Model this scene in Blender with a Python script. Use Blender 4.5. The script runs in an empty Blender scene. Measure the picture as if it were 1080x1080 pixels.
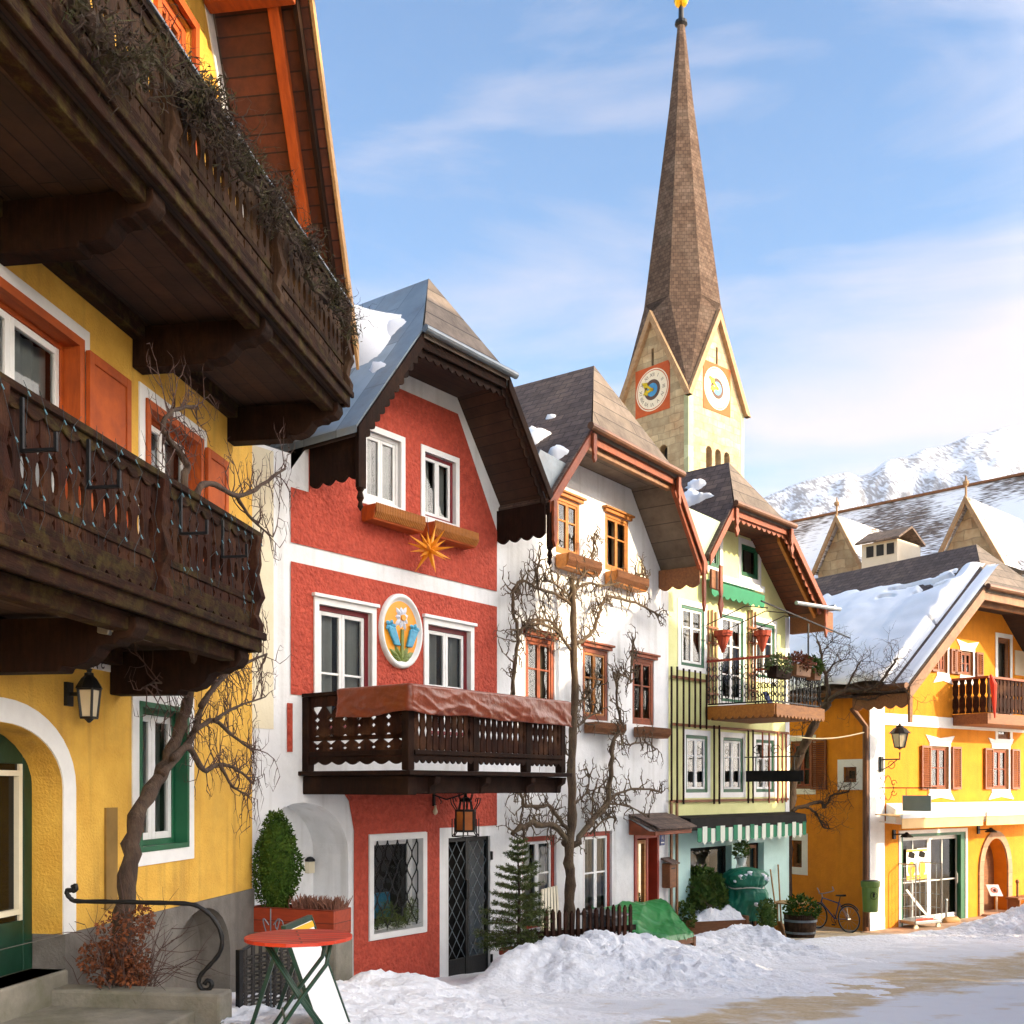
import bpy, bmesh, math, random
from mathutils import Vector, Matrix, noise
R = math.radians
rnd = random.Random(11)
scene = bpy.context.scene
COL = scene.collection
# ---------------------------------------------------------------- camera model (used to measure the walls)
F, CX, HY, CZ = 1130., 540., 830., 3.74

def lin(h):
    h = h.lstrip('#'); c = [int(h[i:i+2], 16)/255 for i in (0, 2, 4)]
    return tuple((x/12.92 if x <= .04045 else ((x+.055)/1.055)**2.4) for x in c) + (1,)

class Fr:
    """a wall plane: u along it, n out of it, z up"""
    def __init__(s, px, Y, vp, sg=1, zb=0.):
        s.o = ((px-CX)/F*Y, Y); dx, dy = (vp-CX)/F*sg, 1.*sg
        l = math.hypot(dx, dy); s.d = (dx/l, dy/l); s.i = (-s.d[1], s.d[0]); s.zb = zb
        s.M = Matrix(((s.d[0], s.i[0], 0, s.o[0]), (s.d[1], s.i[1], 0, s.o[1]), (0, 0, 1, 0), (0, 0, 0, 1)))
    def uz(s, px, py, n=0.):
        k = (px-CX)/F; ox = s.o[0]-n*s.i[0]; oy = s.o[1]-n*s.i[1]
        u = (k*oy-ox)/(s.d[0]-k*s.d[1]); Y = oy+u*s.d[1]
        return u, CZ+(HY-py)/F*Y
    def p(s, px, py, n=0.):
        u, z = s.uz(px, py, n); return Vector((u, -n, z))
    def rect(s, xl, yl, xr, yr, n=0.):
        """left-top pixel and right-bottom pixel -> u0,u1,z0,z1"""
        a = s.uz(xl, yl, n); b = s.uz(xr, yr, n); return a[0], b[0], b[1], a[1]
    def w(s, u, n, z): return s.M @ Vector((u, -n, z))

class Loc:
    def __init__(s, x, y, z, rot=0.):
        s.M = Matrix.Translation((x, y, z)) @ Matrix.Rotation(rot, 4, 'Z'); s.zb = 0
def at(px, py, Y): return Vector(((px-CX)/F*Y, Y, CZ+(HY-py)/F*Y))

GP = [(-400, 2.6), (0, 2.35), (7, 1.98), (10.5, 1.40), (14, 1.0), (17.5, .70), (21, .46), (24, .28), (27.5, 0), (30, -.03), (5000, -.03)]
def G(x, y):
    for (a, za), (b, zb) in zip(GP, GP[1:]):
        if a <= y <= b:
            t = (y-a)/(b-a); return za+(zb-za)*t
    return 0.
def gpt(px, py):
    lo, hi = 3., 80.
    for _ in range(50):
        m = (lo+hi)/2; q = at(px, py, m)
        if q.z > G(q.x, q.y): lo = m
        else: hi = m
    return at(px, py, lo)

# ---------------------------------------------------------------- mesh builder
class MB:
    def __init__(s, fr=None): s.v = []; s.f = []; s.M = fr.M if fr else Matrix(); s.smooth = False
    def poly(s, pts):
        b = len(s.v); s.v += [Vector(p) for p in pts]; s.f.append(tuple(range(b, b+len(pts))))
    def box(s, u0, u1, n0, n1, z0, z1):
        s.hexa([(u0, -n0, z0), (u1, -n0, z0), (u1, -n1, z0), (u0, -n1, z0), (u0, -n0, z1), (u1, -n0, z1), (u1, -n1, z1), (u0, -n1, z1)])
    def hexa(s, p):
        b = len(s.v); s.v += [Vector(q) for q in p]
        for f in ((0, 3, 2, 1), (4, 5, 6, 7), (0, 1, 5, 4), (1, 2, 6, 5), (2, 3, 7, 6), (3, 0, 4, 7)): s.f.append(tuple(b+i for i in f))
    def prism(s, o, e, up, nr, pts, t):
        """polygon pts (a,b) in plane o+e*a+up*b, extruded t along nr"""
        o, e, up, nr = Vector(o), Vector(e), Vector(up), Vector(nr); k = len(pts); b = len(s.v)
        s.v += [o+e*a+up*c for a, c in pts]+[o+e*a+up*c+nr*t for a, c in pts]
        s.f.append(tuple(range(b+k-1, b-1, -1))); s.f.append(tuple(range(b+k, b+2*k)))
        for i in range(k):
            j = (i+1) % k; s.f.append((b+i, b+j, b+k+j, b+k+i))
    def fprism(s, pts, n0, n1):
        """polygon (u,z) on a facade between n0 and n1"""
        s.prism((0, -n0, 0), (1, 0, 0), (0, 0, 1), (0, -1, 0), pts, n1-n0)
    def sprism(s, pts, u0, u1):
        """polygon (n,z) extruded along u"""
        s.prism((u0, 0, 0), (0, -1, 0), (0, 0, 1), (1, 0, 0), pts, u1-u0)
    def bar(s, a, b, w, h=None, up=(0, 0, 1)):
        """square bar from a to b (local xyz)"""
        a, b = Vector(a), Vector(b); h = h or w; d = (b-a).normalized(); up = Vector(up)
        x = d.cross(up)
        if x.length < 1e-4: x = d.cross(Vector((1, 0, 0)))
        x.normalize(); y = x.cross(d); x *= w/2; y *= h/2
        s.hexa([a-x-y, a+x-y, a+x+y, a-x+y, b-x-y, b+x-y, b+x+y, b-x+y])
    def tube(s, pts, r, seg=6, cap=True):
        pts = [Vector(p) for p in pts]; k = len(pts)
        rs = r if isinstance(r, (list, tuple)) else [r]*k
        d = (pts[1]-pts[0]).normalized(); x = d.orthogonal().normalized(); b = len(s.v)
        for i, p in enumerate(pts):
            t = (pts[min(i+1, k-1)]-pts[max(i-1, 0)])
            t = t.normalized() if t.length > 1e-9 else d
            x = (x-t*x.dot(t)); x = x.normalized() if x.length > 1e-6 else t.orthogonal().normalized()
            y = t.cross(x)
            for j in range(seg):
                an = 2*math.pi*j/seg; s.v.append(p+(x*math.cos(an)+y*math.sin(an))*rs[i])
        for i in range(k-1):
            for j in range(seg):
                q = (j+1) % seg; s.f.append((b+i*seg+j, b+i*seg+q, b+(i+1)*seg+q, b+(i+1)*seg+j))
        if cap:
            s.f.append(tuple(b+j for j in range(seg-1, -1, -1))); s.f.append(tuple(b+(k-1)*seg+j for j in range(seg)))
    def lathe(s, c, prof, seg=16, sx=1, sy=1):
        c = Vector(c); b = len(s.v); k = len(prof)
        for r, z in prof:
            for j in range(seg):
                a = 2*math.pi*j/seg; s.v.append(c+Vector((r*math.cos(a)*sx, r*math.sin(a)*sy, z)))
        for i in range(k-1):
            for j in range(seg):
                q = (j+1) % seg; s.f.append((b+i*seg+j, b+i*seg+q, b+(i+1)*seg+q, b+(i+1)*seg+j))
        s.f.append(tuple(b+j for j in range(seg-1, -1, -1))); s.f.append(tuple(b+(k-1)*seg+j for j in range(seg)))
    def leaf(s, p, d, L, w):
        p = Vector(p); d = Vector(d).normalized(); x = d.orthogonal().normalized()
        x = (x*math.cos(w*977+p.x*53)+d.cross(x)*math.sin(w*977+p.x*53))
        a = p+d*L*.5+x*w*.5; c = p+d*L*.5-x*w*.5; s.poly([p, a, p+d*L, c])
    def build(s, name, mat, parent=None, smooth=False, bevel=0):
        me = bpy.data.meshes.new(name)
        X = (IM[parent] @ s.M) if parent is not None else s.M
        vs = [X @ v for v in s.v]
        me.from_pydata(vs, [], s.f); me.update()
        uv = me.uv_layers.new(name='UVMap')
        up = Vector((0, 0, 1)); data = uv.data
        for p in me.polygons:
            nn = p.normal; h = up.cross(nn)
            if h.length < .05: h = Vector((1, 0, 0))
            h.normalize(); k = nn.cross(h)
            for li in p.loop_indices:
                q = me.vertices[me.loops[li].vertex_index].co; data[li].uv = (q.dot(h), q.dot(k))
            p.use_smooth = smooth
        o = bpy.data.objects.new(name, me); COL.objects.link(o)
        for mm in (mat if isinstance(mat, (list, tuple)) else [mat]): me.materials.append(mm)
        if parent is not None: o.parent = parent; IM[o] = IM[parent]
        else: IM[o] = Matrix()
        if bevel:
            md = o.modifiers.new('bevel', 'BEVEL'); md.width = bevel; md.segments = 2; md.limit_method = 'ANGLE'; md.angle_limit = R(40)
        return o
IM = {}
def tag(o, label, cat, group=None, kind=None):
    if label: o['label'] = label
    if cat: o['category'] = cat
    if group: o['group'] = group
    if kind: o['kind'] = kind
    return o
def root(name, fr, label, cat, group=None, shift=None):
    o = bpy.data.objects.new(name, None); COL.objects.link(o); o.empty_display_size = .2
    M = fr.M.copy()
    if getattr(fr, 'zb', 0): M = Matrix.Translation((0, 0, fr.zb)) @ M
    if shift is not None: M = M @ Matrix.Translation(shift)
    o.matrix_world = M; IM[o] = M.inverted(); return tag(o, label, cat, group)
def copy_tree(o, parent=None):
    c = o.copy(); COL.objects.link(c)
    if parent is not None: c.parent = parent
    for ch in list(o.children): copy_tree(ch, c)
    return c

# ---------------------------------------------------------------- materials
def mat(name, c1, c2=None, sc=3., rough=.8, bump=.0, bsc=30., stretch=(1, 1, 1), metal=0., dirt=None, dsc=.6, damt=.5,
        pat=None, pw=1., ph=.15, pdark=.35, pgap=.008, pbump=.5, off=.5, coord='Object', spec=.5, streak=None):
    m = bpy.data.materials.new(name); m.use_nodes = True; nt = m.node_tree; N = nt.nodes; L = nt.links
    bs = N['Principled BSDF']; bs.inputs['Roughness'].default_value = rough; bs.inputs['Metallic'].default_value = metal
    bs.inputs['Specular IOR Level'].default_value = spec
    tc = N.new('ShaderNodeTexCoord'); mp = N.new('ShaderNodeMapping'); L.new(tc.outputs[coord], mp.inputs[0]); mp.inputs['Scale'].default_value = stretch
    c1 = lin(c1); c2 = lin(c2) if c2 else c1
    n1 = N.new('ShaderNodeTexNoise'); n1.inputs['Scale'].default_value = sc; n1.inputs['Detail'].default_value = 6; n1.inputs['Roughness'].default_value = .65
    L.new(mp.outputs[0], n1.inputs['Vector'])
    r1 = N.new('ShaderNodeMapRange'); r1.inputs[1].default_value = .32; r1.inputs[2].default_value = .68; L.new(n1.outputs['Fac'], r1.inputs[0])
    mx = N.new('ShaderNodeMix'); mx.data_type = 'RGBA'; L.new(r1.outputs[0], mx.inputs[0]); mx.inputs[6].default_value = c1; mx.inputs[7].default_value = c2
    col = mx.outputs[2]
    hgt = None
    if dirt:
        n2 = N.new('ShaderNodeTexNoise'); n2.inputs['Scale'].default_value = dsc; n2.inputs['Detail'].default_value = 8; n2.inputs['Roughness'].default_value = .7
        L.new(tc.outputs['Object'], n2.inputs['Vector'])
        r2 = N.new('ShaderNodeMapRange'); r2.inputs[1].default_value = .48; r2.inputs[2].default_value = .72; r2.inputs[4].default_value = damt; L.new(n2.outputs['Fac'], r2.inputs[0])
        m2 = N.new('ShaderNodeMix'); m2.data_type = 'RGBA'; L.new(r2.outputs[0], m2.inputs[0]); L.new(col, m2.inputs[6]); m2.inputs[7].default_value = lin(dirt); col = m2.outputs[2]
    if streak:
        ms = N.new('ShaderNodeMapping'); ms.inputs['Scale'].default_value = (5, 5, .35); L.new(tc.outputs['Object'], ms.inputs[0])
        n4 = N.new('ShaderNodeTexNoise'); n4.inputs['Scale'].default_value = 1.; n4.inputs['Detail'].default_value = 5; L.new(ms.outputs[0], n4.inputs['Vector'])
        r4 = N.new('ShaderNodeMapRange'); r4.inputs[1].default_value = .52; r4.inputs[2].default_value = .75; r4.inputs[4].default_value = streak[1]; L.new(n4.outputs['Fac'], r4.inputs[0])
        m4 = N.new('ShaderNodeMix'); m4.data_type = 'RGBA'; L.new(r4.outputs[0], m4.inputs[0]); L.new(col, m4.inputs[6]); m4.inputs[7].default_value = lin(streak[0]); col = m4.outputs[2]
    if pat:
        br = N.new('ShaderNodeTexBrick'); L.new(tc.outputs['UV'], br.inputs['Vector'])
        if pat == 'vplank':
            mr = N.new('ShaderNodeMapping'); mr.inputs['Rotation'].default_value = (0, 0, R(90)); L.new(tc.outputs['UV'], mr.inputs[0]); L.new(mr.outputs[0], br.inputs['Vector'])
        if pat == 'stone':
            nd = N.new('ShaderNodeTexNoise'); nd.inputs['Scale'].default_value = 1.3; L.new(tc.outputs['UV'], nd.inputs['Vector'])
            va = N.new('ShaderNodeVectorMath'); va.operation = 'MULTIPLY_ADD'; va.inputs[1].default_value = (.35, .35, 0); L.new(nd.outputs['Color'], va.inputs[0]); L.new(tc.outputs['UV'], va.inputs[2]); L.new(va.outputs[0], br.inputs['Vector'])
        br.inputs['Scale'].default_value = 1; br.inputs['Brick Width'].default_value = pw; br.inputs['Row Height'].default_value = ph
        br.inputs['Mortar Size'].default_value = pgap; br.inputs['Mortar Smooth'].default_value = .3; br.inputs['Bias'].default_value = 0; br.offset = off
        g = .62; br.inputs['Color1'].default_value = (1, 1, 1, 1); br.inputs['Color2'].default_value = (g, g, g, 1); br.inputs['Mortar'].default_value = (pdark,)*3+(1,)
        m3 = N.new('ShaderNodeMix'); m3.data_type = 'RGBA'; m3.blend_type = 'MULTIPLY'; m3.inputs[0].default_value = 1
        L.new(col, m3.inputs[6]); L.new(br.outputs['Color'], m3.inputs[7]); col = m3.outputs[2]
        hgt = br.outputs['Color']
    L.new(col, bs.inputs['Base Color'])
    if bump or hgt:
        n3 = N.new('ShaderNodeTexNoise'); n3.inputs['Scale'].default_value = bsc; n3.inputs['Detail'].default_value = 5; L.new(mp.outputs[0], n3.inputs['Vector'])
        b = N.new('ShaderNodeBump'); b.inputs['Strength'].default_value = min(1, bump); b.inputs['Distance'].default_value = .02*max(1, bump); L.new(n3.outputs['Fac'], b.inputs['Height'])
        out = b.outputs[0]
        if hgt:
            b2 = N.new('ShaderNodeBump'); b2.inputs['Strength'].default_value = pbump; b2.inputs['Distance'].default_value = .03; L.new(hgt, b2.inputs['Height']); L.new(out, b2.inputs['Normal']); out = b2.outputs[0]
        L.new(out, bs.inputs['Normal'])
    return m
def glass_mat(name, tint=(.75, .8, .82), rough=.02):
    m = bpy.data.materials.new(name); m.use_nodes = True; nt = m.node_tree; N = nt.nodes; L = nt.links
    N.remove(N['Principled BSDF']); o = N['Material Output']
    t = N.new('ShaderNodeBsdfTransparent'); t.inputs[0].default_value = (*tint, 1)
    g = N.new('ShaderNodeBsdfGlossy'); g.inputs['Roughness'].default_value = rough
    nz = N.new('ShaderNodeTexNoise'); nz.inputs['Scale'].default_value = 1.6; nz.inputs['Detail'].default_value = 0; tco = N.new('ShaderNodeTexCoord'); L.new(tco.outputs['Object'], nz.inputs['Vector']); b = N.new('ShaderNodeBump'); b.inputs['Strength'].default_value = .004; b.inputs['Distance'].default_value = .1
    L.new(nz.outputs['Fac'], b.inputs['Height']); L.new(b.outputs[0], g.inputs['Normal'])
    f = N.new('ShaderNodeFresnel'); f.inputs['IOR'].default_value = 1.62
    x = N.new('ShaderNodeMixShader'); L.new(f.outputs[0], x.inputs[0]); L.new(t.outputs[0], x.inputs[1]); L.new(g.outputs[0], x.inputs[2]); L.new(x.outputs[0], o.inputs[0])
    return m
V = (9, 9, .7); HZ = (.7, 9, 9)
M = dict(
 yellow=mat('yellow_render', '#E4B64C', '#D2A03C', 2.5, .9, .7, 45, dirt='#A88038', dsc=.8, damt=.55, streak=('#8E6A30', .5)),
 plinth=mat('grey_plinth', '#75706A', '#5F5B55', 4, .9, .4, 40, dirt='#4A463F', dsc=.8, streak=('#45413A', .4)),
 red=mat('red_roughcast', '#C6553F', '#AA402F', 9, .92, 2.6, 19, dirt='#7E2C1C', dsc=13, damt=.55, streak=('#8F3A28', .25)),
 white=mat('white_render', '#E9EAEA', '#DDDFE0', 2, .85, .4, 14, dirt='#B9BAB6', dsc=1.1, damt=.4, streak=('#A8A69C', .4)),
 whitepaint=mat('white_paint', '#E9EAE8', '#DEDFDD', 5, .55, .08, 30),
 cream=mat('cream_render', '#E0D8BE', '#D5CBAE', 2, .85, .2, 25),
 palegreen=mat('pale_green_render', '#E4E4A6', '#D9DB98', 2, .85, .3, 35, dirt='#C9CB8C', dsc=1, damt=.3),
 teal=mat('pale_teal_paint', '#C2E2DC', '#B5D8D2', 2, .8, .15, 30, dirt='#9FC3BC', dsc=.8, damt=.3),
 orange=mat('orange_render', '#DF8E16', '#CF7F10', 2.5, .9, .5, 30, dirt='#B56F12', dsc=.9, damt=.5, streak=('#B06A14', .4)),
 darkwood=mat('dark_brown_wood', '#28150C', '#140A05', 3, .85, .3, 12, stretch=(3, 9, 1.2), dirt='#4A3220', dsc=1.6, damt=.4, spec=.15),
 darkwood_v=mat('dark_board_wood', '#381A0D', '#170B06', 2.5, .85, .5, 10, stretch=V, dirt='#6B4A30', dsc=2.2, damt=.5, spec=.15),
 greywood_v=mat('weathered_board_wood', '#463021', '#22160E', 2.5, .85, .5, 10, stretch=V, dirt='#6E5A44', dsc=2.2, damt=.45, spec=.15),
 mosswood=mat('mossy_wood', '#321C11', '#1A0E08', 4, .9, .4, 14, stretch=(1, 6, 6), dirt='#5C5426', dsc=7, damt=.5, spec=.15),
 soffit=mat('dark_soffit_planks', '#4A3122', '#332116', 4, .85, .2, 14, pat='plank', pw=2.6, ph=.16, pgap=.008, pdark=.25),
 orangesoffit=mat('orange_soffit_planks', '#6E3419', '#4C210E', 5, .7, .2, 14, pat='plank', pw=2.8, ph=.19, pgap=.01, pdark=.2),
 greysoffit=mat('grey_soffit_planks', '#7A6C5C', '#5E5144', 3, .8, .2, 14, pat='plank', pw=4, ph=.4, pgap=.01, pdark=.3),
 orangewood=mat('orange_stained_wood', '#B9540E', '#923C06', 3, .75, .15, 12, stretch=(1.2, 6, 1.2)),
 redwood=mat('red_painted_wood', '#A93A22', '#8E2E1A', 3, .5, .15, 12),
 redtrim=mat('red_brown_trim', '#97461F', '#6E3214', 4, .65, .3, 14, dirt='#5E3822', dsc=3, damt=.6),
 ochrewood=mat('ochre_wood', '#B87428', '#95591C', 4, .6, .2, 14, stretch=(1, 4, 4)),
 goldtrim=mat('golden_brown_wood', '#90653E', '#6A462A', 4, .65, .2, 14),
 maroon=mat('maroon_paint', '#7D1D26', '#6B161F', 4, .5, .1, 20),
 green=mat('green_paint', '#17603F', '#115234', 4, .5, .1, 20),
 darkgreen=mat('dark_green_paint', '#0C3A28', '#092E20', 4, .4, .1, 20),
 brown=mat('brown_wood', '#8C5A33', '#6B4125', 4, .7, .2, 14, stretch=(1, 6, 6), dirt='#5A4632', dsc=2, damt=.4),
 palewood=mat('pale_wood', '#B58D5C', '#96703F', 4, .7, .2, 14, stretch=(1, 6, 6)),
 shutter=mat('rust_shutter_wood', '#8A4A20', '#6C3614', 4, .5, .1, 16),
 iron=mat('black_iron', '#17181A', '#0F1011', 6, .5, .2, 40, metal=.3),
 steel=mat('galvanised_steel', '#9FA5A8', '#878D90', 6, .4, .1, 40, metal=.7),
 zinc=mat('zinc_sheet', '#AAB8C2', '#8FA0AB', 1.5, .45, .15, 6, metal=.3, dirt='#8A7A68', dsc=1.6, damt=.45, pat='vplank', pw=2.2, ph=.62, pgap=.014, pdark=.5),
 zincplain=mat('zinc_gutter', '#77828A', '#5E676D', 3, .45, .1, 20, metal=.4, dirt='#6B5848', dsc=2, damt=.4),
 copper=mat('brown_gutter', '#70482A', '#54331C', 3, .5, .1, 20, metal=.3),
 shingle=mat('brown_shingles', '#8A7565', '#6A5748', 5, .85, .2, 16, pat='shingle', pw=.42, ph=.24, pgap=.012, pdark=.3, dirt='#5C4C40', dsc=1.2, damt=.4),
 shingle_w=mat('weathered_shingles', '#6E5B52', '#54433B', 5, .85, .3, 16, pat='shingle', pw=.3, ph=.17, pgap=.012, pdark=.35, dirt='#8E7460', dsc=1.1, damt=.7),
 spire=mat('spire_shingles', '#6E5B4F', '#54443A', 2.5, .95, .3, 8, pat='shingle', pw=.26, ph=.22, pgap=.02, pdark=.5, dirt='#8A7C70', dsc=.5, damt=.5, spec=.1),
 boardroof=mat('board_roof', '#7C6F64', '#5A4F46', 4, .85, .3, 14, pat='plank', pw=3.2, ph=.34, pgap=.014, pdark=.25, dirt='#8A7A68', dsc=1.5, damt=.5),
 stone=mat('church_stone', '#D2BE98', '#AE9470', 1.6, .9, .4, 9, pat='stone', pw=.8, ph=.44, pgap=.03, pdark=.6, dirt='#B07C50', dsc=.7, damt=.55),
 quoin=mat('quoin_stone', '#C9CDA4', '#AEB48C', 2, .9, .2, 12, pat='stone', pw=1.2, ph=.7, pgap=.02, pdark=.75),
 archstone=mat('pink_arch_stone', '#C2A084', '#A8876C', 4, .9, .3, 20, pat='plank', pw=.45, ph=.4, pgap=.01, pdark=.6),
 concrete=mat('mossy_concrete', '#8A8578', '#6E6A5E', 4, .9, .4, 30, dirt='#56583C', dsc=1.6, damt=.75),
 snow=mat('snow', '#F9FAFC', '#F2F4F8', 3, .75, 2.2, 11, dirt='#E2DED6', dsc=2.5, damt=.5),
 roofsnow=mat('roof_snow', '#F2F3F6', '#E9ECF1', 2, .7, .2, 10),
 gravel=mat('gravel', '#8E7C5E', '#6C5C44', 40, .95, .6, 90, dirt='#4F4333', dsc=1.5, damt=.6),
 bark=mat('bark', '#4C392C', '#291E17', 6, .9, .8, 22, stretch=(3, 3, .6), dirt='#6C5C4A', dsc=5, damt=.5),
 bark_o=mat('pale_bark', '#64503A', '#3E2F21', 6, .9, 1.4, 22, stretch=(3, 3, .6), dirt='#7C7050', dsc=5, damt=.5),
 twig=mat('twig', '#553E36', '#3E2C27', 6, .9),
 deadplant=mat('dead_stems', '#45362E', '#261C18', 8, .95, dirt='#4A5022', dsc=5, damt=.8),
 boxleaf=mat('boxwood_leaf', '#3E5A1C', '#22360F', 20, .85, spec=.15, dirt='#6A7A2A', dsc=7, damt=.5),
 needle=mat('spruce_needle', '#5C6C30', '#3C4C22', 12, .7, dirt='#7A7438', dsc=5, damt=.4),
 ivyleaf=mat('ivy_leaf', '#4C6626', '#2A4018', 12, .7, spec=.2, dirt='#7A7A2C', dsc=4, damt=.6),
 rustleaf=mat('rust_leaf', '#7A3E18', '#3E2412', 14, .8, dirt='#96501C', dsc=6, damt=.6),
 heather=mat('heather', '#8A5A44', '#5E4034', 14, .9),
 terracotta=mat('terracotta', '#A8442A', '#8C3620', 4, .8, .1, 20),
 planter=mat('red_planter_wood', '#A8401E', '#8A3014', 4, .6, .2, 16, stretch=(1, 6, 6), pat='plank', pw=3, ph=.15, pgap=.006),
 redtable=mat('red_table_slats', '#D8411C', '#C23414', 4, .45, .1, 20, pat='plank', pw=3, ph=.09, pgap=.008, pdark=.25),
 tarp=mat('rust_tarpaulin', '#823A1E', '#6A2D16', 2, .36, .7, 11),
 greentarp=mat('green_tarpaulin', '#2E8A46', '#227538', 2, .4, .5, 4),
 wrap=mat('green_fleece', '#127A5C', '#0A5A42', 3, .5, 1.8, 8),
 gold=mat('gold_leaf', '#F0B428', '#E0A018', 3, .25, metal=.9),
 star=mat('orange_paper', '#F0A020', '#E08C10', 3, .6),
 amber=mat('amber_glass', '#C8752A', '#A0541A', 3, .3),
 milk=mat('milk_glass', '#D8CDB0', '#C8BA98', 3, .3),
 clockblue=mat('clock_blue', '#3F8FC0', '#3580B0', 3, .6), clockred=mat('clock_red', '#C4581E', '#B04A16', 3, .8),
 clockwhite=mat('clock_white', '#EADFC8', '#E0D2B8', 3, .8), clockdark=mat('clock_brown', '#5E4438', '#4C362C', 3, .8),
 blue=mat('gentian_blue', '#4FA8C8', '#2F86AC', 12, .4), edel=mat('edelweiss_white', '#D8DCE6', '#C2C8D8', 8, .5),
 leafgreen=mat('relief_green', '#7C8A34', '#55652A', 8, .5), relieforange=mat('relief_orange', '#F2A01C', '#E8920E', 3, .5),
 bluepaint=mat('blue_enamel', '#1F3F8A', '#183474', 3, .35), yellowp=mat('yellow_print', '#F2B81C', '#E8AC12', 3, .6),
 black=mat('black_print', '#151515', None, 3, .7), white2=mat('white_print', '#EFEFEF', None, 3, .6),
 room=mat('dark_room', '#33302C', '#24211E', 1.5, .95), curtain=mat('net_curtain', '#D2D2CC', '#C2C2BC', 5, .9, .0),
 drape=mat('beige_blind', '#A89C8A', '#968A79', 3, .9, .0),
 grey=mat('grey_sign', '#7F8A84', '#747F79', 3, .5), darkgrey=mat('dark_grey_sign', '#2C2A28', '#201F1E', 3, .85, spec=.1), binplastic=mat('grey_bin_plastic', '#3A3D40', '#2E3134', 3, .45),
 olive=mat('olive_bin', '#5C7A2C', '#4E6A24', 3, .45), awning=mat('cream_awning', '#E3BE86', '#D6B078', 2, .8, .1, 12),
 awngreen=mat('green_awning', '#1F7F5A', '#176B4A', 2, .8), awnwhite=mat('white_awning', '#D8DCCF', '#CDD2C4', 2, .8),
 rubber=mat('tyre_rubber', '#1A1A1A', None, 3, .8), bikeblue=mat('bike_frame', '#2E3E6A', '#243258', 3, .35), redplastic=mat('red_plastic', '#D8361C', None, 3, .4),
 whitecord=mat('white_cord', '#E6E2DA', None, 3, .8), brownwall=mat('shop_interior', '#8A6A42', '#6B4E2E', 2, .9),
 fieldwall=mat('field_render', '#D8CBB4', '#CFC1A8', 2, .9), fairy=mat('dark_wire', '#2A3A3E', '#223034', 3, .5), led=mat('pale_blue_bulb', '#5E8A98', '#4A7684', 3, .4),
 coping=mat('tan_coping', '#A98A66', '#8A6C4C', 4, .8, .2, 14), rooftin=mat('green_tin', '#A9B8A0', '#94A58C', 2, .5, metal=.2, streak=('#7F8F78', .5)), wattle=mat('wicker_panel', '#4A4642', '#33302D', 8, .85, .3, 20),
)
M['blackglass'] = mat('dark_door_glass', '#0B0C0C', '#060606', 3, .1, spec=.3)
M['glass'] = glass_mat('window_glass')

# ---------------------------------------------------------------- building helpers
def clip(poly, ax, val, keep_less):
    out = []; k = len(poly)
    for i in range(k):
        a, b = poly[i], poly[(i+1) % k]
        ia = (a[ax] <= val+1e-9) if keep_less else (a[ax] >= val-1e-9); ib = (b[ax] <= val+1e-9) if keep_less else (b[ax] >= val-1e-9)
        if ia: out.append(a)
        if ia != ib:
            t = (val-a[ax])/(b[ax]-a[ax]); out.append((a[0]+(b[0]-a[0])*t, a[1]+(b[1]-a[1])*t))
    return out
def area(p): return abs(sum(p[i][0]*p[(i+1) % len(p)][1]-p[(i+1) % len(p)][0]*p[i][1] for i in range(len(p))))/2
def wall(m, poly, holes=(), n=0., reveal=.18, nb=None):
    """facade sheet with rectangular (u0,u1,z0,z1) or arched (.., rise) openings and their reveals"""
    us = sorted({p[0] for p in poly} | {h[0] for h in holes} | {h[1] for h in holes}); zs = sorted({p[1] for p in poly} | {h[2] for h in holes} | {h[3] for h in holes})
    for a, b in zip(us, us[1:]):
        if b-a < 1e-5: continue
        for c, d in zip(zs, zs[1:]):
            if d-c < 1e-5: continue
            mu, mz = (a+b)/2, (c+d)/2
            if any(h[0] < mu < h[1] and h[2] < mz < h[3] for h in holes): continue
            q = clip(clip(clip(clip(poly, 0, a, False), 0, b, True), 1, c, False), 1, d, True)
            if len(q) >= 3 and area(q) > 1e-6: m.poly([(u, -n, z) for u, z in q])
    for h in holes:
        u0, u1, z0, z1 = h[:4]; rise = h[4] if len(h) > 4 else 0; rv = h[5] if len(h) > 5 else reveal
        zs_ = z1-rise; a = (u1-u0)/2; um = (u0+u1)/2
        arc = [(um-a*math.cos(math.pi*i/16), zs_+rise*math.sin(math.pi*i/16)) for i in range(17)] if rise else []
        line = [(u0, z0)]+(arc if rise else [(u0, z1), (u1, z1)])+[(u1, z0)]
        if rise:
            m.poly([(u, -n, z) for u, z in [(u0, z1)]+arc[:9]]); m.poly([(u, -n, z) for u, z in arc[8:]+[(u1, z1)]])
        nb_ = n-rv
        for p, q in zip(line, line[1:]+line[:1]):
            if p[1] == q[1] and (p[1] <= zs[0]+1e-6 or p[1] >= zs[-1]-1e-6): continue
            m.poly([(p[0], -n, p[1]), (q[0], -n, q[1]), (q[0], -nb_, q[1]), (p[0], -nb_, p[1])])
def ringband(m, u0, u1, z0, z1, w, n0, n1, bottom=True):
    """flat frame border of width w around (and outside) an opening"""
    m.box(u0-w, u0, n0, n1, z0-(w if bottom else 0), z1+w); m.box(u1, u1+w, n0, n1, z0-(w if bottom else 0), z1+w)
    m.box(u0, u1, n0, n1, z1, z1+w)
    if bottom: m.box(u0, u1, n0, n1, z0-w, z0)
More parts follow.
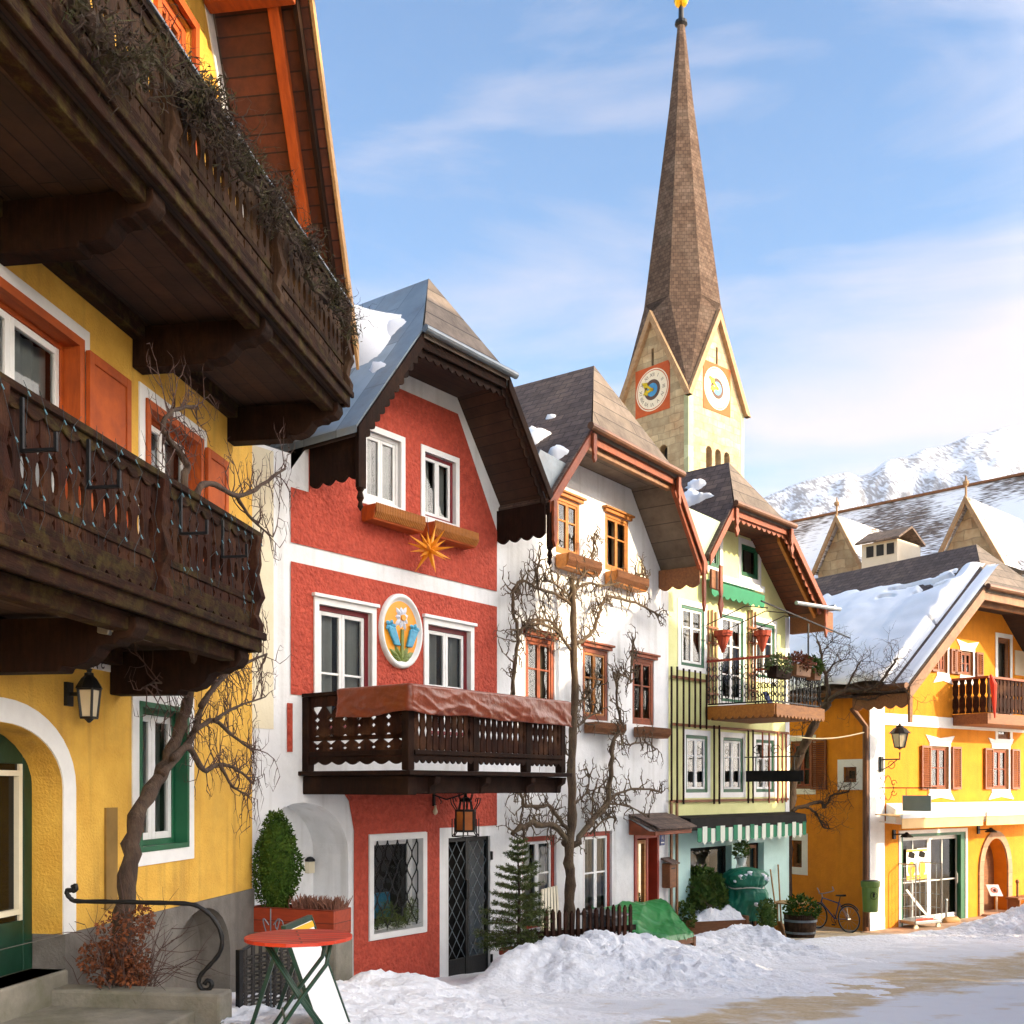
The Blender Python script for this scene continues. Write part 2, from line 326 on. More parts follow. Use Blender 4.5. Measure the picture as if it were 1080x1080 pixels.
def window(rt, fr, u0, u1, z0, z1, fmat, smat, n=-.1, cols=2, bars=(.62,), fw=.06, sw=.05, surround=None, sd=.012, sill=None, curtain='curtain', head=None, swf=.14, name='window', cur=(0, 1)):
    """frame mesh + sash, pane, curtain, surround, sill, cornice as sub-parts; n is the frame's front"""
    m = MB(fr)
    m.box(u0, u0+fw, n-.07, n, z0, z1); m.box(u1-fw, u1, n-.07, n, z0, z1); m.box(u0+fw, u1-fw, n-.07, n, z1-fw, z1); m.box(u0+fw, u1-fw, n-.07, n, z0, z0+fw)
    o = m.build(name, fmat, rt, bevel=.006)
    s = MB(fr); a0, a1, b0, b1 = u0+fw+.003, u1-fw-.003, z0+fw+.003, z1-fw-.003; cw = (a1-a0)/cols; ns = n-.012
    for c in range(cols):
        x0, x1 = a0+c*cw+.002, a0+(c+1)*cw-.002
        s.box(x0, x0+sw, ns-.045, ns, b0, b1); s.box(x1-sw, x1, ns-.045, ns, b0, b1); s.box(x0+sw, x1-sw, ns-.045, ns, b1-sw, b1); s.box(x0+sw, x1-sw, ns-.045, ns, b0, b0+sw)
        for t in bars:
            zz = b0+(b1-b0)*t; s.box(x0+sw, x1-sw, ns-.04, ns-.006, zz-.016, zz+.016)
    s.build('sash', smat, o, bevel=.005)
    g = MB(fr); g.poly([(a0, -(ns-.025), b0), (a1, -(ns-.025), b0), (a1, -(ns-.025), b1), (a0, -(ns-.025), b1)]); g.build('pane', M['glass'], o)
    if curtain:
        cm = MB(fr); K = 26
        for part in ((0, cur[1]*.5), (1-cur[1]*.5, 1)) if cur[1] < 1 else ((0, 1),):
            us = [a0+(a1-a0)*(part[0]+(part[1]-part[0])*i/K) for i in range(K+1)]
            for i in range(K):
                y0, y1 = (.16+.025*math.sin(i*1.9)-n), (.16+.025*math.sin((i+1)*1.9)-n)
                cm.poly([(us[i], y0, b0), (us[i+1], y1, b0), (us[i+1], y1, b1), (us[i], y0, b1)])
        cm.build('curtain', M[curtain], o, smooth=True)
    if surround:
        r = MB(fr); ringband(r, u0, u1, z0, z1, swf, -.02, sd); r.build('window_surround', surround, o)
    if sill:
        r = MB(fr); r.box(u0-.05, u1+.05, n, sill[1], z0-.06, z0-.004); r.build('sill', sill[0], o, bevel=.006)
    if head:
        r = MB(fr); r.box(u0-.06, u1+.06, n, .07, z1+.004, z1+.07); r.box(u0-.1, u1+.1, n, .11, z1+.07, z1+.11); r.build('cornice', head, o, bevel=.008)
    return o
def flower_box(rt, fr, u0, u1, z, mt, mt2, h=.2, d=.26):
    m = MB(fr); m.sprism([(.03, z), (d-.04, z), (d, z+h), (.03, z+h)], u0, u1); o = m.build('window_box', mt, rt, bevel=.01)
    m = MB(fr)
    k = int((u1-u0)/.035)
    for i in range(k):
        uu = u0+(i+.5)*(u1-u0)/k; m.tube([(uu, -(d-.03), z+.03), (uu+.005, -(d+.015), z+h*.5), (uu, -(d+.012), z+h+.01)], .014, 5)
    m.build('front_slats', mt2, o)
    return o
def scallop(pitch, L, top, dep, h):
    """strip polygon with rounded scallops hanging from z=top; returns (a,b) points"""
    k = max(1, round(L/pitch)); p = L/k; pts = [(0, top), (L, top)]
    for i in range(k-1, -1, -1):
        for j in range(8, -1, -1):
            t = j/8; pts.append((i*p+p*t, top-h-dep*math.sin(math.pi*t)))
    return pts
def planks(m, A, B, z0, z1, pitch, t, prof, gap=.006):
    """row of shaped boards from A to B (local xy), prof(i) -> list of (t, half-width fraction)"""
    A, B = Vector((A[0], A[1], 0)), Vector((B[0], B[1], 0)); L = (B-A).length; e = (B-A)/L; nr = Vector((e.y, -e.x, 0)); k = max(1, round(L/pitch)); p = L/k
    for i in range(k):
        c = (i+.5)*p; hw = p/2-gap/2; pr = prof(i); j = (rnd.random()-.5)*.006
        left = [(c-hw*w, z0+(z1-z0)*s) for s, w in pr]; right = [(c+hw*w, z0+(z1-z0)*s) for s, w in reversed(pr)]
        m.prism(A+nr*j, e, (0, 0, 1), nr, left+right, t)
def holes_profile(spec, foot=None):
    """spec: list of (centre, half height, depth, kind) notches on both edges of a board"""
    pts = [(0, 1)]
    for c, h, d, k in sorted(spec):
        if k == 'd': pts += [(c-h, 1), (c, 1-d), (c+h, 1)]
        elif k == 't': pts += [(c-h, 1), (c+h*.9, 1-d), (c+h, 1)]
        else: pts += [(c+h*x, 1-d*math.sqrt(max(0, 1-x*x))) for x in (-1, -.8, -.45, 0, .45, .8, 1)]
    return pts+[(1, 1)]
def roofset(rt, fr, uL, zL, uR, zR, ap, zh, n1, D, rmat, hipmat, smat, bmat, th=.1, clipL=None):
    """jerkin-head roof: left and right slopes, half hip at the street end, soffit, bargeboards. ap=(u,z,n)"""
    au, az, an = ap
    hl = uL+(au-uL)*(zh-zL)/(az-zL); hr = uR+(au-uR)*(zh-zR)/(az-zR)
    P = lambda u, n, z: (u, -n, z)
    for nm, mt, quad in (('roof_slope', rmat, [P(uL, n1, zL), P(hl, n1, zh), P(au, an, az), P(au, -D, az), P(uL, -D, zL)]),
                         ('roof_slope', rmat, [P(uR, n1, zR), P(uR, -D, zR), P(au, -D, az), P(au, an, az), P(hr, n1, zh)]),
                         ('roof_hip', hipmat, [P(hl, n1+.04, zh-.02), P(hr, n1+.04, zh-.02), P(au, an, az+.004)])):
        m = MB(fr); top = [Vector(q) for q in quad]; bot = [q-Vector((0, 0, th)) for q in top]
        if nm == 'roof_hip': top = [q+Vector((0, 0, .004)) for q in top]
        m.poly(top); m.poly(bot[::-1]); k = len(top)
        for i in range(k): m.poly([top[i], bot[i], bot[(i+1) % k], top[(i+1) % k]])
        m.build(nm, mt, rt)
    m = MB(fr); t2 = th+.05
    q = lambda pts: m.poly([Vector(x)-Vector((0, 0, t2)) for x in pts])
    zz = .0
    q([P(uL, n1-.03, zL), P(hl, n1-.03, zh), P(hl, -.05, zh), P(uL, -.05, zL)]); q([P(uR, n1-.03, zR), P(hr, n1-.03, zh), P(hr, -.05, zh), P(uR, -.05, zR)])
    q([P(hl, n1-.03, zh-.003), P(hr, n1-.03, zh-.003), P(hr, -.05, zh-.003), P(hl, -.05, zh-.003)])
    m.build('soffit', smat, rt)
    m = MB(fr); bh = .24
    def board(a, b, n0, n1_, h, dz=0.):
        m.prism((0, -n0, 0), (1, 0, 0), (0, 0, 1), (0, -1, 0), [(a[0], a[1]-th*.3-dz), (b[0], b[1]-th*.3-dz), (b[0], b[1]-h-dz), (a[0], a[1]-h-dz)], n1_-n0)
    board((uL, zL), (hl, zh), n1+.003, n1+.045, bh); board((hr, zh), (uR, zR), n1+.003, n1+.045, bh); board((hl, zh), (hr, zh), n1-.05, n1-.01, bh)
    m.build('bargeboard', bmat, rt, bevel=.008)
    return hl, hr
def gable(u0, u1, zb, uL, zL, uR, zR, ap, zh, drop=.16):
    au, az = ap[:2]
    zl = lambda u: zL+(az-zL)*(u-uL)/(au-uL)-drop
    zr = lambda u: zR+(az-zR)*(u-uR)/(au-uR)-drop
    hl = uL+(au-uL)*(zh-zL)/(az-zL); hr = uR+(au-uR)*(zh-zR)/(az-zR)
    return [(u0, zb), (u1, zb), (u1, zr(u1)), (hr, zh-drop), (hl, zh-drop), (u0, zl(u0))]
def inset(poly, d):
    """shrink a convex polygon (counter-clockwise) by d"""
    k = len(poly); L = []
    for i in range(k):
        a, b = Vector((*poly[i], 0)), Vector((*poly[(i+1) % k], 0)); t = (b-a).normalized(); nr = Vector((-t.y, t.x, 0)); dd = d[i] if isinstance(d, (list, tuple)) else d; L.append((a+nr*dd, t))
    out = []
    for i in range(k):
        p, t = L[i-1]; q, s = L[i]; den = t.x*s.y-t.y*s.x; w = q-p; a = (w.x*s.y-w.y*s.x)/den; r = p+t*a; out.append((r.x, r.y))
    return out
def shell(rt, fr, u0, u1, D, zb, zt, mt, zback=None):
    """the other walls of a house, and a dark sheet standing for the unlit rooms behind its windows"""
    m = MB(fr); P = lambda u, n, z: (u, -n, z)
    m.poly([P(u0, 0, zb), P(u0, 0, zt), P(u0, -D, zt), P(u0, -D, zb)]); m.poly([P(u1, 0, zb), P(u1, -D, zb), P(u1, -D, zt), P(u1, 0, zt)]); m.poly([P(u0, -D, zb), P(u0, -D, zt), P(u1, -D, zt), P(u1, -D, zb)])
    m.build('outer_wall', mt, rt)
    m = MB(fr); m.poly([P(u0, -.75, zb), P(u1, -.75, zb), P(u1, -.75, zt+1.6), P(u0, -.75, zt+1.6)]); m.build('dark_backing', M['room'], rt)  # dark sheet, the darkness of unlit rooms put into its colour
def text_mesh(m, s, o, e, up, size, dep=.006):
    c = bpy.data.curves.new('lettering', 'FONT'); c.body = s; c.size = size; c.align_x = 'CENTER'; c.align_y = 'CENTER'
    ob = bpy.data.objects.new('lettering', c); COL.objects.link(ob); dg = bpy.context.evaluated_depsgraph_get(); me = ob.evaluated_get(dg).to_mesh()
    o, e, up = Vector(o), Vector(e).normalized(), Vector(up).normalized(); b = len(m.v)
    m.v += [o+e*v.co.x+up*v.co.y for v in me.vertices]; m.f += [tuple(b+i for i in p.vertices) for p in me.polygons]
    ob.evaluated_get(dg).to_mesh_clear(); bpy.data.objects.remove(ob); bpy.data.curves.remove(c)
# ---------------------------------------------------------------- plants
def rv(r): return Vector((r.uniform(-1, 1), r.uniform(-1, 1), r.uniform(-1, 1)))
def spray(m, p, d, L, r, depth, rd, flat=None, wob=.35, kids=3, up=.1, seg=4):
    """a wandering twig with side twigs; flat = local axis to hold it near a wall"""
    n = max(3, int(L/.09)); n = min(n, 9); pts = [p.copy()]; q = p.copy(); d = d.normalized()
    for i in range(n):
        d = (d+rv(rd)*wob+Vector((0, 0, up*.3)))
        if flat is not None: d -= flat*d.dot(flat)*.6
        d.normalize(); q = q+d*(L/n); pts.append(q.copy())
        if depth > 0 and i > 0 and rd.random() < kids/n:
            side = rv(rd); side = (side-d*side.dot(d))
            if flat is not None: side -= flat*side.dot(flat)*.7
            dd = d*.5+side.normalized()*.9
            spray(m, q, dd, L*rd.uniform(.35, .65), r*.6, depth-1, rd, flat, wob, kids, up, 3 if depth < 2 else 4)
    m.tube(pts, [r*(1-.75*i/n) for i in range(n+1)], seg, cap=False)
def limb(m, pts, r0, r1, seg=8, rd=rnd, jit=.0):
    """smooth limb through points"""
    P = [Vector(p) for p in pts]; out = []
    for i in range(len(P)-1):
        a, b, c, d = P[max(i-1, 0)], P[i], P[i+1], P[min(i+2, len(P)-1)]
        for j in range(4):
            t = j/4; out.append(.5*((2*b)+(c-a)*t+(2*a-5*b+4*c-d)*t*t+(3*b-a-3*c+d)*t**3))
    out.append(P[-1]); out = [p+rv(rd)*jit*(r0) for p in out]
    k = len(out); m.tube(out, [(r0+(r1-r0)*i/(k-1))*(1+.12*math.sin(i*2.1)) for i in range(k)], seg)
    return out
def core(m, c, rad, seg=14):
    m.lathe(c, [(rad[0]*math.sin(math.pi*t/10)+.002, -rad[2]*math.cos(math.pi*t/10)) for t in range(11)], seg, 1, rad[1]/rad[0])
def crease(x, y, s):
    r = lambda a: (1-min(1, abs(a)*2.2))**3
    return .5*r(noise.noise(Vector((x*1.6+y*1.1, y*.9, s))))+.35*r(noise.noise(Vector((x*3.4-y*2.4, y*1.6, s+4))))+.2*r(noise.noise(Vector((x*7+y*4, y*3.5, s+9))))
def leaf_blob(m, c, rad, count, L, w, rd, shape=None, outward=.6):
    c = Vector(c)
    for _ in range(count):
        v = rv(rd)
        while v.length > 1 or v.length < .2: v = rv(rd)
        v = v.normalized()*(v.length**.4)
        lump = 1+.16*noise.noise(v*2.3+c)
        p = c+Vector((v.x*rad[0], v.y*rad[1], v.z*rad[2]))*lump
        if shape: p = shape(p, v)
        m.leaf(p, v*outward+rv(rd), L*rd.uniform(.6, 1.3), w*rd.uniform(.7, 1.3))
# ================================================================ YELLOW HOUSE
YF = Fr(266, 13, 708, zb=1.2)
yh = root('yellow_house', YF, 'yellow rendered house with two dark carved wooden balconies and a green arched door', 'house')
gz = lambda u: 10.16-1.83*u
ypoly = [(-13, .6), (0, .6), (0, gz(0)), (-1.28, gz(-1.28)), (-13, gz(-1.28))]
up_ = YF.uz
green_r = YF.rect(146, 739, 198, 893); winB = (up_(155, 430)[0], up_(210, 470)[0], 5.95, 7.44); uA = up_(82, 361)[0]; winA = (uA-1.5, uA, 5.95, 7.53)
winT = (-2.42, -1.66, 9.7, 11.78)
door = (-5.75, -4.1, 2.22, 4.23)
slot = YF.rect(110, 852, 122, 957)
niche = (up_(180, 1000)[0], up_(240, 1000)[0], .7, 2.43)
yh_holes = [green_r+(0, .24), winB+(0, .22), winA+(0, .22), winT+(0, .2), door+(.5, .35)]
PL = 2.51
m = MB(YF); wall(m, [(-13, PL), (0, PL)]+ypoly[2:], [h if h[2] > PL else (h[0], h[1], PL)+tuple(h[3:]) for h in yh_holes], 0, .2); m.build('wall', M['yellow'], yh)
m = MB(YF); wall(m, [(-13, .6), (0, .6), (0, PL), (-13, PL)], [niche+(.55, .35), (door[0], door[1], door[2], PL, 0, .3)], .03, .3)
m.poly([(-13, 0, PL), (0, 0, PL), (0, -.03, PL), (-13, -.03, PL)]); pl = m.build('plinth', M['plinth'], yh)
m = MB(YF); m.poly([(niche[0]-.1, .32, .6), (niche[1]+.1, .32, .6), (niche[1]+.1, .32, 2.5), (niche[0]-.1, .32, 2.5)]); m.build('niche_back', M['plinth'], pl)
m = MB(YF); m.box(slot[0], slot[1], 0, .02, slot[2], slot[3]); m.build('recess_strip', mat('recess_shade_ochre', '#94743A', '#7E6230', 3, .9), yh)  # raised strip in place of a shallow recess, its shade put into the colour
shell(yh, YF, -13, 0, 9, .6, 10.0, M['yellow'])
# painted white bands
m = MB(YF); m.box(-12.9, -.02, .0, .012, 8.06, 8.3); m.box(-12.9, -3.25, 0, .012, 4.78, 5.05)
m.prism((0, 0, 0), (1, 0, 0), (0, 0, 1), (0, -1, 0), [(-.02, gz(0)-.02), (-1.27, gz(-1.28)-.02), (-1.47, gz(-1.28)-.02), (-.02, gz(0)-.40)], .013)
bd = m.build('painted_band', M['whitepaint'], yh)
m = MB(YF); q = YF.p(99, 703); q2 = YF.p(105.5, 702)
text_mesh(m, 'N', (q.x, -.016, q.z+.02), (1, 0, 0), (0, 0, 1), .13); text_mesh(m, 'S', (q2.x+.02, -.016, q2.z+.02), (-1, 0, 0), (0, 0, 1), .15); m.build('lettering', M['black'], bd)
# windows
w = window(yh, YF, *green_r, M['green'], M['whitepaint'], n=-.12, cols=2, bars=(), fw=.1, sw=.07, surround=M['whitepaint'], swf=.13, curtain='curtain')
m = MB(YF); ringband(m, green_r[0]+.05, green_r[1]-.05, green_r[2]+.05, green_r[3]-.05, .05, -.115, .02); m.build('reveal_lining', M['green'], w)
for wn, uu in ((winB, .6), (winA, .6)):
    w = window(yh, YF, *wn, M['orangewood'], M['whitepaint'], n=-.12, cols=2, bars=(), fw=.06, sw=.06, surround=M['whitepaint'], swf=.17, sd=.014)
    m = MB(YF); ringband(m, wn[0]+.02, wn[1]-.02, wn[2]+.02, wn[3]-.02, .075, -.118, .035); m.build('reveal_lining', M['orangewood'], w)
    m = MB(YF); a = wn[1]+.07; b = a+(.72 if wn is winA else .55); z0, z1 = wn[2]-.02, wn[3]-.02
    m.box(a, a+.08, .03, .075, z0, z1); m.box(b-.08, b, .03, .075, z0, z1); m.box(a+.08, b-.08, .03, .075, z1-.09, z1); m.box(a+.08, b-.08, .03, .075, z0, z0+.09); m.box(a+.08, b-.08, .035, .06, z0+.09, z1-.09)
    s = m.build('shutter', M['orangewood'], w, bevel=.006)
window(yh, YF, *winT, M['orangewood'], M['orangewood'], n=-.06, cols=2, bars=(.5,), fw=.1, sw=.06, surround=M['orangewood'], swf=.09, sd=.05)
# arched door
m = MB(YF); u0, u1, z0, z1 = door
for s in ((u0, u0+.12), (u1-.12, u1), ((u0+u1)/2-.07, (u0+u1)/2+.07)): m.box(s[0], s[1], -.33, -.27, z0, z1-.02)
m.box(u0+.12, u1-.12, -.325, -.275, z0, z0+.42); m.box(u0+.12, u1-.12, -.325, -.275, z1-.3, z1-.02)
dr = m.build('door', M['darkgreen'], yh, bevel=.008)
m = MB(YF)
for a, b in ((u0+.12, -4.995), (-4.855, u1-.12)):
    ringband(m, a+.09, b-.09, z0+.52, z1-.4, .045, -.30, -.255)
    m.box(a, a+.045, -.32, -.28, z0+.42, z1-.3); m.box(b-.045, b, -.32, -.28, z0+.42, z1-.3)
m.build('glazing_bead', M['cream'], dr)
m = MB(YF); m.box(u0+.12, u1-.12, -.31, -.30, z0+.42, z1-.3); m.build('pane', M['blackglass'], dr)
m = MB(YF); m.box(u0-.05, u1+.0, -.36, .06, 1.9, z0); m.build('doorstep', M['concrete'], yh, bevel=.02)
# white painted arch around the door
m = MB(YF); um, hw = (u0+u1)/2, (u1-u0)/2; rise = .5; zs = z1-rise
arc = lambda d: [(um+(hw+d)*math.cos(math.pi*i/20), zs+(rise+d)*math.sin(math.pi*i/20)) for i in range(21)]
a, b = arc(.004), arc(.19)
ln = [(u1+.004, PL)]+a; l2 = [(u1+.19, PL)]+b
for i in range(len(ln)-1): m.prism((0, 0, 0), (1, 0, 0), (0, 0, 1), (0, -1, 0), [ln[i], l2[i], l2[i+1], ln[i+1]], .014)
m.build('door_surround', M['whitepaint'], yh)
# roof: steep verge with orange boarded soffit, rafters, half hip and gutter
n1 = 1.12; P = lambda u, n, z: (u, -n, z); vz = lambda u, d=0: gz(u)+.25+d
m = MB(YF); hu = -1.22; zh = vz(hu)
top = [P(.62, n1, vz(.62)), P(hu, n1, zh), P(hu, -8, zh), P(.62, -8, vz(.62))]
m.poly(top); m.poly([Vector(q)-Vector((0, 0, .1)) for q in top[::-1]])
for i in range(4): a, b = Vector(top[i]), Vector(top[(i+1) % 4]); d = Vector((0, 0, .1)); m.poly([a, a-d, b-d, b])
top = [P(hu+.1, n1+.15, zh-.05), P(-12.5, n1+.15, zh-.05), P(-10, -3.5, zh+3), P(-4, -3.5, zh+3)]
m.poly(top); m.poly([P(hu, n1, zh), P(-4, -3.5, zh+3), P(-4, -8, zh+3), P(hu, -8, zh)]); m.build('roof', M['shingle'], yh)
m = MB(YF); m.poly([P(.6, .02, vz(.6, -.16)), P(hu, .02, vz(hu, -.16)), P(hu, n1-.02, vz(hu, -.16)), P(.6, n1-.02, vz(.6, -.16))])
m.poly([P(hu+.02, .02, zh-.17), P(-12.5, .02, zh-.17), P(-12.5, n1, zh-.17), P(hu+.02, n1, zh-.17)]); m.build('soffit', M['orangesoffit'], yh)
m = MB(YF); m.prism((0, -.66, 0), (1, 0, 0), (0, 0, 1), (0, -1, 0), [(.6, vz(.6, -.165)), (hu, vz(hu, -.165)), (hu-.04, vz(hu, -.31)), (.6, vz(.6, -.40))], .13); m.build('rafter', M['orangewood'], yh, bevel=.01)
m = MB(YF); m.prism((0, -.96, 0), (1, 0, 0), (0, 0, 1), (0, -1, 0), [(.6, vz(.6, -.165)), (hu, vz(hu, -.165)), (hu-.04, vz(hu, -.36)), (.6, vz(.6, -.44))], .05); m.build('rafter', M['darkwood'], yh)
m = MB(YF); m.prism((0, -n1, 0), (1, 0, 0), (0, 0, 1), (0, -1, 0), [(.62, vz(.62)), (hu, vz(hu)), (hu, vz(hu, -.2)), (.62, vz(.62, -.3))], .035); m.build('bargeboard', M['palewood'], yh)
m = MB(YF); m.box(-1.42, -1.24, .02, 1.0, zh-.42, zh-.18); m.build('purlin', M['orangewood'], yh, bevel=.015)
m = MB(YF); m.tube([P(hu+.22, n1+.22, zh-.12), P(-12.5, n1+.22, zh-.1)], .1, 12); m.build('gutter', M['copper'], yh, smooth=False)

def yprof(i):
    o = .1 if i % 2 else -.04
    return holes_profile([(.2+o*.6, .045, .4, 'd'), (.40+o, .11, .52, 'e'), (.57+o, .04, .38, 'd'), (.72+o*.6, .05, .45, 'd')] if i % 2 else [(.17, .04, .4, 'd'), (.34, .04, .38, 'd'), (.51, .11, .52, 'e'), (.69, .045, .42, 'd')])
def big_balcony(nm, u0, u1, zf, zr, n1, cor, boards, wavy):
    o = None
    m = MB(YF); m.box(u0, u1, .0, n1, zf-.09, zf); b = m.build('balcony', M['darkwood'], yh)
    m = MB(YF); m.poly([P(u0, .0, zf-.094), P(u1, .0, zf-.094), P(u1, n1, zf-.094), P(u0, n1, zf-.094)]); m.build('floor_boards', M['soffit'], b)
    m = MB(YF); m.box(u0, u1+.05, n1, n1+.05, zf-.13, zf+.02); m.box(u0, u1+.07, n1+.05, n1+.09, zf-.02, zf+.05); m.box(u1, u1+.05, 0, n1, zf-.13, zf+.02); m.box(u0, u1, .0, .13, zf-.26, zf-.1); m.box(u0, u1, n1-.22, n1-.08, zf-.24, zf-.1)
    m.build('edge_beam', M['mosswood'], b, bevel=.012)
    for cu in cor:
        m = MB(YF); zt = zf-.135
        prof = [(0, zt), (n1-.03, zt), (n1-.02, zt-.08), (n1-.07, zt-.15), (n1-.16, zt-.17), (n1-.19, zt-.2), (n1-.27, zt-.2), (n1-.32, zt-.22), (n1-.36, zt-.28), (n1-.42, zt-.33), (n1-.52, zt-.36), (n1-.6, zt-.35), (n1-.62, zt-.39), (0, zt-.39)]
        m.sprism(prof, cu-.1, cu+.1); m.build('corbel', M['darkwood'], b, bevel=.012)
    m = MB(YF); planks(m, (u0, -(n1-.02)), (u1, -(n1-.02)), zf+.12, zr-.06, .155, .03, yprof); planks(m, (u1-.02, -(n1-.03)), (u1-.02, -.05), zf+.12, zr-.06, .155, .03, yprof)
    m.build('railing_boards', boards, b)
    m = MB(YF); m.box(u0, u1+.04, n1-.09, n1+.06, zr-.05, zr); m.box(u1-.1, u1+.04, 0, n1-.09, zr-.05, zr); m.box(u0, u1, n1-.0, n1+.025, zf+.3, zf+.36)
    m.prism((u0, -(n1+.012), 0), (1, 0, 0), (0, 0, 1), (0, -1, 0), scallop(.2, u1-u0, zr-.052, .045, .05), .02)
    m.prism((u0, -(n1-.015), 0), (1, 0, 0), (0, 0, 1), (0, -1, 0), scallop(.155, u1-u0, zf+.22, .05, .12), .028)
    m.build('handrail', M['mosswood'], b, bevel=.006)
    for pu in wavy:
        m = MB(YF); pts = [(.0, 0), (.07, .03), (.075, .1), (.03, .2), (.05, .3), (.09, .38), (.06, .5), (.035, .62), (.055, .72), (.045, .86), (.06, .95), (.06, 1)]
        H = zr-zf-.07; m.sprism([(n1-.06, zf+.02), (n1+.02+pts[0][0], zf+.02)]+[(n1+.02+a, zf+.02+H*t) for a, t in pts]+[(n1-.06, zf+.02+H)], pu-.06, pu+.06); m.build('post', boards, b, bevel=.008)
    return b
lowb = big_balcony('lower', -12, -3.06, 5.1, 6.06, 1.27, (-3.24, -5.12, -7.05, -9), M['darkwood_v'], (-3.14, -4.93, -6.9))
uppb = big_balcony('upper', -12, -.56, 8.22, 9.24, 1.34, (-.65, -2.83, -5.0, -7.1), M['greywood_v'], (-.6, -2.78, -4.95, -7))
m = MB(YF); m.box(-12, -.5, 1.24, 1.42, 9.243, 9.262); m.build('rail_capping', M['zincplain'], uppb)
for x, y in ((25, 452), (95, 493), (192, 545), (236, 571)):
    q = YF.p(x, y, 1.33); m = MB(YF); u = q.x; z = q.z
    m.bar((u, -1.32, z+.18), (u, -1.32, z-.14), .02); m.bar((u, -1.32, z-.13), (u, -1.53, z-.13), .02); m.bar((u, -1.53, z-.14), (u, -1.53, z-.03), .02); m.build('flower_box_hook', M['iron'], lowb)

# lantern on the wall, floodlights, fairy lights
def lantern(rt, c, h, w, iron, glass, taper=.72, seg=4):
    """tapered coach lantern, c = centre of the base in root-local metres"""
    c = Vector(c); a0 = math.pi/seg
    ring = lambda r, z: [c+Vector((r*math.cos(a0+2*math.pi*i/seg), r*math.sin(a0+2*math.pi*i/seg), z)) for i in range(seg)]
    m = MB(); m.M = rt['_M']
    b, t = ring(w*taper*.7, 0), ring(w*.7, h*.58)
    for i in range(seg): m.bar(b[i], t[i], .018); m.bar(b[i], b[(i+1) % seg], .02); m.bar(t[i], t[(i+1) % seg], .026)
    m.lathe(c+Vector((0, 0, h*.58)), [(w*.86, .0), (w*.8, .02), (w*.5, h*.2), (w*.3, h*.26), (w*.3, h*.31), (w*.14, h*.33), (.02, h*.36), (.03, h*.39), (.005, h*.42)], seg*2)
    m.lathe(c+Vector((0, 0, -h*.1)), [(.01, 0), (.03, .02), (w*taper*.55, h*.1)], 8)
    f = m.build('lantern_frame', iron, rt['_o'])
    m = MB(); m.M = rt['_M']; b, t = ring(w*taper*.66, .01), ring(w*.66, h*.57)
    for i in range(seg): m.poly([b[i], b[(i+1) % seg], t[(i+1) % seg], t[i]])
    m.build('pane', glass, f)
q = YF.p(94, 757, .2)
wl = root('wall_lantern', YF, 'small black coach lantern on the yellow wall beside the green arched door', 'lantern', shift=(q.x, -.2, q.z-1.2))
def ctx(o): return {'_M': IM[o].inverted(), '_o': o}
lantern(ctx(wl), (0, 0, 0), .42, .13, M['iron'], M['milk'])
m = MB(); m.M = IM[wl].inverted(); m.bar((0, .2, .2), (0, .02, .2), .03); m.box(-.05, .05, -.2, -.17, .1, .3); m.build('bracket', M['iron'], wl)
for x, y, lb in ((116, 655, 'small grey floodlight under the dark balcony facing out, above the coach lantern'), (160, 662, 'small grey floodlight seen edge on, beside the balcony corbel')):
    q = YF.p(x, y+5, 1.02); fl = root('floodlight', YF, lb, 'floodlight', 'floodlights under the balcony', shift=(q.x, q.y, q.z-1.2)); L = MB(); L.M = IM[fl].inverted()
    L.hexa([(-.1, -.04, -.08), (.1, -.04, -.08), (.08, .06, -.06), (-.08, .06, -.06), (-.1, -.07, .08), (.1, -.07, .08), (.08, .05, .06), (-.08, .05, .06)]); L.build('lamp_body', M['steel'], fl, bevel=.01)
    L = MB(); L.M = IM[fl].inverted(); L.poly([(-.075, -.052, -.055), (.075, -.052, -.055), (.075, -.07, .055), (-.075, -.07, .055)]); L.build('lens', M['milk'], fl)
    L = MB(); L.M = IM[fl].inverted(); L.bar((-.11, 0, 0), (-.11, .02, .16), .012); L.bar((.11, 0, 0), (.11, .02, .16), .012); L.bar((-.11, .02, .16), (.11, .02, .16), .012); L.bar((0, .02, .16), (0, .02, .24), .014); L.build('bracket', M['iron'], fl)
m = MB(YF); ml = MB(YF); rd = random.Random(5)
u = -9.
while u < -3.0:
    pts = []; z = 6.07; uu = u
    for k in range(10): pts.append(P(uu, 1.34+rd.uniform(0, .03), z)); z -= rd.uniform(.05, .13); uu += rd.uniform(-.07, .07)
    m.tube(pts, .002, 3); u += rd.uniform(.12, .26)
    for p in pts[1::3]: ml.tube([p, (p[0]+.008, p[1]-.01, p[2]-.028)], .0042, 4)
fo = m.build('fairy_lights', M['fairy']); ml.build('bulbs', M['led'], fo)['kind'] = 'stuff'; tag(fo, 'thin tangled string of fairy lights draped over the lower dark balcony railing', 'fairy lights')
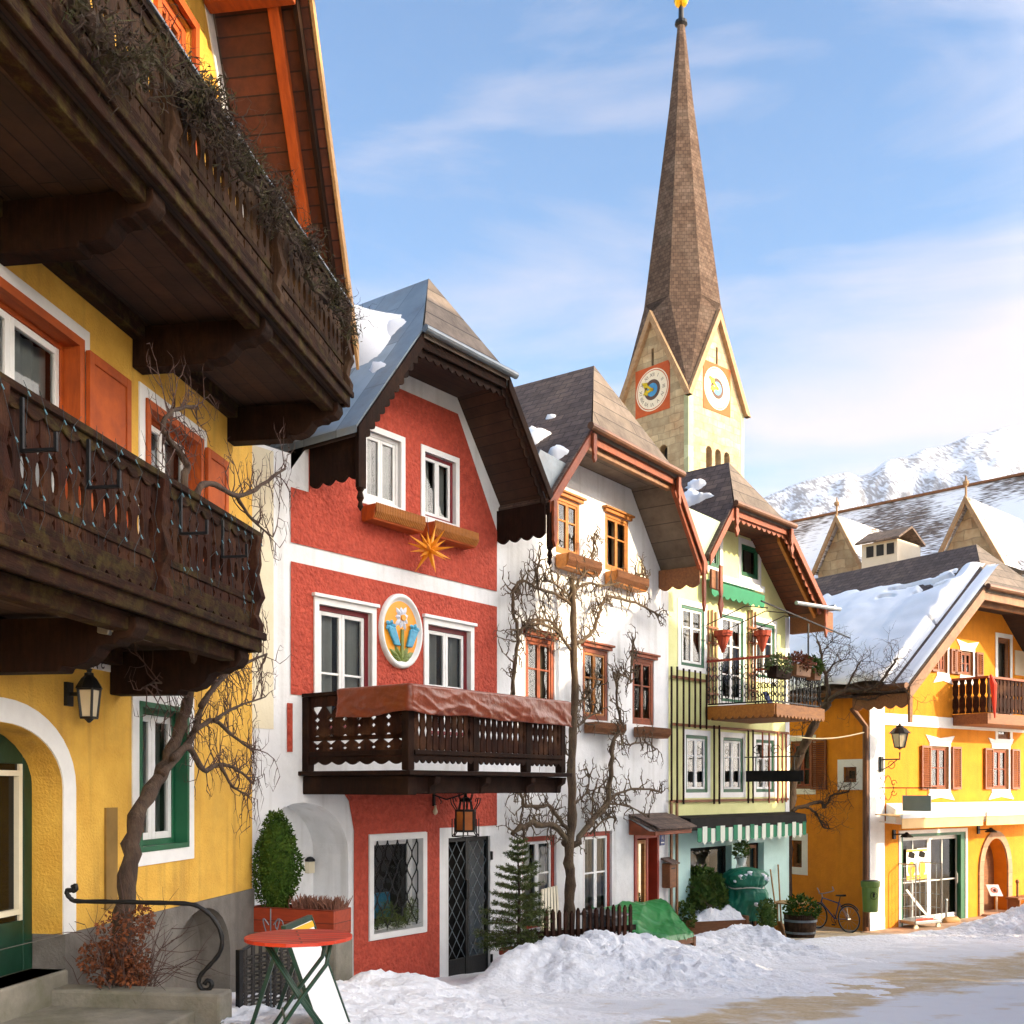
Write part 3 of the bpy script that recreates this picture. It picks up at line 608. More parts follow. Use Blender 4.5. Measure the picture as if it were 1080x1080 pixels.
# dead plants hanging on the upper railing
seg = [((80, 0), (110, 62)), ((112, 58), (152, 92)), ((152, 50), (205, 120)), ((200, 100), (240, 180)), ((240, 165), (285, 225)), ((285, 215), (325, 290)), ((322, 290), (362, 345))]
lbl = ['thick dark woody stem of dead creeper on the upper balcony, topmost in view', 'dark sagging stretch of dead creeper against the carved boards of the upper balcony', 'big grey tangle of dead plant on the upper balcony rail', 'dead grey plant with mossy patches on the middle of the upper rail', 'dead plant with yellow green moss tufts on the upper rail, above the middle corbel', 'bushy grey dead plant near the far end of the upper rail', 'small sparse dead plant hanging at the far end of the upper balcony']
for i, (a, b) in enumerate(seg):
    rd = random.Random(40+i); pa, pb = YF.p(*a, 1.44), YF.p(*b, 1.44)
    o = root('dried_plant', YF, lbl[i], 'dead plant', 'dead plants along the upper balcony', shift=(pa.x, pa.y, pa.z-1.2))
    m = MB(YF); n = 5 if i < 2 else 12
    base = limb(m, [pa, pa.lerp(pb, .35)+Vector((0, -.05, -.06)), pa.lerp(pb, .7)+Vector((0, -.03, .03)), pb], .05 if i < 2 else .03, .02, 6, rd, .5)
    for j in range(n*3):
        p = base[rd.randrange(len(base))]+rv(rd)*.05; spray(m, p, rv(rd)+Vector((0, -.6, .25)), rd.uniform(.15, .32), .007, 2, rd, None, .5, 4, .0, 3)
    m.build('stems', M['deadplant'], o)
    m = MB(YF)
    cl = [base[rd.randrange(len(base))]+Vector((0, -.05, rd.uniform(-.12, .16))) for _ in range(n//4+1)]
    for j in range(150*n//2):
        p = cl[rd.randrange(len(cl))]+Vector((rd.gauss(0, .085), rd.gauss(-.03, .06), rd.gauss(.0, .075))); m.leaf(p, rv(rd)+Vector((0, 0, -.2)), rd.uniform(.04, .1), rd.uniform(.008, .018))
    m.build('dry_leaves', M['deadplant'], o)

# espalier tree on the yellow house
def px_limb(m, fr, pts, n, r0, r1, rd, seg=8, jit=.0):
    out = []
    for i, q in enumerate(pts): out.append(fr.p(q[0], q[1], q[2] if len(q) > 2 else n))
    return limb(m, out, r0, r1, seg, rd, jit)
rd = random.Random(3)
q = YF.p(124, 1060, .45)
yt = root('espalier_tree', YF, 'bare gnarled espalier tree trained up the yellow wall beside the green window', 'tree', 'bare espalier trees on house walls', shift=(q.x, -.45, G(-3.6, 9.6)-1.2))
m = MB(YF)
tr = px_limb(m, YF, [(122, 1075), (127, 1010), (133, 950), (138, 900), (145, 862), (164, 825), (180, 795), (190, 765), (198, 735), (206, 705)], .45, .088, .045, rd, 10, .2)
m.build('trunk', M['bark'], yt, smooth=True)
m = MB(YF); L = []
for pts, n, r in (([(170, 815), (190, 795), (205, 770), (213, 745), (226, 722), (242, 705)], .5, .042), ([(182, 800), (200, 788), (214, 812), (232, 806), (250, 812), (268, 826)], .55, .036), ([(205, 770), (226, 760), (246, 776), (268, 792)], .6, .03),
                  ([(212, 745), (232, 718), (254, 702), (282, 690)], .7, .03), ([(206, 705), (200, 650), (196, 560), (195, 507), (197, 489), (180, 466), (172, 452), (182, 433), (206, 428)], .8, .045), ([(200, 650), (204, 560), (209, 516), (226, 511), (250, 524), (276, 512), (300, 494)], .95, .04), ([(250, 524), (266, 548), (288, 566)], .95, .02),
                  ([(226, 760), (250, 745), (280, 735)], .7, .02), ([(232, 806), (246, 830), (262, 838)], .6, .02), ([(196, 735), (170, 720), (150, 725)], .5, .014)):
    L.append(px_limb(m, YF, pts, n, r, r*.35, rd, 7, .25))
m.build('limbs', M['bark'], yt, smooth=True)
m = MB(YF)
for k, pl_ in enumerate(L):
    a = len(pl_)//3 if k not in (4, 5) else len(pl_)*3//5
    for p in pl_[a:]:
        for _ in range(2): spray(m, p, rv(rd)*Vector((1, .5, .9)) + Vector((.55, 0, .25)), rd.uniform(.2, .5), .0085, 2, rd, Vector((0, 1, 0)), .22, 5, .1, 3)
m.build('twigs', M['twig'], yt)
# rust coloured bush at its foot
q = YF.p(132, 1005, .5); rb = root('rust_bush', YF, 'low shrub with rust brown leaves at the foot of the yellow wall', 'bush', shift=(q.x, -.5, G(-3.5, 9.8)-1.2)); rd = random.Random(8)
m = MB(YF)
for j in range(46): spray(m, q+Vector((rd.gauss(0, .1), rd.gauss(0, .1), -.5)), Vector((rd.uniform(-.5, .9), rd.uniform(-.5, .5), 1)), rd.uniform(.5, .95), .007, 1, rd, None, .25, 4, .05, 3)
m.build('stems', M['twig'], rb)
m = MB(YF); [leaf_blob(m, (q.x+rd.gauss(.0, .14), -.5+rd.gauss(0, .1), q.z-.05+rd.uniform(-.36, .34)), (.13, .12, .12), 150, .04, .024, rd) for _ in range(19)]; m.build('foliage', M['rustleaf'], rb)
# landing, cheek wall, handrail
m = MB(YF); m.box(-7.5, -4.36, .0, 1.3, .8, 1.97); lw = m.build('entrance_landing', M['concrete'], bevel=.02); tag(lw, 'grey concrete landing in front of the green arched door', 'landing')
m = MB(YF); m.box(-4.35, -4.1, .035, 1.5, .8, 2.1); cw = m.build('cheek_wall', M['concrete'], bevel=.025); tag(cw, 'low mossy concrete wall beside the entrance landing of the yellow house', 'wall')
wu = up_(4, 1066, 1.0)[0]; m = MB(YF); m.box(wu-.35, wu+.13, .95, 1.13, 1.974, 2.09); ww = m.build('wooden_block', M['palewood'], bevel=.015); tag(ww, 'short orange pine beam lying on the landing at the left edge', 'wooden beam')
m = MB(); hp = [(76, 936), (80, 934), (79.5, 939), (75, 939), (71, 939), (71, 943), (75, 948), (82, 950.5), (120, 951), (160, 952), (195, 953), (211, 957), (226, 970), (234, 988), (232, 1004), (222, 1017), (212, 1028), (209.5, 1037), (214, 1044), (221, 1043), (223.5, 1037), (219, 1034), (215.5, 1038)]
Q = [at(x, y, 8.65) for x, y in hp]; limb(m, Q, .019, .019, 8, rnd, 0)
hr_ = m.build('handrail', M['iron'], smooth=True); tag(hr_, 'black wrought iron handrail with curled ends over the concrete wall', 'handrail')

# ================================================================ RED HOUSE
RF = Fr(531, 18.1, 1385, zb=.6)
rh = root('red_house', RF, 'red roughcast house with white painted bands and a half hipped roof', 'house')
RU0, RU1 = -5.6, 0.
ap = (-2.2, 11.42, .25); zh = 10.12; eL, eR = (-4.47, 8.45), (.06, 8.42)
gp = gable(RU0+.9, RU1, .4, *eL, *eR, ap, zh, .16)
rw_up1 = RF.rect(386, 453, 420, 540); rw_up2 = RF.rect(447, 476, 486, 556)
wtop = (rw_up1[3]+rw_up2[3])/2; wbot = (rw_up1[2]+rw_up2[2])/2+.03
a1 = (rw_up1[0]-.02, rw_up1[0]+.72, wbot, wtop); a2 = (rw_up2[0], rw_up2[0]+.74, wbot, wtop)
m1 = RF.rect(335, 637, 391, 720); m2 = RF.rect(450, 658, 495, 735); mt = (m1[3]+m2[3])/2
b1 = (m1[0], m1[1], 4.55, mt); b2 = (m2[0], m2[1], 4.55, mt)
g1 = RF.rect(393, 887, 445, 977); gate = RF.rect(473, 884, 517, 1020)
gate = (gate[0], gate[1], .62, gate[3]); arch_r = RF.uz(370, 900)[0]; arch = (arch_r-1.75, arch_r-.05, .4, RF.uz(337, 846)[1])
holes = [a1+(0, .12), a2+(0, .12), b1+(0, .14), b2+(0, .14), g1+(0, .3), gate+(0, .16), arch+(.75, .72)]
m = MB(RF); wall(m, [(RU0, .4), (RU1, .4)]+gp[2:]+[(gp[5][0], 8.2), (RU0, 8.2)], holes, 0); m.build('wall', M['white'], rh)
m = MB(RF); m.box(RF.uz(262, 600)[0], RF.uz(288, 600)[0], .0, .01, 4.5, 8.15); m.build('painted_strip', M['cream'], rh)
shell(rh, RF, RU0, RU1, 8, .4, 8.2, M['white'])
# alcove behind the arch
m = MB(RF); u0, u1 = arch[0]-.3, arch[1]+.004
m.poly([P(u0, -.72, .4), P(u1, -.72, .4), P(u1, -.72, arch[3]+.1), P(u0, -.72, arch[3]+.1)]); m.build('alcove_wall', M['white'], rh)
# red panels, 12 mm proud
zb0 = RF.uz(415, 616)[1]; zb1 = RF.uz(415, 598)[1]; ul = RF.uz(306, 600)[0]; ur = RF.uz(523.5, 640)[0]
top = inset(gp, [0, 0, .2, .2, .24, 0]); pg = [(ul, zb1), (ur, zb1), (ur, 8.05), (top[3][0], top[3][1]), (top[4][0], top[4][1])]
zz = gable(ul, ur, zb1, *eL, *eR, ap, zh, .42); pg = [(ul, zb1), (ur, zb1), (ur, 8.02), zz[3], zz[4], (ul+.32, 8.45), (ul+.32, 7.75), (ul, 7.75)]
pads = lambda h, d: (h[0]-d, h[1]+d, h[2]-d, h[3]+d)
m = MB(RF)
wall(m, pg, [(h[0]-.09, h[1]+.09, h[2]-.09, h[3]+.09) for h in (a1, a2)], .014, .014)
pb = RF.uz(330, 722)[1]
m.build('red_panel', M['red'], rh); m = MB(RF)
wall(m, [(ul, 4.98), (ur, 4.98), (ur, zb0), (ul, zb0)], [(b1[0]-.09, b1[1]+.09, 4.98, b1[3]+.09), (b2[0]-.09, b2[1]+.09, 4.98, b2[3]+.09)], .014, .014)
s0, s1 = RF.uz(302, 760)[0], RF.uz(308, 760)[0]
m.build('red_panel', M['red'], rh); m = MB(RF)
wall(m, [(s0, RF.uz(305, 793)[1]), (s1, RF.uz(305, 793)[1]), (s1, 4.86), (s0, 4.86)], (), .014)
gu0 = RF.uz(372.5, 900)[0]; gtop = 3.82; gs = RF.uz(463, 950)[0]; ghead = RF.uz(490, 872)[1]
pts = [(gu0-.0, .4), (gs, .4), (gs, gtop), (gu0-.42, gtop)]
m.build('red_panel', M['red'], rh); m = MB(RF)
wall(m, [(gu0, .4), (gs, .4), (gs, gtop), (gu0-.35, gtop), (gu0-.1, gtop-.28), (gu0, gtop-.7)], [(g1[0]-.1, g1[1]+.1, g1[2]-.1, g1[3]+.1)], .014, .014)
wall(m, [(gs, ghead), (ur, ghead), (ur, gtop), (gs, gtop)], (), .014)
m.build('red_panel', M['red'], rh)
for wn in (a1, a2):
    w = window(rh, RF, *wn, M['whitepaint'] if wn is a1 else M['maroon'], M['whitepaint'], n=-.04, cols=2, bars=(), fw=.05, sw=.045, surround=M['whitepaint'], swf=.088, sd=.03, curtain='curtain', cur=(0, .8))
    flower_box(rh, RF, wn[0]-.1, wn[1]+.22, wn[2]-.36, M['orangewood'], M['ochrewood'], .22, .3)
for wn in (b1, b2):
    w = window(rh, RF, *wn, M['maroon'], M['whitepaint'], n=-.05, cols=2, bars=(.45,), fw=.07, sw=.055, surround=M['whitepaint'], swf=.088, sd=.035, curtain='curtain', cur=(0, .84))
    m = MB(RF); m.box(wn[0]-.12, wn[1]+.12, .0, .08, wn[3]+.09, wn[3]+.14); m.build('cornice', M['whitepaint'], w, bevel=.008)
# ground window with lattice
w = window(rh, RF, *g1, M['whitepaint'], M['whitepaint'], n=-.2, cols=1, bars=(), fw=.05, sw=.03, surround=M['whitepaint'], swf=.09, sd=.03, curtain=None, sill=(M['whitepaint'], -.02))
m = MB(RF); W_ = g1[1]-g1[0]; H_ = g1[3]-g1[2]; nx, nz = 5, 6; cw, ch = W_/nx, H_/nz
for i in range(-1, nx+1):
    for s in (0, 1):
        pts = []
        for j in range(nz*6+1):
            t = j/6; u = g1[0]+cw*(i+.5+ (0 if s else .5))+ (1 if s else -1)*cw*.25*math.cos(math.pi*t)+ (.0)
            if g1[0]+.01 < u < g1[1]-.01: pts.append(P(u, -.06, g1[2]+.04+(H_-.05)*t/nz))
        if len(pts) > 1: m.tube(pts, .011, 5)
m.build('lattice', M['iron'], w)
m = MB(RF); m.box(g1[0]+.05, g1[0]+.62, -.3, -.24, g1[2]+.18, g1[2]+.55); m.build('blue_panel', M['blue'], w)
fb = root('fir_sprigs', RF, 'green fir sprigs laid on the sill of the latticed window', 'fir sprigs', shift=(g1[0]+.4, .1, g1[2]-.6)); rd = random.Random(4)
m = MB(RF)
for j in range(900):
    t = rd.random(); cu = g1[0]+.1+(W_-.15)*t; hh = .33*(abs(math.sin(t*5.2)))+.06
    m.leaf((cu, .1+rd.uniform(-.06, .03), g1[2]+.04+rd.random()*hh), rv(rd)+Vector((0, -.4, .4)), .09, .012)
m.build('needles', M['needle'], fb)
# iron gate
m = MB(RF); u0, u1, z0, z1 = gate; um = (u0+u1)/2
for a, b in ((u0, u0+.05), (um-.06, um+.03), (u1-.05, u1)): m.box(a, b, -.1, -.04, z0, z1)
m.box(u0+.05, um-.06, -.095, -.045, z1-.07, z1); m.box(um+.03, u1-.05, -.095, -.045, z1-.07, z1); m.box(u0+.05, um-.06, -.09, -.05, z0, z0+.36); m.box(um+.03, u1-.05, -.09, -.05, z0, z0+.36)
m.box(um-.08, um-.01, -.04, -.0, z0+1.3, z0+1.62)
gt = m.build('gate', M['iron'], rh, bevel=.006)
m = MB(RF)
for a, b in ((u0+.05, um-.06), (um+.03, u1-.05)):
    w2 = b-a; z = z0+.36
    for k in range(-2, 6):
        for d in (1, -1):
            for off in (0,):
                p0 = (a if d > 0 else b, z+k*.31); p1 = (b if d > 0 else a, p0[1]+.62)
                t0 = max(0, (z-p0[1])/(p1[1]-p0[1])); t1 = min(1, (z1-.07-p0[1])/(p1[1]-p0[1]))
                if t1 > t0: m.bar(P(p0[0]+(p1[0]-p0[0])*t0, -.055, p0[1]+(p1[1]-p0[1])*t0), P(p0[0]+(p1[0]-p0[0])*t1, -.055, p0[1]+(p1[1]-p0[1])*t1), .009)
m.build('gate_grille', M['zincplain'], gt)
m = MB(RF); m.box(u1+.004, u1+.04, -.04, .03, z0+.2, z0+.34); m.box(u1+.004, u1+.04, -.04, .03, z1-.4, z1-.26); m.build('hinge', M['iron'], gt)
# roof
hl, hr2 = roofset(rh, RF, *eL, *eR, ap, zh, 1.0, 8, M['zinc'], M['boardroof'], M['soffit'], M['darkwood'])
m = MB(RF)
for (ua, za), (ub, zb_), nn in (((eL[0]+.05, eL[1]+.02), (hl, zh), .93), ((hr2, zh), (eR[0]-.05, eR[1]), .93)):
    a, b = Vector((ua, -nn, za-.2)), Vector((ub, -nn, zb_-.2)); L_ = (b-a).length; e = (b-a)/L_; upv = Vector((-e.z, 0, e.x)); m.prism(a, e, upv, (0, -1, 0), scallop(.16, L_, .0, .055, .07), .025)
m.prism((hl, -.9, 0), (1, 0, 0), (0, 0, 1), (0, -1, 0), scallop(.16, hr2-hl, zh-.22, .055, .08), .025)
m.build('scalloped_trim', M['darkwood'], rh)
for su, s1_ in ((eL[0], eL[0]+.14), (eR[0]-.2, eR[0]-.06)):
    m = MB(RF); zt = 8.36
    m.prism((s1_ if su < -2 else su, 0, 0), (0, -1, 0), (0, 0, 1), (-1, 0, 0), scallop(.22, .98, zt, .07, .5), .05)
    m.prism((su, -.98, 0), (1, 0, 0), (0, 0, 1), (0, -1, 0), [(0, zt-.72), (.14, zt-.72), (.14, zt), (0, zt)], .06)
    m.lathe((su+.07, -1.0, zt-1.02), [(.005, 0), (.04, .06), (.025, .12), (.05, .17), (.03, .25), (.06, .3)], 8)
    m.build('eaves_box', M['darkwood'], rh, bevel=.006)
m = MB(RF); m.tube([P(hl-.05, 1.1, zh-.02), P(hr2+.1, 1.1, zh-.03)], .055, 10); m.tube([P(eL[0]-.1, .7, eL[1]+.2), P(eL[0]-.1, -7, eL[1]+.2)], .08, 10); m.build('gutter', M['zincplain'], rh)
# balcony
BU0, BU1, BN, BZ, BT = -4.5, -1.02, 1.93, 3.95, 5.0
m = MB(RF); m.box(BU0-.08, BU1+.06, .0, BN+.1, BZ-.06, BZ); bal = m.build('balcony', M['darkwood'], rh, bevel=.01)
m = MB(RF); m.box(BU0, BU0+.16, 0.01, BN, 3.64, BZ-.065); m.box(BU0+.16, BU1, BN-.2, BN-.06, 3.66, BZ-.065); m.box(BU1-.14, BU1, 0.01, BN-.2, 3.66, BZ-.065); m.box(BU0+.16, BU1-.14, .05, .2, 3.68, BZ-.065); m.build('beam', M['redwood' if False else 'darkwood'], bal, bevel=.012)
for cu in (BU0+.5, BU0+1.55, BU0+2.6, BU1-.1):
    m = MB(RF); m.sprism([(.02, BZ-.07), (BN+.07, BZ-.07), (BN+.05, BZ-.16), (BN-.02, BZ-.2), (BN-.04, BZ-.3), (.02, BZ-.3)], cu-.055, cu+.055); m.build('corbel', M['darkwood'], bal, bevel=.01)
m = MB(RF); planks(m, (BU0+.1, -(BN-.03)), (BU1-.05, -(BN-.03)), BZ+.15, BT-.05, .125, .028, lambda i: [(0, .86), (.08, .95), (.12, .62), (.16, .95), (.3, .95), (.42, .5), (.5, .92), (.62, .6), (.7, .95), (.86, .7), (.93, .2), (1, .2)], gap=.012)
hs = lambda i: holes_profile([(.16, .03, .35, 'd'), (.28, .07, .75, 'd'), (.33, .05, .4, 'e'), (.5, .05, .3, 'd'), (.62, .05, .42, 'd'), (.76, .075, .8, 't')] if True else [])
planks(m, (BU0+.05, 0), (BU0+.05, -(BN-.1)), BZ+.17, BT-.05, .27, .03, hs, gap=.0)
m.build('railing_boards', M['darkwood_v'], bal)
m = MB(RF); m.box(BU0-.02, BU1+.02, BN-.1, BN+.04, BT-.05, BT); m.box(BU0-.02, BU0+.12, 0.01, BN-.1, BT-.05, BT); m.box(BU1-.12, BU1+.02, .01, BN-.1, BT-.05, BT); m.box(BU0+.1, BU1-.05, BN-.02, BN+.03, BZ+.2, BZ+.26); m.box(BU0+.0, BU0+.04, .02, BN-.1, BZ+.19, BZ+.26)
m.prism((BU0+.1, -(BN-.02), 0), (1, 0, 0), (0, 0, 1), (0, -1, 0), scallop(.12, BU1-BU0-.15, BZ+.19, .05, .05), .028)
m.prism((BU0+.05, -.02, 0), (0, -1, 0), (0, 0, 1), (-1, 0, 0), scallop(.26, BN-.12, BZ+.19, .05, .06), .03)
m.build('handrail', M['darkwood'], bal, bevel=.008)
for pu, pn in ((BU0+.05, .06), (BU0+.05, BN-.05), (BU0+1.35, BN-.05), (BU0+2.55, BN-.05), (BU1-.04, BN-.05)):
    m = MB(RF); m.box(pu-.06, pu+.06, pn-.055, pn+.06, BZ+.003, BT-.052); m.build('post', M['darkwood'], bal, bevel=.01)
# tarpaulin over the railing
def tarp_mesh(m, path, zt, drop, seed, N=150, K=16):
    rd = random.Random(seed); rows = []; L = [0]
    for a, b in zip(path, path[1:]): L.append(L[-1]+(Vector(b)-Vector(a)).length)
    for i in range(N+1):
        d = L[-1]*i/N; k = max(j for j in range(len(path)-1) if L[j] <= d+1e-9); t = (d-L[k])/(L[k+1]-L[k]); p = Vector(path[k]).lerp(Vector(path[k+1]), t)
        e = (Vector(path[k+1])-Vector(path[k])).normalized(); nr = Vector((e.y, -e.x)); col = []
        for j in range(K+1):
            s = j/K; w = .05*s*noise.noise(Vector((d*1.6, s*1.5, seed)))+.075*crease(d*.8, s*.9, seed)*(.15+.85*s)
            dz = drop*(1+.2*noise.noise(Vector((d*1.3, 7, seed)))-.12*math.sin(math.pi*min(1, max(0, (d-L[1]-.3)/1.0)))); col.append(Vector((p.x+nr.x*(.03+w), p.y+nr.y*(.03+w), zt-dz*s)))
        col = [Vector((p.x-nr.x*.16, p.y-nr.y*.16, zt-.1)), Vector((p.x-nr.x*.13, p.y-nr.y*.13, zt+.012)), Vector((p.x-nr.x*.02, p.y-nr.y*.02, zt+.02))]+col; rows.append(col)
    b = len(m.v); c = len(rows[0])
    for r in rows: m.v += r
    for i in range(N):
        for j in range(c-1): m.f.append((b+i*c+j, b+i*c+j+1, b+(i+1)*c+j+1, b+(i+1)*c+j))
m = MB(RF); tarp_mesh(m, [(BU0-.04, -.75), (BU0-.04, -(BN+.06)), (BU1+.04, -(BN+.06))], BT+.01, .36, 2.); tp = m.build('tarpaulin', M['tarp'], smooth=True); tag(tp, 'rust brown tarpaulin draped over the balcony railing of the red house', 'tarpaulin')
sd = tp.modifiers.new('thickness', 'SOLIDIFY'); sd.thickness = .006
# oval relief plaque
c = RF.p(421, 666); hw = (RF.uz(443, 667)[0]-RF.uz(398.5, 667)[0])/2; hh = (RF.uz(421, 627)[1]-RF.uz(421, 706)[1])/2
opq = root('oval_plaque', RF, 'oval ceramic plaque with white edelweiss and blue gentians on the red wall', 'plaque', shift=(c.x, 0, c.z-.6)); K = 40
def ell(a, b, n): return [(c.x+a*math.cos(2*math.pi*i/K), c.z+b*math.sin(2*math.pi*i/K)) for i in range(K)]
m = MB(RF); prof = [(1.0, .014), (.99, .06), (.94, .085), (.88, .075), (.85, .045), (.80, .035)]
b = 0
for s, n in prof: m.v += [Vector((c.x+hw*s*math.cos(2*math.pi*i/K), -n, c.z+hh*s*math.sin(2*math.pi*i/K))) for i in range(K)]
for j in range(len(prof)-1):
    for i in range(K): m.f.append((j*K+i, j*K+(i+1) % K, (j+1)*K+(i+1) % K, (j+1)*K+i))
m.build('plaque_rim', M['whitepaint'], opq, smooth=True)
m = MB(RF); m.fprism([(c.x+hw*.84*math.cos(2*math.pi*i/K), c.z+hh*.84*math.sin(2*math.pi*i/K)) for i in range(K)], .016, .034); m.build('plaque_field', M['relieforange'], opq)
def rel(x, y): return c.x+hw*x, c.z+hh*y
def petal(m, x0, y0, x1, y1, w, n=.035, t=.03):
    a, b = Vector(rel(x0, y0)), Vector(rel(x1, y1)); d = b-a; nn = Vector((-d.y, d.x)).normalized()*w
    q = [a, a+d*.35+nn, a+d*.75+nn*.8, b, a+d*.75-nn*.8, a+d*.35-nn]; cc = a+d*.5
    for i in range(6): m.poly([P(q[i].x, n, q[i].y), P(q[(i+1) % 6].x, n, q[(i+1) % 6].y), P(cc.x, n+t, cc.y)])
m = MB(RF)
for k in range(9): an = k*2*math.pi/9+.3; r = .34 if k % 2 else .27; petal(m, .05, .36, .05+r*1.15*math.cos(an), .36+r*1.15*math.sin(an)*.95, .042)
m.build('edelweiss_flower', M['edel'], opq)
m = MB(RF); x, z = rel(.05, .36); m.fprism([(x+.045*math.cos(i*.63), z+.045*math.sin(i*.63)) for i in range(10)], .036, .08); m.build('flower_centre', M['relieforange'], opq)
for sx in (-1, 1):
    m = MB(RF); bx = .06+.28*sx; tx = .03+.56*sx
    q = [rel(bx-.14, -.4), rel(bx+.14, -.4), rel(tx+.2, .08), rel(tx-.2, .08)]; m.fprism(q, .036, .08)
    for k in range(5): a = k*1.256; petal(m, tx, .1, tx+.27*math.cos(a), .1+.17*math.sin(a), .04, .06)
    m.build('gentian_flower', M['blue'], opq, bevel=.015)
m = MB(RF); m.fprism([rel(-.02, .05), rel(.1, .05), rel(.08, -.7), rel(-.03, -.7)], .036, .06)
for x1, y1 in ((-.55, -.5), (.6, -.52), (-.3, -.38), (.35, -.38), (-.42, -.66), (.45, -.66), (.0, -.45)): petal(m, .04, -.8, x1, y1, .05)
m.build('relief_leaves', M['leafgreen'], opq)
# star, lantern, bracket lamp, bell
q = RF.p(453, 580, .32); stx = root('star_ornament', RF, 'orange many pointed paper star hanging under the upper windows of the red house', 'star ornament', shift=(q.x, q.y, q.z-.6))
m = MB(); m.M = IM[stx].inverted(); rd = random.Random(2); dirs = []
for i in range(22):
    y = 1-2*(i+.5)/22; r_ = math.sqrt(1-y*y); ph = i*2.39996; dirs.append(Vector((r_*math.cos(ph), y, r_*math.sin(ph))))
for i, d in enumerate(dirs):
    L_ = .42 if i % 2 else .31; x = d.orthogonal().normalized()*.045; y = d.cross(x.normalized())*.045; b = d*.03; qd = [b+x, b+y, b-x, b-y]
    for j in range(4): m.poly([qd[j], qd[(j+1) % 4], d*L_])
m.build('star_points', M['star'], stx)
m = MB(); m.M = IM[stx].inverted(); m.tube([(0, 0, .1), (.0, .05, .5)], .004, 4); m.build('cord', M['iron'], stx)
q = RF.p(491, 862, .95); hlt = root('hanging_lantern', RF, 'ornate black iron lantern with amber glass hanging under the red house balcony', 'lantern', shift=(q.x, q.y, q.z-.6)); MI = IM[hlt].inverted()
m = MB(); m.M = MI; ring = lambda r, z: [Vector((r*math.cos(R(30+60*i)), r*math.sin(R(30+60*i)), z)) for i in range(6)]
A_, B_, C_ = ring(.15, -.2), ring(.15, .1), ring(.085, .24)
for i in range(6):
    j = (i+1) % 6; m.bar(A_[i], B_[i], .02); m.bar(A_[i], A_[j], .03); m.bar(B_[i], B_[j], .03); m.bar(B_[i]*.75+Vector((0, 0, .04)), C_[i], .016); m.bar(C_[i], C_[j], .02); m.bar(A_[i]*1.4, A_[j]*1.4, .012); m.bar(A_[i]*1.4, A_[i]*1.4+Vector((0, 0, .26)), .011); m.bar(A_[i], A_[i]*1.4, .012)
    o_ = B_[i]*1.5; m.tube([B_[i], o_+Vector((0, 0, .06)), o_*1.05+Vector((0, 0, .12)), o_*.9+Vector((0, 0, .15)), o_*.8+Vector((0, 0, .11))], .008, 4)
    o_ = C_[i]*2.2; m.tube([C_[i], o_+Vector((0, 0, .03)), o_*1.02+Vector((0, 0, .09)), o_*.8+Vector((0, 0, .1))], .007, 4)
    m.tube([A_[i], A_[i]*.6+Vector((0, 0, -.09)), Vector((0, 0, -.16))], .008, 4)
m.lathe((0, 0, .23), [(.1, 0), (.07, .05), (.03, .07), (.02, .14)], 8); m.tube([(0, 0, .34), (0, 0, .42)], .01, 4)
f_ = m.build('lantern_frame', M['iron'], hlt)
m = MB(); m.M = MI; A2, B2 = ring(.142, -.19), ring(.142, .09)
for i in range(6): m.poly([A2[i], A2[(i+1) % 6], B2[(i+1) % 6], B2[i]])
m.build('pane', M['amber'], f_)
q = RF.p(457, 842, .02); bl = root('bracket_lamp', RF, 'small bare bulb on a scrolled iron bracket beside the hanging lantern', 'lamp', shift=(q.x, 0, q.z-.6)); MI = IM[bl].inverted()
m = MB(); m.M = MI; m.box(-.02, .02, .015, .05, -.12, .12); m.tube([(0, -.04, .05), (.1, -.2, -.02), (.25, -.4, .06), (.3, -.5, .12)], .012, 5); m.tube([(.06, -.08, .02), (.1, -.1, -.05), (.06, -.12, -.08)], .008, 4); m.build('bracket', M['iron'], bl)
m = MB(); m.M = MI; m.lathe((0, -.06, -.26), [(.005, 0), (.035, .03), (.04, .06), (.02, .11), (.018, .15)], 10); m.build('bulb', M['milk'], bl, smooth=True)
q = RF.p(326, 912, -.69); bb = root('bell_box', RF, 'small cream bell box with a dark hood inside the white arched alcove', 'bell box', shift=(q.x, q.y, q.z-.6)); MI = IM[bb].inverted()
m = MB(); m.M = MI; m.box(-.06, .06, -.03, .06, -.12, .05); m.build('box_body', M['cream'], bb, bevel=.01)
m = MB(); m.M = MI; m.lathe((0, -.02, .05), [(.075, 0), (.07, .03), (.04, .06), (.005, .07)], 10); m.build('hood', M['iron'], bb)
# ================================================================ WHITE HOUSE
WF = Fr(531, 18.1, 1350, zb=.4)
wh = root('white_house', WF, 'white plastered house with ochre framed attic windows and a half hipped shingle roof', 'house')
WU0, WU1 = .0, WF.uz(705, 700)[0]
ap = (2.77, 11.72, .1); zh = 9.92; eL, eR = (-.14, 8.42), (5.75, 8.38)
gp = gable(WU0, WU1, .1, *eL, (5.75, 8.38)[0], 8.38, ap, zh, .16)
def wr(*a): return WF.rect(*a)
u1a, u1b = wr(586, 522, 611, 590), wr(638, 540, 662.5, 608)
mids = [wr(554, 670, 585, 745), wr(614.5, 681, 641.5, 761), wr(667, 692, 689.7, 765)]
mz1 = sum(h[3] for h in mids)/3; mz0 = (mids[1][2]+mids[2][2])/2; mids = [(h[0], h[1], mz0, mz1) for h in mids]
gr = [wr(551, 883, 587, 950), wr(615.5, 878, 645.5, 965)]; gr = [(gr[0][0], gr[0][1], 1.25, gr[0][3]), (gr[1][0], gr[1][1], .95, gr[1][3])]
dw = wr(668.5, 880, 694, 965); wdoor = (dw[0], dw[1], .45, dw[3])
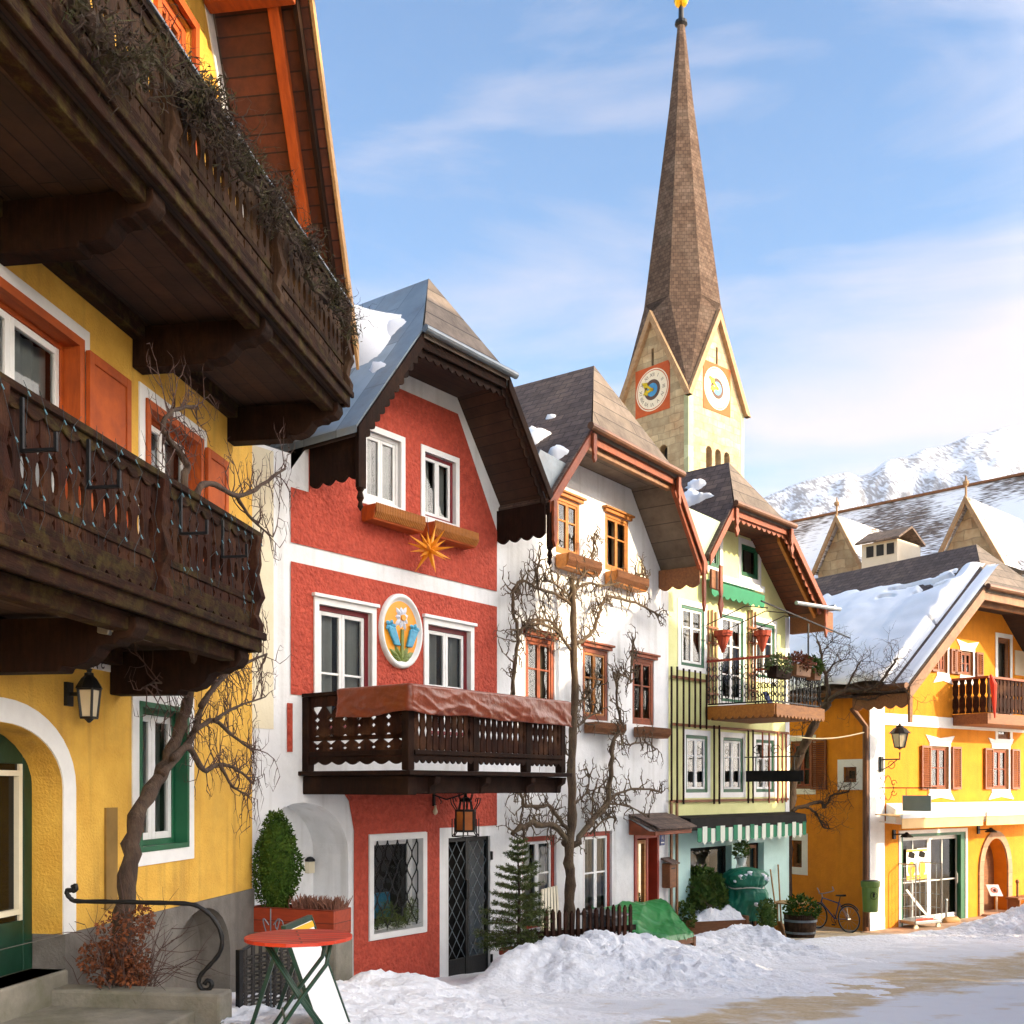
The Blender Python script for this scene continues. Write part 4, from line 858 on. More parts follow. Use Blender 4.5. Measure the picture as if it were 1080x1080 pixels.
holes = [u1a+(0, .1), u1b+(0, .1)]+[h+(0, .14) for h in mids]+[h+(0, .14) for h in gr]+[wdoor+(0, .55)]
m = MB(WF); wall(m, gp, holes, 0); m.build('wall', M['white'], wh)
shell(wh, WF, WU0+.003, WU1-.003, 8, .1, 8.2, M['white'])
for h, nm in ((u1a, 0), (u1b, 1)):
    window(wh, WF, *h, M['ochrewood'], M['ochrewood'], n=.0, cols=2, bars=(.62,), fw=.07, sw=.045, head=M['ochrewood'], curtain='drape', cur=(0, .8))
    flower_box(wh, WF, h[0]-.05, h[1]+.3, h[2]-.3, M['ochrewood'], M['brown'], .24, .3)
for i, h in enumerate(mids):
    window(wh, WF, *h, M['redtrim'], M['redtrim'] if i != 1 else M['ochrewood'], n=-.02, cols=2, bars=(.6,), fw=.09, sw=.045, head=M['redtrim'], curtain='drape', cur=(0, .7))
    if i: flower_box(wh, WF, h[0]+.0, h[1]+.25, h[2]-.27, M['brown'], M['brown'], .2, .25)
for h in gr:
    window(wh, WF, *h, M['redwood'], M['whitepaint'], n=-.05, cols=2, bars=(.6,), fw=.09, sw=.05, curtain='curtain', cur=(0, .9))
m = MB(WF); u0, u1, z0, z1 = wdoor
m.box(u0, u0+.1, -.06, .03, z0, z1); m.box(u1-.08, u1, -.53, .03, z0, z1); m.box(u0+.1, u1-.08, -.53, -.45, z0, z1); m.box(u0+.1, u1-.08, -.06, .02, z1-.1, z1); m.box(u0+.1, u0+.5, -.06, -.0, z0, z0+.5); m.box(u0+.5, u0+.58, -.08, .02, z0, z1-.1)
dr = m.build('door', M['redwood'], wh, bevel=.008)
m = MB(WF); ringband(m, u0+.18, u0+.42, z0+.6, z1-.2, .07, -.05, .01); m.build('door_light_frame', M['ochrewood'], dr)
m = MB(WF); m.box(u0+.18, u0+.42, -.04, -.03, z0+.6, z1-.2); m.build('pane', M['glass'], dr)
# canopy over the door
m = MB(WF); cz = z1+.06; m.prism((u0-.25, 0, 0), (0, -1, 0), (0, 0, 1), (1, 0, 0), [(.02, cz+.28), (.62, cz+.02), (.62, cz+.08), (.02, cz+.36)], u1-u0+.6); cn = m.build('door_canopy', M['shingle_w'], wh)
m = MB(WF)
for k in range(3):
    m.prism((u0-.26, 0, 0), (0, -1, 0), (0, 0, 1), (1, 0, 0), [(.15+.18*k, cz+.31-.075*k), (.36+.18*k, cz+.22-.078*k), (.36+.18*k, cz+.25-.078*k), (.15+.18*k, cz+.335-.075*k)], u1-u0+.62)
m.build('shingle_course', M['shingle_w'], cn)
m = MB(WF); m.box(u0-.24, u1+.34, .57, .62, cz-.06, cz+.02); m.box(u0-.24, u0-.18, .02, .57, cz-.06, cz+.02); m.box(u1+.28, u1+.34, .02, .57, cz-.06, cz+.02)
m.prism((u0-.24, 0, 0), (0, -1, 0), (0, 0, 1), (1, 0, 0), [(.02, cz-.02), (.55, cz-.02), (.02, cz+.25)], .05); m.build('canopy_frame', M['redtrim'], cn, bevel=.008)
q = WF.p(675, 601); m = MB(WF); m.fprism([(q.x+.11*math.cos(i*.524), q.z+.2*math.sin(i*.524)) for i in range(12)], .0, .03); nb_ = m.build('wall_niche_plaque', M['cream'], wh)
hl, hr2 = roofset(wh, WF, *eL, *eR, ap, zh, 1.0, 8.5, M['shingle_w'], M['boardroof'], M['greysoffit'], M['redtrim'])
m = MB(WF); m.tube([P(hl-.2, 1.12, zh-.02), P(hr2+.1, 1.12, zh-.03)], .065, 10); m.build('gutter', M['copper'], wh)
m = MB(WF); m.prism((0, -.8, 0), (1, 0, 0), (0, 0, 1), (0, -1, 0), [(hl, zh-.17), (hr2, zh-.17), (hr2, zh-.33), (hl, zh-.33)], .1); m.build('trim_beam', M['goldtrim'], wh, bevel=.01)
m = MB(WF); m.prism((0, -.9, 0), (1, 0, 0), (0, 0, 1), (0, -1, 0), [(hr2, zh-.16), (eR[0]-.1, eR[1]-.1), (eR[0]-.1, eR[1]-.28), (hr2, zh-.36)], .08); m.build('trim_beam', M['redtrim'], wh, bevel=.01)
for uu, zz, ln in ((hl+.0, zh-.1, .5), (hr2, zh-.1, .55), (eR[0]-.25, eR[1]-.05, 1.0), (eL[0]+.08, eL[1]-.03, .75)):
    m = MB(WF); m.fprism([(uu-.05, zz), (uu+.05, zz), (uu+.06, zz-ln*.6), (uu+.04, zz-ln*.75), (uu+.06, zz-ln*.85), (uu, zz-ln), (uu-.06, zz-ln*.85), (uu-.04, zz-ln*.75), (uu-.06, zz-ln*.6)], 1.05, 1.1); m.build('pendant', M['redtrim'], wh, bevel=.006)
m = MB(WF); zt = 8.3; m.prism((eR[0]-.2, 0, 0), (0, -1, 0), (0, 0, 1), (1, 0, 0), scallop(.33, .95, zt, .08, .36), .05); m.prism((WU1-.02, -.96, 0), (1, 0, 0), (0, 0, 1), (0, -1, 0), [(0, zt-.4), (.55, zt-.4), (.5, zt), (0, zt)], .06)
m.box(WU1-.35, eR[0]-.22, .02, .18, zt-.35, zt); m.build('eaves_box', M['brown'], wh, bevel=.01)
# grey metal valley upstands between neighbouring roofs
m = MB(WF); m.fprism([WF.uz(x, y, .93) for x, y in ((575, 526), (566, 484), (570, 474), (599, 490), (582, 526))], .9, .93); m.build('valley_upstand', M['zincplain'], wh)
# house number, letterbox
q = WF.p(698, 885); hn = root('house_number_sign', WF, 'small blue enamel house number sign beside the red door', 'sign', shift=(q.x, 0, q.z-.4)); MI = IM[hn].inverted(); m = MB(); m.M = MI
m.box(-.1, .1, .004, .02, -.13, .13); m.build('plate', M['bluepaint'], hn, bevel=.004); m = MB(); m.M = MI; text_mesh(m, '4', (0, -.024, .03), (1, 0, 0), (0, 0, 1), .17); m.box(-.07, .07, .02, .0225, -.085, -.06); m.build('number', M['white2'], hn)
q = WF.p(701, 921); lb = root('letterbox', WF, 'brown wooden letterbox with a sloping lid on the white wall', 'letterbox', shift=(q.x, 0, q.z-.4)); MI = IM[lb].inverted(); m = MB(); m.M = MI
m.box(-.14, .16, .005, .2, -.3, .22); m.build('box_body', M['brown'], lb, bevel=.012)
m = MB(); m.M = MI; m.prism((-.18, 0, 0), (0, -1, 0), (0, 0, 1), (1, 0, 0), [(0, .3), (.26, .2), (.26, .23), (0, .34)], .38); m.build('lid', M['shingle_w'], lb)
m = MB(); m.M = MI; m.box(-.08, .1, .2, .205, .1, .13); m.build('slot', M['iron'], lb)

# espalier on the white house
rd = random.Random(21)
q = WF.p(600, 985, .35); we = root('espalier_tree', WF, 'tall bare espalier tree trained over the white house front behind the picket fence', 'tree', 'bare espalier trees on house walls', shift=(q.x, -.35, .25))
m = MB(WF); px_limb(m, WF, [(600, 1000), (600, 960), (601, 925), (600, 895), (604, 860), (603, 800), (606, 740), (605, 690), (604, 640), (603, 610)], .3, .105, .05, rd, 10, .15); m.build('trunk', M['bark_o'], we, smooth=True)
m = MB(WF); L = []
for pts, r in (([(600, 893), (585, 872), (562, 868), (548, 873), (540, 878)], .06), ([(605, 893), (622, 868), (640, 850), (644, 815), (645, 785), (654, 772)], .06), ([(603, 880), (590, 865), (578, 850), (556, 850), (548, 835), (551, 826)], .04),
               ([(604, 850), (620, 832), (620, 812)], .02), ([(604, 800), (590, 790), (575, 783)], .02), ([(604, 770), (618, 758), (634, 750)], .025), ([(606, 745), (620, 735), (628, 722)], .02),
               ([(605, 690), (590, 668), (570, 658), (556, 662)], .03), ([(606, 680), (622, 670), (630, 655), (634, 640), (640, 630), (660, 633), (680, 640), (697, 650)], .035), ([(541, 733), (543, 700), (546, 670), (541, 645), (543, 620), (552, 612), (562, 617)], .035), ([(546, 670), (560, 655), (580, 655), (590, 668)], .03),
               ([(604, 640), (590, 628), (570, 622), (566, 610), (568, 592)], .03), ([(604, 625), (612, 610), (622, 598), (626, 580), (627, 562)], .025), ([(604, 625), (620, 615), (640, 618), (660, 612), (676, 605), (684, 612)], .025), ([(603, 630), (588, 618), (575, 612)], .02),
               ([(658, 770), (652, 745), (650, 720), (654, 712), (666, 718)], .028), ([(665, 720), (666, 700), (667, 685), (668, 676)], .02), ([(654, 772), (660, 785), (680, 783), (692, 790)], .02), ([(620, 868), (650, 838), (680, 832), (698, 836)], .03), ([(640, 848), (660, 850), (684, 860)], .02), ([(622, 880), (640, 862), (650, 864)], .02), ([(625, 865), (626, 835), (640, 830)], .02)):
    L.append(px_limb(m, WF, pts, .26, r*1.05, r*.6, rd, 6, .6))
m.build('limbs', M['bark_o'], we, smooth=True)
m = MB(WF)
for pl_ in L:
    for p in pl_[1:]:
        for _ in range(2): spray(m, p, rv(rd)*Vector((1, .4, 1))+Vector((0, 0, .2)), rd.uniform(.14, .36), .020, 2, rd, Vector((0, 1, 0)), .45, 4, .08, 3)
m.build('twigs', M['bark_o'], we)

# ================================================================ GREEN HOUSE
GF = Fr(705, 23, 1546, zb=0.)
gh = root('green_house', GF, 'pale green house with dark brown trellis, iron balcony and striped shop awning', 'house')
GU0, GU1 = 0., GF.uz(832, 700)[0]
ap = (2.0, 11.1, .3); zh = 9.84; eL, eR = (.0, 8.6), (5.5, 8.2)
gp = gable(GU0, GU1, -.1, *eL, *eR, ap, zh, .16)
def grc(*a): return GF.rect(*a)
lows = [grc(723, 775, 746, 836), grc(762.5, 777, 783.5, 835.5), grc(797, 780, 816, 835)]; lz1 = sum(h[3] for h in lows)/3; lz0 = sum(h[2] for h in lows)/3; lows = [(h[0], h[1], lz0, lz1) for h in lows]
mds = [grc(718, 637, 742.5, 705), grc(760, 647, 783.7, 760), grc(796.5, 655.5, 816.7, 712)]; z1 = sum(h[3] for h in mds)/3; mds = [(mds[0][0], mds[0][1], mds[0][2], z1), (mds[1][0], mds[1][1], 5.72, z1), (mds[2][0], mds[2][1], mds[0][2], z1)]
tp_ = grc(781.6, 573, 799.7, 612); tp2 = (GF.uz(740, 580)[0], GF.uz(759, 600)[0], tp_[2], tp_[3])
sw = (GF.uz(728, 900)[0], GF.uz(771.5, 900)[0], .75, GF.uz(750, 893)[1]); sdr = (GF.uz(785, 900)[0], GF.uz(805.5, 900)[0], .02, GF.uz(795, 889)[1])
zc = GF.uz(715, 871)[1]
holes = [h+(0, .12) for h in lows+mds]+[tp_+(0, .12), tp2+(0, .12), sw+(0, .2), sdr+(0, .2)]
m = MB(GF); wall(m, [(GU0, zc)]+[(GU1, zc)]+gp[2:], [h for h in holes if h[2] > zc], 0); m.build('wall', M['palegreen'], gh)
m = MB(GF); wall(m, [(GU0, -.1), (GU1, -.1), (GU1, zc), (GU0, zc)], [h for h in holes if h[2] < zc], .004); m.build('shopfront_wall', M['teal'], gh)
shell(gh, GF, GU0+.004, GU1-.003, 8, -.1, 8.05, M['palegreen'])
m = MB(GF); m.box(GU1-.2, GU1+.004, .0, .014, zc+.01, 8.0); m.build('white_corner', M['whitepaint'], gh)
for h in lows+[mds[0], mds[2]]:
    window(gh, GF, *h, M['green'], M['whitepaint'], n=-.01, cols=2, bars=(.66,), fw=.07, sw=.05, surround=M['whitepaint'], swf=.12, sd=.012, curtain='drape', cur=(0, 1))
window(gh, GF, *mds[1], M['green'], M['whitepaint'], n=-.01, cols=2, bars=(.66, .3), fw=.07, sw=.05, surround=M['whitepaint'], swf=.12, sd=.012, curtain='drape', cur=(0, .6), name='balcony_door')
for h in (tp_, tp2): window(gh, GF, *h, M['green'], M['green'], n=-.01, cols=1, bars=(), fw=.07, sw=.04, surround=M['whitepaint'], swf=.13, sd=.012, curtain='drape', cur=(0, .86))
m = MB(GF); m.box(GF.uz(747, 610)[0], GF.uz(803, 620)[0], 0, .1, tp_[2]-.3, tp_[2]-.15); m.build('sill_band', M['whitepaint'], gh, bevel=.01)
m = MB(GF); a, b = GF.uz(747, 615, .2)[0], GF.uz(803, 620, .2)[0]; zt = tp_[2]-.31; m.poly([P(a, .02, zt), P(b, .02, zt), P(b, .28, zt-.12), P(a, .28, zt-.12)]); m.prism((a, -.28, 0), (1, 0, 0), (0, 0, 1), (0, -1, 0), scallop(.28, b-a, zt-.12, .07, .26), .01); m.build('valance', M['awngreen'], gh)
w = window(gh, GF, *sw, M['darkgrey'], M['darkgrey'], n=-.15, cols=1, bars=(), fw=.05, sw=.03, curtain=None, name='shop_window')
m = MB(GF); m.poly([P(sw[0], -.6, sw[2]), P(sw[1], -.6, sw[2]), P(sw[1], -.6, sw[3]), P(sw[0], -.6, sw[3])]); m.box(sw[0]+.1, sw[0]+.6, -.58, -.45, sw[2], sw[2]+.7); m.build('shop_display', M['brownwall'], w)
w = window(gh, GF, *sdr, M['darkgrey'], M['brown'], n=-.15, cols=1, bars=(), fw=.06, sw=.08, curtain='drape', name='shop_door')
hl, hr2 = roofset(gh, GF, *eL, *eR, ap, zh, 1.0, 8.5, M['shingle_w'], M['boardroof'], M['orangesoffit'], M['redtrim'])
m = MB(GF)
a, b = Vector((hr2, -.9, zh-.2)), Vector((eR[0]-.1, -.9, eR[1]-.15)); L_ = (b-a).length; e = (b-a)/L_; m.prism(a, e, Vector((-e.z, 0, e.x)), (0, -1, 0), scallop(.22, L_, .0, .08, .08), .03)
m.prism((hl, -.9, 0), (1, 0, 0), (0, 0, 1), (0, -1, 0), scallop(.22, hr2-hl, zh-.17, .08, .08), .03)
m.build('scalloped_trim', M['redtrim'], gh)
m = MB(GF); m.prism((0, -.7, 0), (1, 0, 0), (0, 0, 1), (0, -1, 0), [(hr2, zh-.16), (eR[0]-.1, eR[1]-.1), (eR[0]-.1, eR[1]-.28), (hr2, zh-.34)], .08); m.build('trim_beam', M['ochrewood'], gh, bevel=.01)
m = MB(GF); m.tube([P(hl-.1, 1.12, zh-.02), P(hr2+.1, 1.12, zh-.03)], .065, 10); m.build('gutter', M['copper'], gh)
m = MB(GF); m.tube([P(eR[0]+.06, 1.2, eR[1]-.05), P(eR[0]+.06, -7, eR[1]-.05)], .08, 10); m.tube([P(eR[0]-1.6, 1.0, eR[1]-.12), P(eR[0]+.1, 1.3, eR[1]-.1)], .05, 8); m.build('gutter', M['steel'], gh)
for uu, zz, ln in ((hl+.02, zh-.1, .62), (hr2, zh-.1, .62), (eR[0]-.2, eR[1]-.0, .8), (eL[0]+.35, eL[1]-.2, 1.1)):
    m = MB(GF); m.fprism([(uu-.05, zz), (uu+.05, zz), (uu+.06, zz-ln*.5), (uu+.03, zz-ln*.6), (uu+.09, zz-ln*.75), (uu, zz-ln), (uu-.09, zz-ln*.75), (uu-.03, zz-ln*.6), (uu-.06, zz-ln*.5)], 1.05, 1.1); m.build('pendant', M['redtrim'], gh, bevel=.006)
m = MB(GF); zt = 8.1; m.prism((GU1-.02, -.9, 0), (1, 0, 0), (0, 0, 1), (0, -1, 0), [(0, zt-.5), (.5, zt-.5), (.5, zt), (0, zt)], .06); m.box(GU1, GU1+.14, .02, .9, zt-.5, zt); m.build('eaves_box', M['brown'], gh, bevel=.01)
m = MB(GF); m.fprism([GF.uz(x, y, .9) for x, y in ((744, 592), (730, 560), (722, 533), (727, 536), (761, 551), (748, 582))], .87, .9); m.build('valley_upstand', M['rooftin'], gh)
# trellis
tr = root('wall_trellis', GF, 'dark brown wooden slat trellis on the pale green house front', 'trellis', shift=(0, -.03, 1.5))
m = MB(GF); zA, zB, zC = GF.uz(710, 714)[1], GF.uz(710, 764)[1], GF.uz(710, 845)[1]
m.box(.05, 1.42, .03, .06, zA-.03, zA+.03); m.box(.05, GU1-.1, .03, .06, zB-.03, zB+.03); m.box(.0, GU1-.12, .03, .06, zC-.03, zC+.03); m.build('rail', M['brown'], tr)
for x, yt_, yb in ((708, 703, 845), (714, 703, 848), (720.7, 705, 848), (726.8, 706, 767), (733, 707, 768), (738.5, 708, 769), (745, 712, 769), (753, 765, 848), (758.5, 765, 848), (789, 770, 847), (794, 770, 847), (804, 772, 800), (811, 773, 847), (820, 772, 847), (825, 773, 847), (829, 774, 846)):
    u, z1_ = GF.uz(x, yt_, .07); z0_ = GF.uz(x, yb, .07)[1]; m = MB(GF); m.box(u-.02, u+.02, .063, .09, z0_, z1_); m.build('slat', M['redtrim' if x > 800 else 'darkwood'], tr)
for k, x in enumerate((701.5, 707.5)):
    u = GF.uz(x+6, 900, .1)[0]; m = MB(GF); m.box(u-.03, u+.03, .09, .13, .55, zC-.04); m.build('slat', M['goldtrim'], tr)
for x, lbx in ((752, 'wall pot on a small trellis between the first and second upper windows'), (794, 'wall pot on a small trellis between the balcony door and the last upper window')):
    u = GF.uz(x, 690, .05)[0]; q = GF.p(x, 666, .2); wp = root('wall_pot', GF, 'terracotta '+lbx, 'wall pot', 'terracotta wall pots on the green house', shift=(u, 0, q.z)); MI = IM[wp].inverted()
    m = MB(); m.M = MI; zt = GF.uz(x, 643, .05)[1]-q.z
    for du in (-.16, 0, .16): m.box(du-.02, du+.02, .02, .045, -1.6, zt-.2*abs(du))
    for zz in (-1.4, -1.0, -.6, -.25, .1): m.box(-.22, .22, .046, .07, zz, zz+.05)
    m.build('pot_trellis', M['brown'], wp)
    m = MB(); m.M = MI; m.lathe((.08, -.26, -.1), [(.03, -.35), (.16, .02), (.2, .02), (.21, .14), (.17, .14)], 12); m.build('pot', M['terracotta'], wp)
# balcony
BU0, BU1, BN = 1.53, 3.74, 1.65; BZ = GF.uz(743, 745)[1]; BT = GF.uz(745, 698)[1]
m = MB(GF); m.box(BU0-.02, BU1+.1, 0.01, BN+.05, BZ-.08, BZ); gb = m.build('balcony', M['brown'], gh, bevel=.01)
m = MB(GF); m.prism((BU0-.03, -.02, 0), (0, -1, 0), (0, 0, 1), (-1, 0, 0), scallop(.17, BN+.05, BZ-.02, .07, .22), .03); m.prism((BU0, -(BN+.06), 0), (1, 0, 0), (0, 0, 1), (0, -1, 0), scallop(.17, BU1-BU0+.1, BZ-.02, .07, .22), .03); m.build('scalloped_fascia', M['ochrewood'], gb)
m = MB(GF); m.box(BU0+.2, BU1-.2, .01, BN-.1, BZ-.3, BZ-.09); m.build('beam', M['brown'], gb)
m = MB(GF)
def iron_panel(m, A, B, k):
    A, B = Vector(A), Vector(B)
    for i in range(k+1):
        c = A.lerp(B, i/k); e = (B-A).normalized(); up3 = Vector((0, 0, 1)); H = BT-BZ
        for s in (-.028, .028): m.tube([c+e*s+up3*(BZ+.03), c+e*s+up3*(BT-.04)], .009, 4)
        for zz in (.2, .38, .62, .82):
            rr = .05 if zz != .62 else .07; m.tube([c+up3*(BZ+H*zz)+e*rr*math.cos(j*math.pi/4)+up3*rr*math.sin(j*math.pi/4) for j in range(9)], .011, 4, cap=False)
    m.bar(A+Vector((0, 0, BZ+.04)), B+Vector((0, 0, BZ+.04)), .03)
iron_panel(m, (BU0, -.06, 0), (BU0, -BN, 0), 10); iron_panel(m, (BU0, -BN, 0), (BU1, -BN, 0), 12); iron_panel(m, (BU1, -BN, 0), (BU1, -.06, 0), 9); m.build('iron_railing', M['iron'], gb)
m = MB(GF); m.bar((BU0, -.03, BT), (BU0, -BN, BT), .06, .05); m.bar((BU0, -BN, BT), (BU1, -BN, BT), .06, .05); m.bar((BU1, -BN, BT), (BU1, -.03, BT), .06, .05); m.build('handrail', M['redwood'], gb)
rd = random.Random(31)
for x, y, lbx, cc, fol in ((822, 706, 'dark planter with green fir sprigs on the corner of the iron balcony', 'darkwood', 'needle'), (843, 704, 'brown planter with dry golden plants on the iron balcony, end nearest the bare tree', 'goldtrim', 'rustleaf'), (858, 708, 'small pot with faded green plant at the far end of the iron balcony', 'brown', 'ivyleaf')):
    q = GF.p(x, y, BN+.12); w2 = .36 if x < 850 else .18; o = root('balcony_planter', GF, lbx, 'planter', 'planters on the iron balcony', shift=(q.x, q.y, q.z)); MI = IM[o].inverted()
    m = MB(); m.M = MI; m.hexa([(-w2+.03, -.1, -.2), (w2-.03, -.1, -.2), (w2-.03, .1, -.2), (-w2+.03, .1, -.2), (-w2, -.13, .05), (w2, -.13, .05), (w2, .13, .05), (-w2, .13, .05)]); m.build('planter_box', M[cc], o, bevel=.01)
    m = MB(); m.M = MI; leaf_blob(m, (0, 0, .1), (w2*1.1, .2, .2), 420, .11, .03 if fol == 'needle' else .05, rd); m.build('foliage', M[fol], o)
m = MB(GF); mp = GF.p(810, 643, 1.5); m.tube([P(3.3, 1.6, BZ), P(3.3, 1.6, mp.z-.12)], .02, 6); m.tube([P(1.3, 1.5, mp.z+.15), P(GU1-.2, 1.7, mp.z-.25)], .018, 6)
for u in (1.5, 2.4, 3.3): m.tube([P(u, .02, mp.z-.2), P(u, 1.0, mp.z+.12), P(u, 1.55, mp.z+.02)], .012, 5)
m.build('awning_rod', M['iron'], gh)
m = MB(GF); q = GF.p(762, 740, 1.2); q0 = (BU0+.6, -1.2, BZ+.03); m.hexa([(BU0+.5, -1.3, BZ+.02), (BU0+.75, -1.3, BZ+.02), (BU0+.75, -1.25, BZ+.02), (BU0+.5, -1.25, BZ+.02), (BU0+.4, -1.2, BZ+.3), (BU0+.6, -1.2, BZ+.3), (BU0+.6, -1.16, BZ+.3), (BU0+.4, -1.16, BZ+.3)])
o = m.build('plastic_shovel', M['bluepaint'], bevel=.02); tag(o, 'blue plastic shovel blade standing on the iron balcony floor', 'shovel')
# striped awning in its cassette
AZ0, AZ1 = GF.uz(713, 874, .35)[1], GF.uz(713, 863, .35)[1]
aw = root('striped_awning', GF, 'retracted green and white striped awning over the pale teal shopfront', 'awning', shift=(2.7, -.2, zc))
a0, a1_ = .2, GU1+.1
m = MB(GF); m.sprism([(.02, AZ0-.02), (.42, AZ0-.06), (.45, AZ0), (.42, AZ1-.02), (.02, AZ1+.04)], a0, a1_); m.build('cassette', M['darkgrey'], aw, bevel=.015)
k = 27; pw_ = (a1_-a0-.3)/k
for st, mt in ((0, 'awngreen'), (1, 'awnwhite')):
    m = MB(GF)
    for i in range(k):
        if i % 2 == st:
            x0 = a0+.25+i*pw_; yv = .44+.012*math.sin(i*1.7)
            pts = [(x0, AZ0+.02), (x0+pw_, AZ0+.02)]+[(x0+pw_*(1-j/8), AZ0-.3-.07*math.sin(math.pi*j/8)*(1 if st else .3)) for j in range(9)]
            m.prism((0, -yv, 0), (1, 0, 0), (0, 0, 1), (0, -1, 0), pts, .006)
    m.build('valance', M[mt], aw)
# dark sign on iron bracket, standing out from the wall
su = GF.uz(787, 819, .05)[0]; sn = GF.nz if False else None
def n_at(fr, px, u):
    k = (px-CX)/F; ox = fr.o[0]+u*fr.d[0]; oy = fr.o[1]+u*fr.d[1]; return (k*oy-ox)/(k*fr.i[1]-fr.i[0])
ne = n_at(GF, 847.5, su); z1_, z0_ = GF.uz(787, 813, .05)[1], GF.uz(787, 824.5, .05)[1]
sg = root('projecting_sign', GF, 'long dark blank signboard projecting from the green house on an iron bracket', 'sign', shift=(su, 0, z0_))
m = MB(GF); m.box(su-.02, su+.02, .05, ne, z0_, z1_); m.build('board', M['darkgrey'], sg, bevel=.008)
m = MB(GF); zt = z1_+.32; m.tube([P(su, .0, zt), P(su, ne*.95, zt)], .014, 5); m.tube([P(su, .3, zt), P(su, .3, z1_)], .01, 4); m.tube([P(su, ne*.85, zt), P(su, ne*.85, z1_)], .01, 4)
for c in (.35, .8, 1.2):
    m.tube([P(su, c+.16*(1-t/12)*math.cos(t*.9), zt+.16+.14*(1-t/12)*math.sin(t*.9)) for t in range(12)], .009, 4)
m.build('bracket', M['iron'], sg)

# ================================================================ ORANGE HOUSE
OF = Fr(917, 27.6, 2050, zb=0.); SF = Fr(917, 27.6, -180, -1)
oh = root('orange_house', OF, 'deep orange corner house with rust shutters and a thick snow covered roof', 'house')
EX = 9.1; D = 11
ap = (4.55, 10.55, .3); zh = 8.98; eL, eR = (-.75, 6.2), (9.85, 6.2)
gp = gable(0, EX, -.1, *eL, *eR, ap, zh, .18)
def orc(*a): return OF.rect(*a)
ou = [orc(989, 688, 996, 715), orc(1014, 686, 1024, 713)]
o1 = (ou[1][0], ou[1][1]+.1, ou[1][2], ou[1][3]); o0 = (o1[0]-1.15, o1[0]-.72, o1[2], o1[3])
ol = [orc(982, 787, 999.3, 833), orc(1047.5, 789, 1062.6, 832)]; lz1, lz0 = (ol[0][3]+ol[1][3])/2, (ol[0][2]+ol[1][2])/2; ol = [(h[0], h[1]+.05, lz0, lz1) for h in ol]
od = orc(1052, 672, 1065, 740); od = (od[0], od[1], 5.15, od[3])
shop = orc(950, 880, 1018, 966); shop = (shop[0], shop[1], .02, shop[3]); oar = (OF.uz(1036, 900)[0], OF.uz(1062, 900)[0], .05, OF.uz(1049, 884)[1])
holes = [h+(0, .14) for h in [o0, o1]+ol+[od]]+[shop+(0, .22), oar+(.95, .4)]
m = MB(OF); wall(m, gp, holes, 0); m.build('wall', M['orange'], oh)
# side wall towards the lane (own direction)
sh = [SF.rect(834, 782, 856, 832), SF.rect(890, 809, 903.5, 825), SF.rect(835, 886, 846, 915)]
m = MB(SF); wall(m, [(-11, -.1), (-.0, -.1), (-.0, 6.1), (-11, 6.1)], [h+(0, .16) for h in sh], 0); m.build('wall', M['orange'], oh)
m = MB(OF); m.poly([P(.3, -.75, 0), P(EX, -.75, 0), P(EX, -.75, 6.0), P(6.2, -.75, 8.0), P(2.9, -.75, 8.0), P(.3, -.75, 5.9)]); m.build('dark_backing', M['room'], oh)
m = MB(SF); m.poly([P(-11, -.7, 0), P(-.5, -.7, 0), P(-.5, -.7, 6), P(-11, -.7, 6)]); m.build('dark_backing', M['room'], oh)
m = MB(OF); m.poly([P(EX, 0, -.1), P(EX, -D, -.1), P(EX, -D, 6.2), P(EX, 0, 6.2)]); m.build('outer_wall', M['orange'], oh)
m = MB(OF); bz1, bz0 = OF.uz(945, 753)[1], OF.uz(945, 765)[1]; wz = .35
m.box(-.02, .62, -.0, .03, wz, bz0); m.box(-.02, EX, 0, .03, bz0, bz1); m.box(-.02, .62, .0, .04, -.05, wz); m.box(-.02, .62, 0, .03, bz1, 6.0); m.build('white_band', M['whitepaint'], oh)
zt = OF.uz(1000, 645)[1]
def shutter(m, u0, u1, z0, z1, n=.03, fr_=None):
    m.box(u0, u0+.05, n, n+.05, z0, z1); m.box(u1-.05, u1, n, n+.05, z0, z1); m.box(u0+.05, u1-.05, n, n+.05, z1-.06, z1); m.box(u0+.05, u1-.05, n, n+.05, z0, z0+.06); k = int((z1-z0-.12)/.055)
    for i in range(k):
        zz = z0+.07+i*.055; m.hexa([(u0+.05, -(n+.045), zz), (u1-.05, -(n+.045), zz), (u1-.05, -(n+.01), zz+.035), (u0+.05, -(n+.01), zz+.035), (u0+.05, -(n+.048), zz+.012), (u1-.05, -(n+.048), zz+.012), (u1-.05, -(n+.013), zz+.047), (u0+.05, -(n+.013), zz+.047)])
def orange_window(h, shw, left=True, right=True, trim=True):
    w = window(oh, OF, *h, M['brown'], M['redtrim'], n=-.04, cols=2, bars=(.5,), fw=.06, sw=.05, surround=M['whitepaint'], swf=.09, sd=.02, curtain='drape', cur=(0, .86))
    for s in ([-1] if left else [])+([1] if right else []):
        m = MB(OF); a = h[0]-.1-shw if s < 0 else h[1]+.1; shutter(m, a, a+shw, h[2], h[3]); m.build('shutter', M['shutter'], w)
    if trim:
        m = MB(OF); um = (h[0]+h[1])/2; hw = (h[1]-h[0])/2
        for zz, sgn in ((h[3]+.1, 1), (h[2]-.1, -1)): m.fprism([(um-hw-.1, zz), (um+hw+.1, zz), (um+hw+.28, zz+.2*sgn), (um, zz+.12*sgn), (um-hw-.28, zz+.2*sgn)][::1], .0, .024)
        m.build('painted_trim', M['whitepaint'], w)
orange_window(o1, .34); orange_window(o0, .3)
orange_window(ol[0], .44); orange_window(ol[1], .44)
